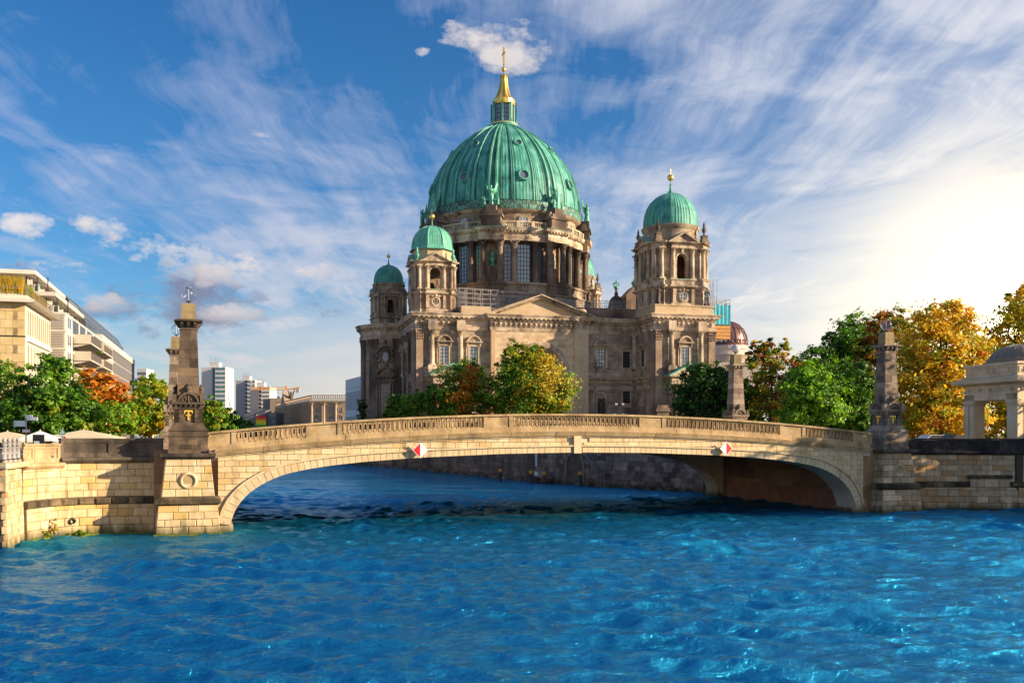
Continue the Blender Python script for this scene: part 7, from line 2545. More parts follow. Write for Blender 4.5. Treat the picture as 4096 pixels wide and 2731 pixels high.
# ------------------------------------------------------------------ river pavilion at the right
PTH = RAD(15.7)
pc = Vector((46.9, 87.9, 0))
M_PAV = stone('pavilion_stone', [(0.62, 0.45, 0.27), (0.75, 0.57, 0.36), (0.80, 0.64, 0.44)], 0.6, (0.55, 0.85), (0.14, 0.10, 0.08), 0.55, objvar=0.10, bump=0.15)
M_PAVD = plain('pavilion_dome', (0.22, 0.17, 0.12), 0.5, 0.2, var=0.15, scale=0.8)
r = thing('domed_pavilion', 'pale stone pavilion with square piers and shallow metal dome at the right edge', 'pavilion', pc, PTH)
H = 3.25
m = MB(); m.box(-H - .4, H + .4, -H - .4, H + .4, -1, 5.2); m.build('base', M_DARKPAR, r)
m = MB(); m.box(-H - .15, H + .15, -H - .15, H + .15, 5.2, 5.8); m.build('plinth', M_PAV, r)
pm = MB(); pm.box(-.62, -.06, -.62, .62, 5.8, 9.25); pm.box(.06, .62, -.62, .62, 5.8, 9.25); pm.box(-.5, .5, -.5, .5, 5.8, 9.25)
for k in range(9):
    pm.box(-.66 + k * .15, -.58 + k * .15, -.68, .68, 9.3, 9.5); pm.box(-.68, .68, -.66 + k * .15, -.58 + k * .15, 9.3, 9.5)
pm.box(-.66, .66, -.66, .66, 9.25, 9.32); pm.box(-.72, .72, -.72, .72, 9.5, 9.8)
PMm = pm.mesh('pier', M_PAV)
for sx_ in (-1, 1):
    for sy_ in (-1, 1):
        link('pier', PMm, r, (sx_ * (H - .62), sy_ * (H - .62), 0), 0 if sx_ * sy_ > 0 else RAD(90))
m = MB()
for k in range(4):
    k0 = len(m.v); m.box(-H, H, -H, -H + 1.3, 9.8, 10.35); m.box(-H + .03, H - .03, -H + .05, -H + 1.3, 10.35, 11.15); m.xform(Matrix.Rotation(k * math.pi / 2, 4, 'Z') @ Matrix.Diagonal((1 - .001 * (k % 2), 1, 1, 1)), k0)
m.build('entablature', M_PAV, r)
rm = MB(); rm.ring_tube((0, 0, 0), .17, .05, 12, 5); rm.sphere((0, 0, 0), .08, 6, 4); RM = rm.mesh('rosette', M_PAV)
for k in range(4):
    for i in range(5):
        q = Matrix.Rotation(k * math.pi / 2, 4, 'Z') @ Vector((-2.6 + 1.3 * i, -H, 10.75)); link('rosette', RM, r, q, k * math.pi / 2)
m = MB(); m.frustum(0, 0, 11.15, 11.35, H, H, H + .5, H + .5); m.box(-H - .75, H + .75, -H - .75, H + .75, 11.35, 11.7); m.frustum(0, 0, 11.7, 12.0, H + .7, H + .7, H - .1, H - .1); m.build('cornice', M_PAV, r)
m = MB(); m.box(-H + .1, H - .1, -H + .1, H - .1, 12.0, 12.95); at_ = m.build('attic', M_PAV, r)
for k in range(4):
    for (x0, x1) in ((-3.0, -2.4), (-2.15, -.5), (-.3, .3), (.5, 2.15), (2.4, 3.0)):
        m = MB()
        for (a, b, c, d) in ((x0, x1, 12.18, 12.24), (x0, x1, 12.72, 12.78), (x0, x0 + .06, 12.24, 12.72), (x1 - .06, x1, 12.24, 12.72)):
            m.box(a, b, -H + .04, -H + .12, c, d)
        m.xform(Matrix.Rotation(k * math.pi / 2, 4, 'Z')); m.build('attic_panel', M_PAV, at_)
m = MB(); m.box(-H - .05, H + .05, -H - .05, H + .05, 12.95, 13.15); m.build('attic_coping', M_PAV, r)
DP = [(2.95, 13.15), (2.95, 13.35), (2.75, 13.4), (2.75, 13.6), (2.55, 13.65), (2.4, 13.95), (2.0, 14.4), (1.4, 14.75), (.7, 14.95), (0.02, 15.0)]
m = MB(); m.lathe(DP, 40, caps=False); dm = m.build('dome', M_PAVD, r, smooth=30)
m = MB()
for k in range(20):
    rib_strip(DP[4:-1], math.tau * k / 20, .05, .04, m, .3)
m.build('dome_seams', M_PAVD, dm)
# colonnade running on along the quay from the pavilion (only its end is in the picture)
q = pc + Vector((7.6, 1.6, 0))
r = thing('riverside_colonnade', 'stone colonnade wing continuing from the pavilion past the right edge', 'colonnade', (q.x, q.y, 0), RAD(-40))
m = MB(); m.box(-1, 26, -1.6, 2.4, -1, 5.8); m.build('base', M_DARKPAR, r)
C = col_mesh('colonnade_column', 4.0, .42, M_PAV, 12)
for i in range(9):
    link('column', C, r, (1 + i * 2.9, -.9, 5.8)); link('column', C, r, (1 + i * 2.9, 1.7, 5.8))
m = MB(); m.box(-.2, 25.5, -1.5, 2.3, 9.8, 11.1); m.box(-.6, 25.9, -2.0, 2.8, 11.1, 11.6); m.box(-.2, 25.5, -1.4, 2.2, 11.6, 12.4); m.build('entablature', M_PAV, r)

# ------------------------------------------------------------------ scaffolds on the church
def scaff(name, label, p0, p1, z0, z1, nb, nl, depth=1.2, diag=True, r_=.05, group=None):
    o0, o1 = cpt(*p0), cpt(*p1)
    d = (o1 - o0); L = d.length; a = math.atan2(d.y, d.x)
    r = thing(name, label, 'scaffold', (o0.x, o0.y, z0), a, group)
    m = MB()
    for i in range(nb + 1):
        for y in (0, depth):
            m.tube((L * i / nb, y, 0), (L * i / nb, y, z1 - z0), r_, 4)
    o = m.build('standards', M_STEEL, r)
    m = MB()
    for k in range(nl + 1):
        z = (z1 - z0) * k / nl
        for y in (0, depth):
            m.tube((0, y, z), (L, y, z), r_ * .9, 4)
    m.build('ledgers', M_STEEL, r)
    if diag:
        m = MB()
        for i in range(nb):
            if i % 2 == 0:
                m.tube((L * i / nb, 0, 0), (L * (i + 1) / nb, 0, z1 - z0), r_ * .8, 4); m.tube((L * (i + 1) / nb, 0, 0), (L * i / nb, 0, z1 - z0), r_ * .8, 4)
        m.build('braces', M_STEEL, r)
    m = MB(); m.box(0, L, .1, depth - .1, .02, .1); m.build('deck_boards', M_CONC2, r)
    return r


scaff('scaffold', 'bright tube scaffold on the roof between the near tower and the drum', (10.2, 3.5), (27, 6.5), 35.0, 39.2, 9, 4)
scaff('scaffold', 'long low scaffold walkway on the roof right of the gable', (33, 3.0), (50, 1.5), 35.6, 37.4, 12, 3, 1.5)
scaff('scaffold', 'scaffold wrapped round the statue on the right tower parapet', (62.0, BV + .2), (65.4, BV + .2), 34.6, 41.0, 4, 5, 2.2)
scaff('scaffold', 'slender scaffold at the foot of the near tower', (9.9, 3.0), (11.8, 3.0), 33.6, 38.4, 3, 4, 1.2)
q = cpt(BU1 + 1.6, BV + 3.0)
r = thing('netted_scaffold', 'scaffold tower with turquoise netting and orange boards on the right block', 'scaffold', (q.x, q.y, 0), CTH)
M_NET = plain('turquoise_netting', (0.03, 0.36, 0.46), 0.8, var=0.35, scale=1.2)
M_OBRD = plain('orange_boards', (0.50, 0.24, 0.06), 0.8, var=0.2, scale=2)
m = MB()
for x in (-1.0, .3, 1.6, 2.8):
    for y in (-2.0, 0, 2):
        m.tube((x, y, 27.6), (x + rnd.uniform(-.15, .15), y, 37.2 + rnd.uniform(-.6, .6)), .06, 4)
for z in (28, 29.6, 31.2, 32.8, 34.4, 36, 36.8):
    for y in (-2, 0, 2):
        m.tube((-1.2, y, z), (3.0, y, z), .05, 4)
    m.tube((2.8, -2, z), (2.8, 2, z), .05, 4)
m.build('tubes', M_STEEL, r)
m = MB()
for i in range(8):
    x0, x1 = -1 + i * .48, -1 + (i + 1) * .48
    m.hexa([(x0, -2.1 + .12 * (i % 2), 31.2), (x1, -2.1 + .12 * ((i + 1) % 2), 31.2), (x1, -2.0 + .12 * ((i + 1) % 2), 31.2), (x0, -2.0 + .12 * (i % 2), 31.2),
            (x0, -2.1 + .12 * (i % 2), 35.2 + .3 * (i % 3)), (x1, -2.1 + .12 * ((i + 1) % 2), 35.2 + .3 * ((i + 1) % 3)), (x1, -2.0 + .12 * ((i + 1) % 2), 35.2 + .3 * ((i + 1) % 3)), (x0, -2.0 + .12 * (i % 2), 35.2 + .3 * (i % 3))])
m.box(2.85, 2.9, -2, 2, 31.0, 35.4)
m.build('netting', M_NET, r)
m = MB()
for k in range(4):
    m.box(-1.0, 2.8, -2.15, -2.05, 28.0 + k * .75, 28.65 + k * .75)
m.build('boards', M_OBRD, r)

# ------------------------------------------------------------------ street furniture on the left bank
def sign_pole(x, Y, z1, name, label, cat):
    q = at(x, HZ, Y)
    r = thing(name, label, cat, (q.x, Y, GZ), 0)
    m = MB(); m.tube((0, 0, 0), (0, 0, z1 - GZ), .05, 8); m.build('pole', M_STEEL, r)
    return r


Y = 68.
S = Y / FOC
zz = lambda y: CAMH + (HZ - y) * S - GZ
r = sign_pole(104, Y, CAMH + (HZ - 1660) * S, 'direction_sign', 'signpost with white arrow boards in front of the big green tree', 'signpost')
for (x0, x1, y0, y1, ar_) in ((57, 103, 1682, 1705, -1), (108, 153, 1668, 1681, 1)):
    m = MB(); m.box((x0 - 104) * S, (x1 - 104) * S, -.08, -.04, zz(y1), zz(y0)); b = m.build('arrow_board', M_WHITE, r)
    xe = (x0 - 104) * S if ar_ < 0 else (x1 - 104) * S
    zc = (zz(y0) + zz(y1)) / 2; h = (zz(y0) - zz(y1)) * .35
    m = MB(); m.prism_xz([(xe - ar_ * .05, zc), (xe - ar_ * .16, zc + h), (xe - ar_ * .10, zc), (xe - ar_ * .16, zc - h)] if ar_ < 0 else [(xe - .05, zc), (xe - .16, zc + h), (xe - .10, zc), (xe - .16, zc - h)][::-1], -.086, -.081); m.build('arrow', M_GREENS, b)
    m = MB(); m.box((x0 - 104) * S if ar_ < 0 else (x1 - 104) * S - .12, (x0 - 104) * S + .12 if ar_ < 0 else (x1 - 104) * S, -.075, -.045, zz(y1) - .12, zz(y1) - .01); m.build('tag_plate', M_GREENS, b)
m = MB(); m.box(-.02, .5, -.085, -.05, zz(1671), zz(1659)); m.build('top_board', M_WHITE, r)
m = MB(); m.box(-.22, .3, -.085, -.05, zz(1728), zz(1718)); b = m.build('name_plate', M_WHITE, r)
m = MB(); m.box(-.24, .32, -.08, -.045, zz(1730), zz(1728)); m.box(-.24, .32, -.08, -.045, zz(1718), zz(1716)); m.build('plate_edge', M_RED, b)
r = sign_pole(251, Y, CAMH + (HZ - 1712) * S, 'traffic_sign', 'green-bordered triangle sign above a red ring sign', 'road sign')
h = .50
m = MB(); m.prism_xz([(-h * .58, zz(1737)), (h * .58, zz(1737)), (0, zz(1737) + h)], -.10, -.07); b = m.build('triangle', M_GREENS, r)
k = .62
m = MB(); m.prism_xz([(-h * .58 * k, zz(1737) + .065), (h * .58 * k, zz(1737) + .065), (0, zz(1737) + .065 + h * k)], -.107, -.101); m.build('triangle_field', M_WHITE, b)
m = MB(); m.sphere((0, -.11, zz(1737) + .19), .05, 8, 5, 1.2, .1, .7); m.build('bird_symbol', M_GREENS, b)
m = MB(); m.box(-.24, .24, -.10, -.07, zz(1741), zz(1738)); m.box(-.24, .24, -.10, -.07, zz(1744), zz(1741.5)); m.build('text_plate', M_WHITE, r)
m = MB(); m.lathe([(0, -.07), (.215, -.07), (.215, -.10), (.0, -.10)], 24); m.xform(Matrix.Translation((0, 0, zz(1756))) @ Matrix.Rotation(RAD(-90), 4, 'X') @ Matrix.Diagonal((1, 1, -1, 1))); m.xform(Matrix.Identity(4))
b = m.build('ring', M_RED, r)
m = MB(); m.lathe([(0, .104), (.15, .104)], 24, caps=False); m.xform(Matrix.Translation((0, 0, zz(1756))) @ Matrix.Rotation(RAD(90), 4, 'X')); m.build('ring_field', M_WHITE, b)

M_CANV = plain('cream_canvas', (0.66, 0.55, 0.36), 0.9, var=0.1, scale=0.8)
M_CANVW = plain('white_canvas', (0.80, 0.78, 0.74), 0.9, var=0.05, scale=0.8)
for (x, w, y0, y1, Y, mt, lab) in ((30, 250, 1725, 1758, 78, M_CANV, 'cream square parasol behind the signpost'), (160, 120, 1722, 1752, 74, M_CANVW, 'small white parasol between the two cream ones'),
                                   (335, 270, 1718, 1750, 80, M_CANV, 'wide cream parasol behind the triangle sign')):
    S = Y / FOC
    q = at(x, HZ, Y)
    r = thing('parasol', lab, 'parasol', (q.x, Y, 0), RAD(12), 'cafe parasols on the left bank')
    hw = w * S / 2; za, zb_ = CAMH + (HZ - y1) * S, CAMH + (HZ - y0) * S
    m = MB(); m.add([(-hw, -hw, za), (hw, -hw, za), (hw, hw, za), (-hw, hw, za), (0, 0, zb_), (-hw, -hw, za - .22), (hw, -hw, za - .22), (hw, hw, za - .22), (-hw, hw, za - .22)],
                    [(0, 1, 4), (1, 2, 4), (2, 3, 4), (3, 0, 4), (0, 5, 6, 1), (1, 6, 7, 2), (2, 7, 8, 3), (3, 8, 5, 0)])
    m.build('canopy', mt, r)
    m = MB(); m.tube((0, 0, GZ - .2), (0, 0, zb_ + .1), .06, 6)
    m.build('pole', M_CONC2, r)
q = at(153, HZ, 72); S = 72 / FOC
r = thing('menu_board', 'dark framed menu board with pale print behind the quay parapet', 'board', (q.x, 72, GZ))
m = MB(); m.box(-.4, .45, -.05, .05, .5, 1.45); m.build('panel', M_IRON, r)
m = MB(); m.box(-.3, .1, -.06, -.051, .75, .95); m.build('print', M_WHITE, r)
m = MB(); m.tube((-.35, 0, 0), (-.35, 0, .5), .04, 5); m.tube((.4, 0, 0), (.4, 0, .5), .04, 5); m.build('legs', M_IRON, r)

# floodlight mast before the church
q = at(2479, HZ, 135)
S = 135 / FOC
r = thing('floodlight_mast', 'slim dark mast with four floodlights in front of the statue niche', 'lamp post', (q.x, 135, GZ))
zt = CAMH + (HZ - 1613) * S - GZ
m = MB(); m.tube((0, 0, 0), (0, 0, zt), .09, 8, .06); m.tube((-.55, 0, zt - .25), (.55, 0, zt - .25), .04, 5); m.tube((-.8, 0, zt - 1.9), (.9, 0, zt - 1.9), .04, 5); m.build('mast', M_IRON, r)
for (x, z) in ((-.5, zt - .1), (.45, zt - .1), (-.75, zt - 1.6), (.5, zt - 1.6), (.85, zt - 1.75)):
    m = MB(); m.hexa([(x - .2, -.15, z - .15), (x + .2, -.15, z - .15), (x + .14, .2, z - .1), (x - .14, .2, z - .1), (x - .2, -.15, z + .15), (x + .2, -.15, z + .15), (x + .14, .2, z + .1), (x - .14, .2, z + .1)]); f_ = m.build('floodlight', M_IRON, r)
    m = MB(); m.add([(x - .17, -.155, z - .12), (x + .17, -.155, z - .12), (x + .17, -.155, z + .12), (x - .17, -.155, z + .12)], [(0, 1, 2, 3)]); m.build('lens', M_WHITE, f_)


# parked car glimpsed beside the pavilion
def car(x, Y, colr, lab, rz):
    q = at(x, HZ, Y)
    r = thing('parked_car', lab, 'car', (q.x, Y, GZ), rz, 'cars parked behind the dark parapet')
    mt = plain('car_paint', colr, 0.25, 0.3)
    m = MB()
    P = [(-2.1, .35), (2.1, .35), (2.15, .75), (1.9, .92), (1.1, 1.0), (.5, 1.42), (-1.1, 1.46), (-1.75, 1.0), (-2.1, .9)]
    m.prism_xz(P, -.85, .85); b = m.build('body', mt, r)
    m = MB(); m.prism_xz([(1.0, 1.02), (.48, 1.38), (-1.05, 1.41), (-1.6, 1.02)], -.862, -.851); m.build('side_window', M_GLASSD, b)
    for xx in (-1.35, 1.35):
        for yy in (-.8, .62):
            m = MB(); m.lathe([(0, 0), (.32, 0), (.32, .2), (0, .2)], 14); m.xform(Matrix.Translation((xx, yy + .2, .32)) @ Matrix.Rotation(RAD(90), 4, 'X')); m.build('wheel', M_IRON, r)


car(3835, 100, (0.02, 0.02, 0.025), 'black car roof just left of the pavilion piers', RAD(20))
car(3740, 104, (0.6, 0.6, 0.62), 'silver car half hidden under the orange tree', RAD(15))


# two pigeons on the pier cap
def pigeon(pos, rz, lab):
    m = MB()
    m.sphere((0, 0, .13), .1, 10, 7, 1.5, .9, .85)
    m.sphere((.13, 0, .22), .045, 8, 6); m.tube((.1, 0, .16), (.13, 0, .22), .05, 7, .038); m.tube((.165, 0, .22), (.2, 0, .21), .012, 4, .003)
    m.hexa([(-.27, -.035, .07), (-.1, -.05, .1), (-.1, .05, .1), (-.27, .035, .07), (-.27, -.035, .085), (-.1, -.05, .15), (-.1, .05, .15), (-.27, .035, .085)])
    o = m.build('pigeon', plain('pigeon_grey', (0.06, 0.06, 0.075), 0.7), None, pos, rz, smooth=60)
    tag(o, lab, 'bird', 'pigeons on the pier cap')
    m = MB(); m.tube((0, .03, 0), (0, .03, .07), .008, 4); m.tube((0, -.03, 0), (0, -.03, .07), .008, 4); m.build('legs', M_RED, o)


pigeon(bpt(PA[0] + 1.32, -.72, 5.39), RAD(200), 'grey pigeon on the pier cap nearer the obelisk')
pigeon(bpt(PA[0] + 1.60, -.70, 5.39), RAD(-30), 'dark pigeon at the outer end of the pier cap')
# ------------------------------------------------------------------ trees
def leaf_mat(name):
    m, T = newmat(name)
    at_ = T.n('ShaderNodeAttribute', attribute_name='leafcol').outputs['Color']
    d = T.n('ShaderNodeBsdfPrincipled', {'Base Color': at_, 'Roughness': 0.5, 'Specular IOR Level': 0.35})
    t = T.n('ShaderNodeBsdfTranslucent', {'Color': T.mix(1.0, at_, (1.25, 1.15, 0.5), 'MULTIPLY')})
    x = T.n('ShaderNodeMixShader', {0: 0.46, 1: d.outputs[0], 2: t.outputs[0]})
    T.n('ShaderNodeOutputMaterial', {'Surface': x.outputs[0]})
    return m


M_LEAF = leaf_mat('leaves')
M_BARK = plain('bark', (0.10, 0.070, 0.045), 0.95, var=0.3, scale=3, bump=0.5)


def leaf_mesh(name, centers, radii, n, size, pal, wts, seed, patch=None, flat=0.75, shell=0.55):
    """leaf blades gathered in clumps: `centers` lobes (k,3), `radii` (k,3)"""
    rg = np.random.RandomState(seed)
    centers = np.array(centers, float); radii = np.array(radii, float)
    vol = radii.prod(1) ** (2 / 3.)
    vol /= vol.sum()
    ncl = max(24, n // 52)
    li = rg.choice(len(centers), ncl, p=vol)
    d = rg.randn(ncl, 3); d /= np.linalg.norm(d, axis=1)[:, None]
    rr = (shell + (1 - shell) * rg.rand(ncl) ** .6)
    rr *= 1 + .15 * rg.randn(ncl)
    cc = centers[li] + d * radii[li] * rr[:, None]
    cs = (0.07 + 0.11 * rg.rand(ncl) ** 1.5) * radii[li].mean(1)
    cdir = d
    ci = rg.randint(0, ncl, n)
    e = rg.randn(n, 3)
    off = e * cs[ci][:, None] * np.array([1, 1, .62])
    p = cc[ci] + off
    # blade orientation: facing outwards and up, loosely
    nr = cdir[ci] * .8 + e / np.linalg.norm(e, axis=1)[:, None] * .6 + np.array([0, 0, .45]) + .55 * rg.randn(n, 3)
    nr /= np.linalg.norm(nr, axis=1)[:, None]
    t = np.cross(nr, rg.randn(n, 3)); t /= np.linalg.norm(t, axis=1)[:, None] + 1e-9
    b = np.cross(nr, t)
    s = size * (.6 + .8 * rg.rand(n))[:, None]
    v = np.stack([p - t * s * .55, p - b * s * .36 - nr * s * .06, p + t * s * .6 - nr * s * .12, p + b * s * .36 - nr * s * .06], 1).reshape(-1, 3)
    idx = np.arange(4 * n, dtype=np.int32)
    me = bpy.data.meshes.new(name)
    me.vertices.add(4 * n); me.vertices.foreach_set('co', v.ravel())
    me.loops.add(4 * n); me.loops.foreach_set('vertex_index', idx)
    me.polygons.add(n); me.polygons.foreach_set('loop_start', np.arange(0, 4 * n, 4, dtype=np.int32)); me.polygons.foreach_set('loop_total', np.full(n, 4, dtype=np.int32))
    pal = np.array(pal, float)
    w = np.array(wts, float); w /= w.sum()
    # colour by clump, turning branches share a hue
    base = rg.choice(len(pal), ncl, p=w)
    if patch is not None:
        for (pc_, pr_, k) in patch:
            base[np.linalg.norm((cc - np.array(pc_)) / np.array(pr_), axis=1) < 1] = k
    k = base[ci]
    sw = rg.rand(n) < .22
    k = np.where(sw, rg.choice(len(pal), n, p=w), k)
    c = pal[k] * (0.72 + .56 * rg.rand(n))[:, None] * (0.85 + .3 * rg.rand(ncl))[ci][:, None]
    col = np.concatenate([np.clip(c, 0, 1), np.ones((n, 1))], 1)
    a = me.color_attributes.new('leafcol', 'FLOAT_COLOR', 'POINT')
    a.data.foreach_set('color', np.repeat(col, 4, 0).ravel())
    me.materials.append(M_LEAF)
    me.update()
    return me, cc


G_DK = (0.045, 0.120, 0.012); G_MD = (0.080, 0.210, 0.014); G_LT = (0.165, 0.330, 0.018); G_YL = (0.34, 0.37, 0.022)
O_YL = (0.62, 0.41, 0.025); O_OR = (0.62, 0.23, 0.018); O_BR = (0.32, 0.125, 0.018); O_GD = (0.86, 0.58, 0.05)


def tree(name, label, base, lobes, n, size, pal, wts, seed, trunk_r=.3, group=None, patch=None, z_base=GZ, shell=.55, lean=(0, 0)):
    """lobes in world metres [(x,y,z,rx,ry,rz)]; base (x,y)"""
    r = thing(name, label, 'tree', (base[0], base[1], z_base), 0, group)
    o = np.array([base[0], base[1], z_base])
    C = [np.array(l[:3]) - o for l in lobes]; Rr = [l[3:] for l in lobes]
    P = None
    if patch:
        P = [((np.array(p[:3]) - o), p[3:6], p[6]) for p in patch]
    me, cc = leaf_mesh('crown', C, Rr, n, size, pal, wts, seed, P, shell=shell)
    link('crown', me, r)
    rg = random.Random(seed)
    low = min(C[i][2] - Rr[i][2] * .55 for i in range(len(C)))
    top = max(C[i][2] + Rr[i][2] * .3 for i in range(len(C)))
    cx = sum(c[0] for c in C) / len(C); cy = sum(c[1] for c in C) / len(C)
    m = MB()
    pts = [Vector((0, 0, -.3)), Vector((rg.uniform(-.1, .1) + cx * .15, cy * .15, low * .5)), Vector((cx * .45, cy * .45, low)), Vector((cx * .8, cy * .8, (low + top) * .5)), Vector((cx, cy, top * .92))]
    rs = [trunk_r * 1.25, trunk_r, trunk_r * .8, trunk_r * .5, trunk_r * .16]
    for a, b, q, w in zip(pts[:-1], pts[1:], rs[:-1], rs[1:]):
        m.tube(a, b, q, 8, w)
    tr = m.build('trunk', M_BARK, r, smooth=50)
    m = MB()
    sel = list(range(len(cc))); rg.shuffle(sel)
    for i in sel[:22]:
        q = Vector(cc[i])
        t = rg.uniform(.25, .8)
        a = pts[2].lerp(pts[4], t) if t > .4 else pts[1].lerp(pts[3], t)
        if (q - a).length < 1:
            continue
        mid = a.lerp(q, .5) + Vector((rg.uniform(-.4, .4), rg.uniform(-.4, .4), rg.uniform(.0, .6)))
        rr = trunk_r * .34
        m.tube(a, mid, rr, 5, rr * .6); m.tube(mid, q, rr * .6, 5, rr * .15)
    m.build('limbs', M_BARK, tr)
    return r


def L(x, y, Y, rx, ry, rz=None, dy=0):
    """lobe from picture centre/half-size at depth Y (pixels) -> metres"""
    p = at(x, y, Y)
    s = Y / FOC
    return (p.x, Y + dy, p.z, rx * s, (rz or rx) * s, ry * s)


def base_of(x, Y):
    p = at(x, HZ, Y)
    return (p.x, Y)


# left bank
GRP = 'trees along the left bank'
tree('linden_tree', 'dark green tree cut by the left edge of the picture', base_of(0, 92), [L(-30, 1560, 92, 120, 150), L(20, 1650, 92, 90, 90), L(-60, 1680, 92, 140, 90)], 11000, .36, [G_DK, G_MD, G_LT, G_YL], [3, 5, 4, 1], 11, .35, GRP)
tree('linden_tree', 'big bushy green tree with a forked pale trunk behind the signpost', base_of(185, 88), [L(200, 1560, 88, 130, 130), L(120, 1650, 88, 130, 85), L(290, 1650, 88, 110, 85), L(230, 1480, 88, 70, 70), L(200, 1690, 88, 150, 60)], 19000, .34, [G_DK, G_MD, G_LT, G_YL], [2.5, 5, 4.5, 1.2], 12, .38, GRP)
tree('maple_tree', 'tree with flaming orange crown beside the grid office', base_of(390, 100), [L(400, 1590, 100, 100, 105), L(370, 1540, 100, 60, 60), L(450, 1660, 100, 110, 80), L(340, 1670, 100, 80, 60)], 13000, .34, [O_OR, O_YL, G_MD, G_LT, G_YL], [3.2, 1.6, 3, 3, 2], 13, .33, GRP,
     patch=[(*at(380, 1590, 98), 3.0, 9, 3.2, 0), (*at(480, 1690, 98), 4, 9, 2.2, 3)])
tree('acacia_tree', 'yellow-green tree between the orange maple and the black obelisk', base_of(600, 112), [L(610, 1620, 112, 90, 85), L(560, 1680, 112, 100, 60), L(660, 1680, 112, 70, 65)], 12000, .34, [G_YL, G_LT, O_YL, G_MD], [4, 3, 2, 2], 14, .3, GRP)
tree('linden_tree', 'small green treetop rising behind the yellow-green tree', base_of(600, 150), [L(595, 1545, 150, 55, 45), L(640, 1560, 150, 40, 40)], 4500, .40, [G_MD, G_LT, G_YL], [2, 4, 2], 15, .3, GRP)
tree('linden_tree', 'fresh green bush-like tree peeking out right of the black obelisk', base_of(860, 105), [L(860, 1680, 105, 60, 60), L(840, 1630, 105, 40, 40), L(905, 1710, 105, 40, 30)], 6500, .30, [G_LT, G_MD, G_YL], [5, 3, 2], 16, .22, GRP)
tree('poplar_tree', 'dull green far tree left of the teal-panelled high-rise foot', base_of(895, 300), [L(885, 1660, 300, 40, 50), L(935, 1690, 300, 40, 40)], 3500, .75, [G_DK, G_MD, G_LT], [2, 4, 2], 17, .4, GRP)
tree('poplar_tree', 'dark far tree in front of the grey glass office', base_of(965, 330), [L(965, 1705, 330, 45, 32), L(930, 1715, 330, 40, 25)], 3500, .75, [G_DK, G_MD], [3, 2], 18, .4, GRP)

# before the church
GRP = 'trees in front of the church'
tree('chestnut_tree', 'low green tree at the foot of the apse', base_of(1630, 176), [L(1640, 1620, 176, 85, 55), L(1590, 1650, 176, 60, 40), L(1690, 1600, 176, 50, 45)], 8000, .42, [G_MD, G_LT, G_DK, G_YL], [4, 4, 2, 1.5], 21, .3, GRP)
tree('chestnut_tree', 'green tree with an orange branch in front of the left windows', base_of(1830, 172), [L(1830, 1570, 172, 130, 110), L(1880, 1490, 172, 75, 65), L(1760, 1610, 172, 80, 70), L(1900, 1620, 172, 90, 70)], 16000, .42, [G_MD, G_LT, G_DK, G_YL, O_OR], [4, 3.4, 3, 2, .5], 22, .35, GRP,
     patch=[(*at(1880, 1520, 168), 1.6, 8, 3.6, 4), (*at(1850, 1600, 168), 1.8, 8, 2.2, 4)])
tree('chestnut_tree', 'large yellow-green chestnut covering the lower half of the great arch', base_of(2130, 168), [L(2120, 1540, 168, 160, 120), L(2080, 1440, 168, 85, 75), L(2145, 1445, 168, 66, 72), L(2010, 1580, 168, 90, 95), L(2215, 1600, 168, 85, 80)], 25000, .42, [G_YL, G_LT, (0.50, 0.37, 0.025), G_MD, G_DK, O_OR], [4, 3, 2.4, 2.4, 2, .35], 23, .4, GRP,
     patch=[(*at(2190, 1500, 165), 2.6, 9, 4.0, 2), (*at(2010, 1520, 165), 2.8, 9, 4.5, 3)])

# park on the right
GRP = 'park trees on the island'
tree('chestnut_tree', 'dense dark green tree beside the right tower portal', base_of(2850, 140), [L(2840, 1580, 140, 140, 115), L(2760, 1620, 140, 80, 70), L(2930, 1600, 140, 100, 95), L(2830, 1500, 140, 90, 45)], 19000, .38, [G_DK, G_MD, (0.02, 0.05, 0.012)], [4, 2.4, 3], 31, .35, GRP)
tree('locust_tree', 'tall thin-leaved yellow-brown tree with bare twigs', base_of(3080, 136), [L(3070, 1480, 136, 80, 110), L(3130, 1400, 136, 45, 60), L(3060, 1390, 136, 50, 40), L(3090, 1590, 136, 110, 85), L(3000, 1450, 136, 50, 75), L(3190, 1480, 136, 50, 70)], 9500, .36, [G_YL, O_YL, O_BR, G_LT, G_DK], [2.5, 2.5, 3, 2, 2], 32, .25, GRP, shell=.15)
tree('chestnut_tree', 'bright lime-green tree leaning over the balustrade', base_of(3250, 112), [L(3240, 1570, 112, 110, 95), L(3200, 1650, 112, 90, 60), L(3300, 1640, 112, 90, 65), L(3240, 1490, 112, 50, 40)], 16000, .34, [G_LT, (0.24, 0.46, 0.025), G_MD, G_DK], [4, 4, 2, 1], 33, .3, GRP)
tree('chestnut_tree', 'mid-green tree just left of the grey obelisk', base_of(3410, 118), [L(3400, 1530, 118, 95, 90), L(3400, 1640, 118, 100, 80), L(3450, 1700, 118, 80, 50)], 15000, .34, [G_MD, G_DK, G_LT], [4, 3, 2.5], 34, .32, GRP)
tree('chestnut_tree', 'green treetop between the thin yellow tree and the tall round one', base_of(3280, 155), [L(3265, 1440, 155, 75, 65), L(3230, 1510, 155, 100, 80), L(3330, 1480, 155, 70, 80)], 11000, .42, [G_MD, G_LT, G_DK], [4, 2, 3], 35, .3, GRP)
tree('chestnut_tree', 'tall round green tree behind the grey obelisk lamp', base_of(3420, 158), [L(3420, 1360, 158, 110, 95), L(3370, 1420, 158, 80, 70), L(3480, 1400, 158, 80, 90)], 13000, .44, [G_MD, G_LT, G_DK], [4, 3, 2], 36, .4, GRP)
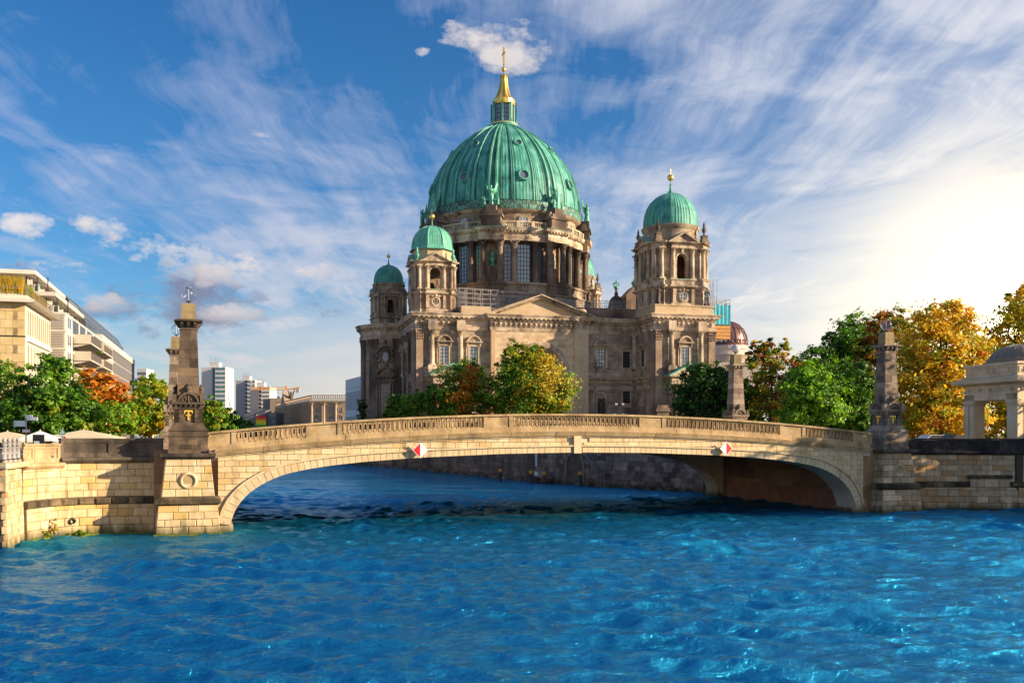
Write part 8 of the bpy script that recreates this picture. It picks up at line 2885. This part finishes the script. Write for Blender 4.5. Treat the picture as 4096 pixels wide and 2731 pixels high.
tree('chestnut_tree', 'brownish-orange tree right behind the grey obelisk shaft', base_of(3520, 142), [L(3500, 1500, 142, 95, 130), L(3550, 1320, 142, 90, 80), L(3480, 1400, 142, 60, 60)], 15000, .40, [O_BR, O_OR, G_YL, G_DK], [4, 2, 2, 2.5], 37, .35, GRP)
tree('chestnut_tree', 'huge golden-orange tree between the grey obelisk and the pavilion', base_of(3760, 122), [L(3750, 1420, 122, 170, 190), L(3700, 1560, 122, 150, 150), L(3850, 1500, 122, 120, 150), L(3770, 1280, 122, 110, 90), L(3680, 1680, 122, 120, 80), L(3830, 1660, 122, 120, 90)], 36000, .38, [O_GD, O_YL, O_OR, G_YL, G_LT], [5, 4, 1.6, 4, 1.5], 38, .5, GRP)
tree('linden_tree', 'pale yellow-green tree at the right edge behind the pavilion', base_of(4090, 128), [L(4070, 1360, 128, 130, 130), L(4120, 1230, 128, 110, 100), L(3985, 1420, 128, 85, 100), L(4040, 1540, 128, 140, 140), L(4060, 1690, 128, 140, 70)], 26000, .40, [G_YL, O_GD, G_LT, O_YL], [4, 3, 2, 2], 39, .4, GRP)
tree('linden_tree', 'dark tree filling the gap below the golden tree', base_of(3640, 150), [L(3640, 1680, 150, 110, 80), L(3560, 1690, 150, 100, 70), L(3850, 1700, 150, 140, 60)], 9000, .42, [G_DK, O_BR, G_MD], [4, 2, 2], 40, .3, GRP)
tree('linden_tree', 'low dark hedge-like tree behind the balustrade end', base_of(3400, 135), [L(3390, 1700, 135, 110, 55), L(3280, 1705, 135, 90, 45), L(3480, 1700, 135, 80, 50)], 9000, .36, [G_DK, G_MD], [3, 2], 44, .2, GRP)
# trees just outside the picture on the right bank, whose shade reaches the end of the bridge
tree('linden_tree', 'tall linden on the right bank past the edge of the picture', (58, 77), [(58, 77, 13.5, 4.6, 4.6, 6.3), (57, 74.5, 12.5, 4, 3.6, 5.5), (60, 74, 11, 4, 4, 5)], 13000, .46, [G_YL, G_LT, O_YL], [3, 3, 2], 41, .4, GRP)
tree('linden_tree', 'dark leafy tree filling the gap behind the thin yellow-brown tree', base_of(3090, 175), [L(3090, 1640, 175, 130, 110), L(3190, 1600, 175, 90, 110), L(2990, 1650, 175, 90, 90)], 12000, .46, [G_DK, G_MD, O_BR], [4, 3, 2], 43, .35, GRP)


# ------------------------------------------------------------------ small plants
def shrub(name, label, pos, lobes, n, size, pal, wts, seed, cat='plant', group=None):
    r = thing(name, label, cat, pos, 0, group)
    me, cc = leaf_mesh('leaves', [l[:3] for l in lobes], [l[3:] for l in lobes], n, size, pal, wts, seed, shell=.2)
    link('foliage', me, r)
    m = MB()
    rg = random.Random(seed)
    for i in range(10):
        q = Vector(cc[rg.randrange(len(cc))]); m.tube((0, 0, -.05), q, .018, 4, .006)
    m.build('stems', M_BARK, r)
    return r


p = Vector((-28.3, 62.5, .05))
shrub('waterside_plant', 'bright green clump growing at the waterline of the curved wall', p, [(0, 0, .18, .55, .3, .2), (-.5, -.3, .12, .4, .3, .15)], 1200, .09, [G_LT, (0.2, 0.34, 0.02), G_YL], [3, 3, 1], 51)
shrub('waterside_weed', 'tall yellowing weed in the corner of the quay walls', (-29.35, 60.9, .1), [(0, 0, .5, .22, .22, .5), (-.25, -.5, .25, .3, .3, .25), (.05, 0, 1.0, .12, .12, .25)], 700, .09, [G_YL, O_YL, G_LT], [3, 2, 2], 52)
q = at(1447, HZ, 222)
shrub('wall_bush', 'dark bush rooted at the foot of the apse', (at(1450, 1640, 221).x, 221, 9.5), [(0, 0, 3, 1.4, 1.2, 2.6), (-.6, 0, 0, 1.3, 1.2, 1.6)], 2200, .35, [G_DK, (0.02, 0.05, 0.02)], [2, 3], 53, 'bush')
# roof terrace grasses and planters
Mr = Matrix.Translation((-56.4, 110, 0)) @ Matrix.Rotation(LTH, 4, 'Z')
def blades(name, label, pos, w, d, h, n, pal, seed, droop=.35):
    rg = np.random.RandomState(seed)
    r = thing(name, label, 'plant', pos, LTH)
    m = MB()
    vs, fs, cols = [], [], []
    for i in range(n):
        x, y = (rg.rand() - .5) * w, (rg.rand() - .5) * d
        hh = h * (.5 + .7 * rg.rand()); a = rg.rand() * 6.28; dx_, dy_ = math.cos(a) * hh * droop * rg.rand(), math.sin(a) * hh * droop * rg.rand()
        b = len(vs); wv = .03
        vs += [(x - wv, y, 0), (x + wv, y, 0), (x + dx_ * .4 + wv, y + dy_ * .4, hh * .6), (x + dx_ * .4 - wv, y + dy_ * .4, hh * .6), (x + dx_, y + dy_, hh)]
        fs += [(b, b + 1, b + 2, b + 3), (b + 3, b + 2, b + 4)]
        c = np.array(pal[rg.randint(len(pal))]) * (.7 + .6 * rg.rand()); cols += [tuple(c) + (1,)] * 5
    m.add(vs, fs)
    me = m.mesh('blades', M_LEAF)
    a = me.color_attributes.new('leafcol', 'FLOAT_COLOR', 'POINT'); a.data.foreach_set('color', np.array(cols).ravel())
    link('blades', me, r)
    m = MB(); m.box(-w / 2, w / 2, -d / 2, d / 2, -.3, .02); m.build('planter', M_CONC2, r)
    return r


q = Mr @ Vector((-2.2, .8, 22.95)); blades('terrace_grass', 'tall golden ornamental grass on the limestone roof terrace', q, 3.6, 1.0, 2.0, 1500, [O_YL, O_GD, (0.5, .36, .12), G_YL], 61)
q = Mr @ Vector((-.5, 3.2, 22.95)); blades('terrace_grass', 'green planter grass along the terrace corner railing', q, 1.0, 3.6, 1.3, 900, [G_YL, G_LT, O_YL], 62)
q = Mr @ Vector((-.4, 10.0, 22.95)); blades('terrace_grass', 'row of dry tawny grasses farther along the terrace railing', q, .8, 8.5, 1.1, 1100, [O_YL, (0.4, .25, .1), G_YL], 63)
Mr2 = Matrix.Translation((-61.1, 130, 0)) @ Matrix.Rotation(LTH, 4, 'Z')
for (y, z, lab) in ((20.0, 19.0, 'potted shrub on the uppermost balcony of the terrace block'),):
    q = Mr2 @ Vector((1.6, y + 2, z + .4))
    shrub('balcony_shrub', lab, q, [(0, 0, .7, .6, .9, .7)], 500, .2, [G_MD, G_LT], [1, 1], 64)
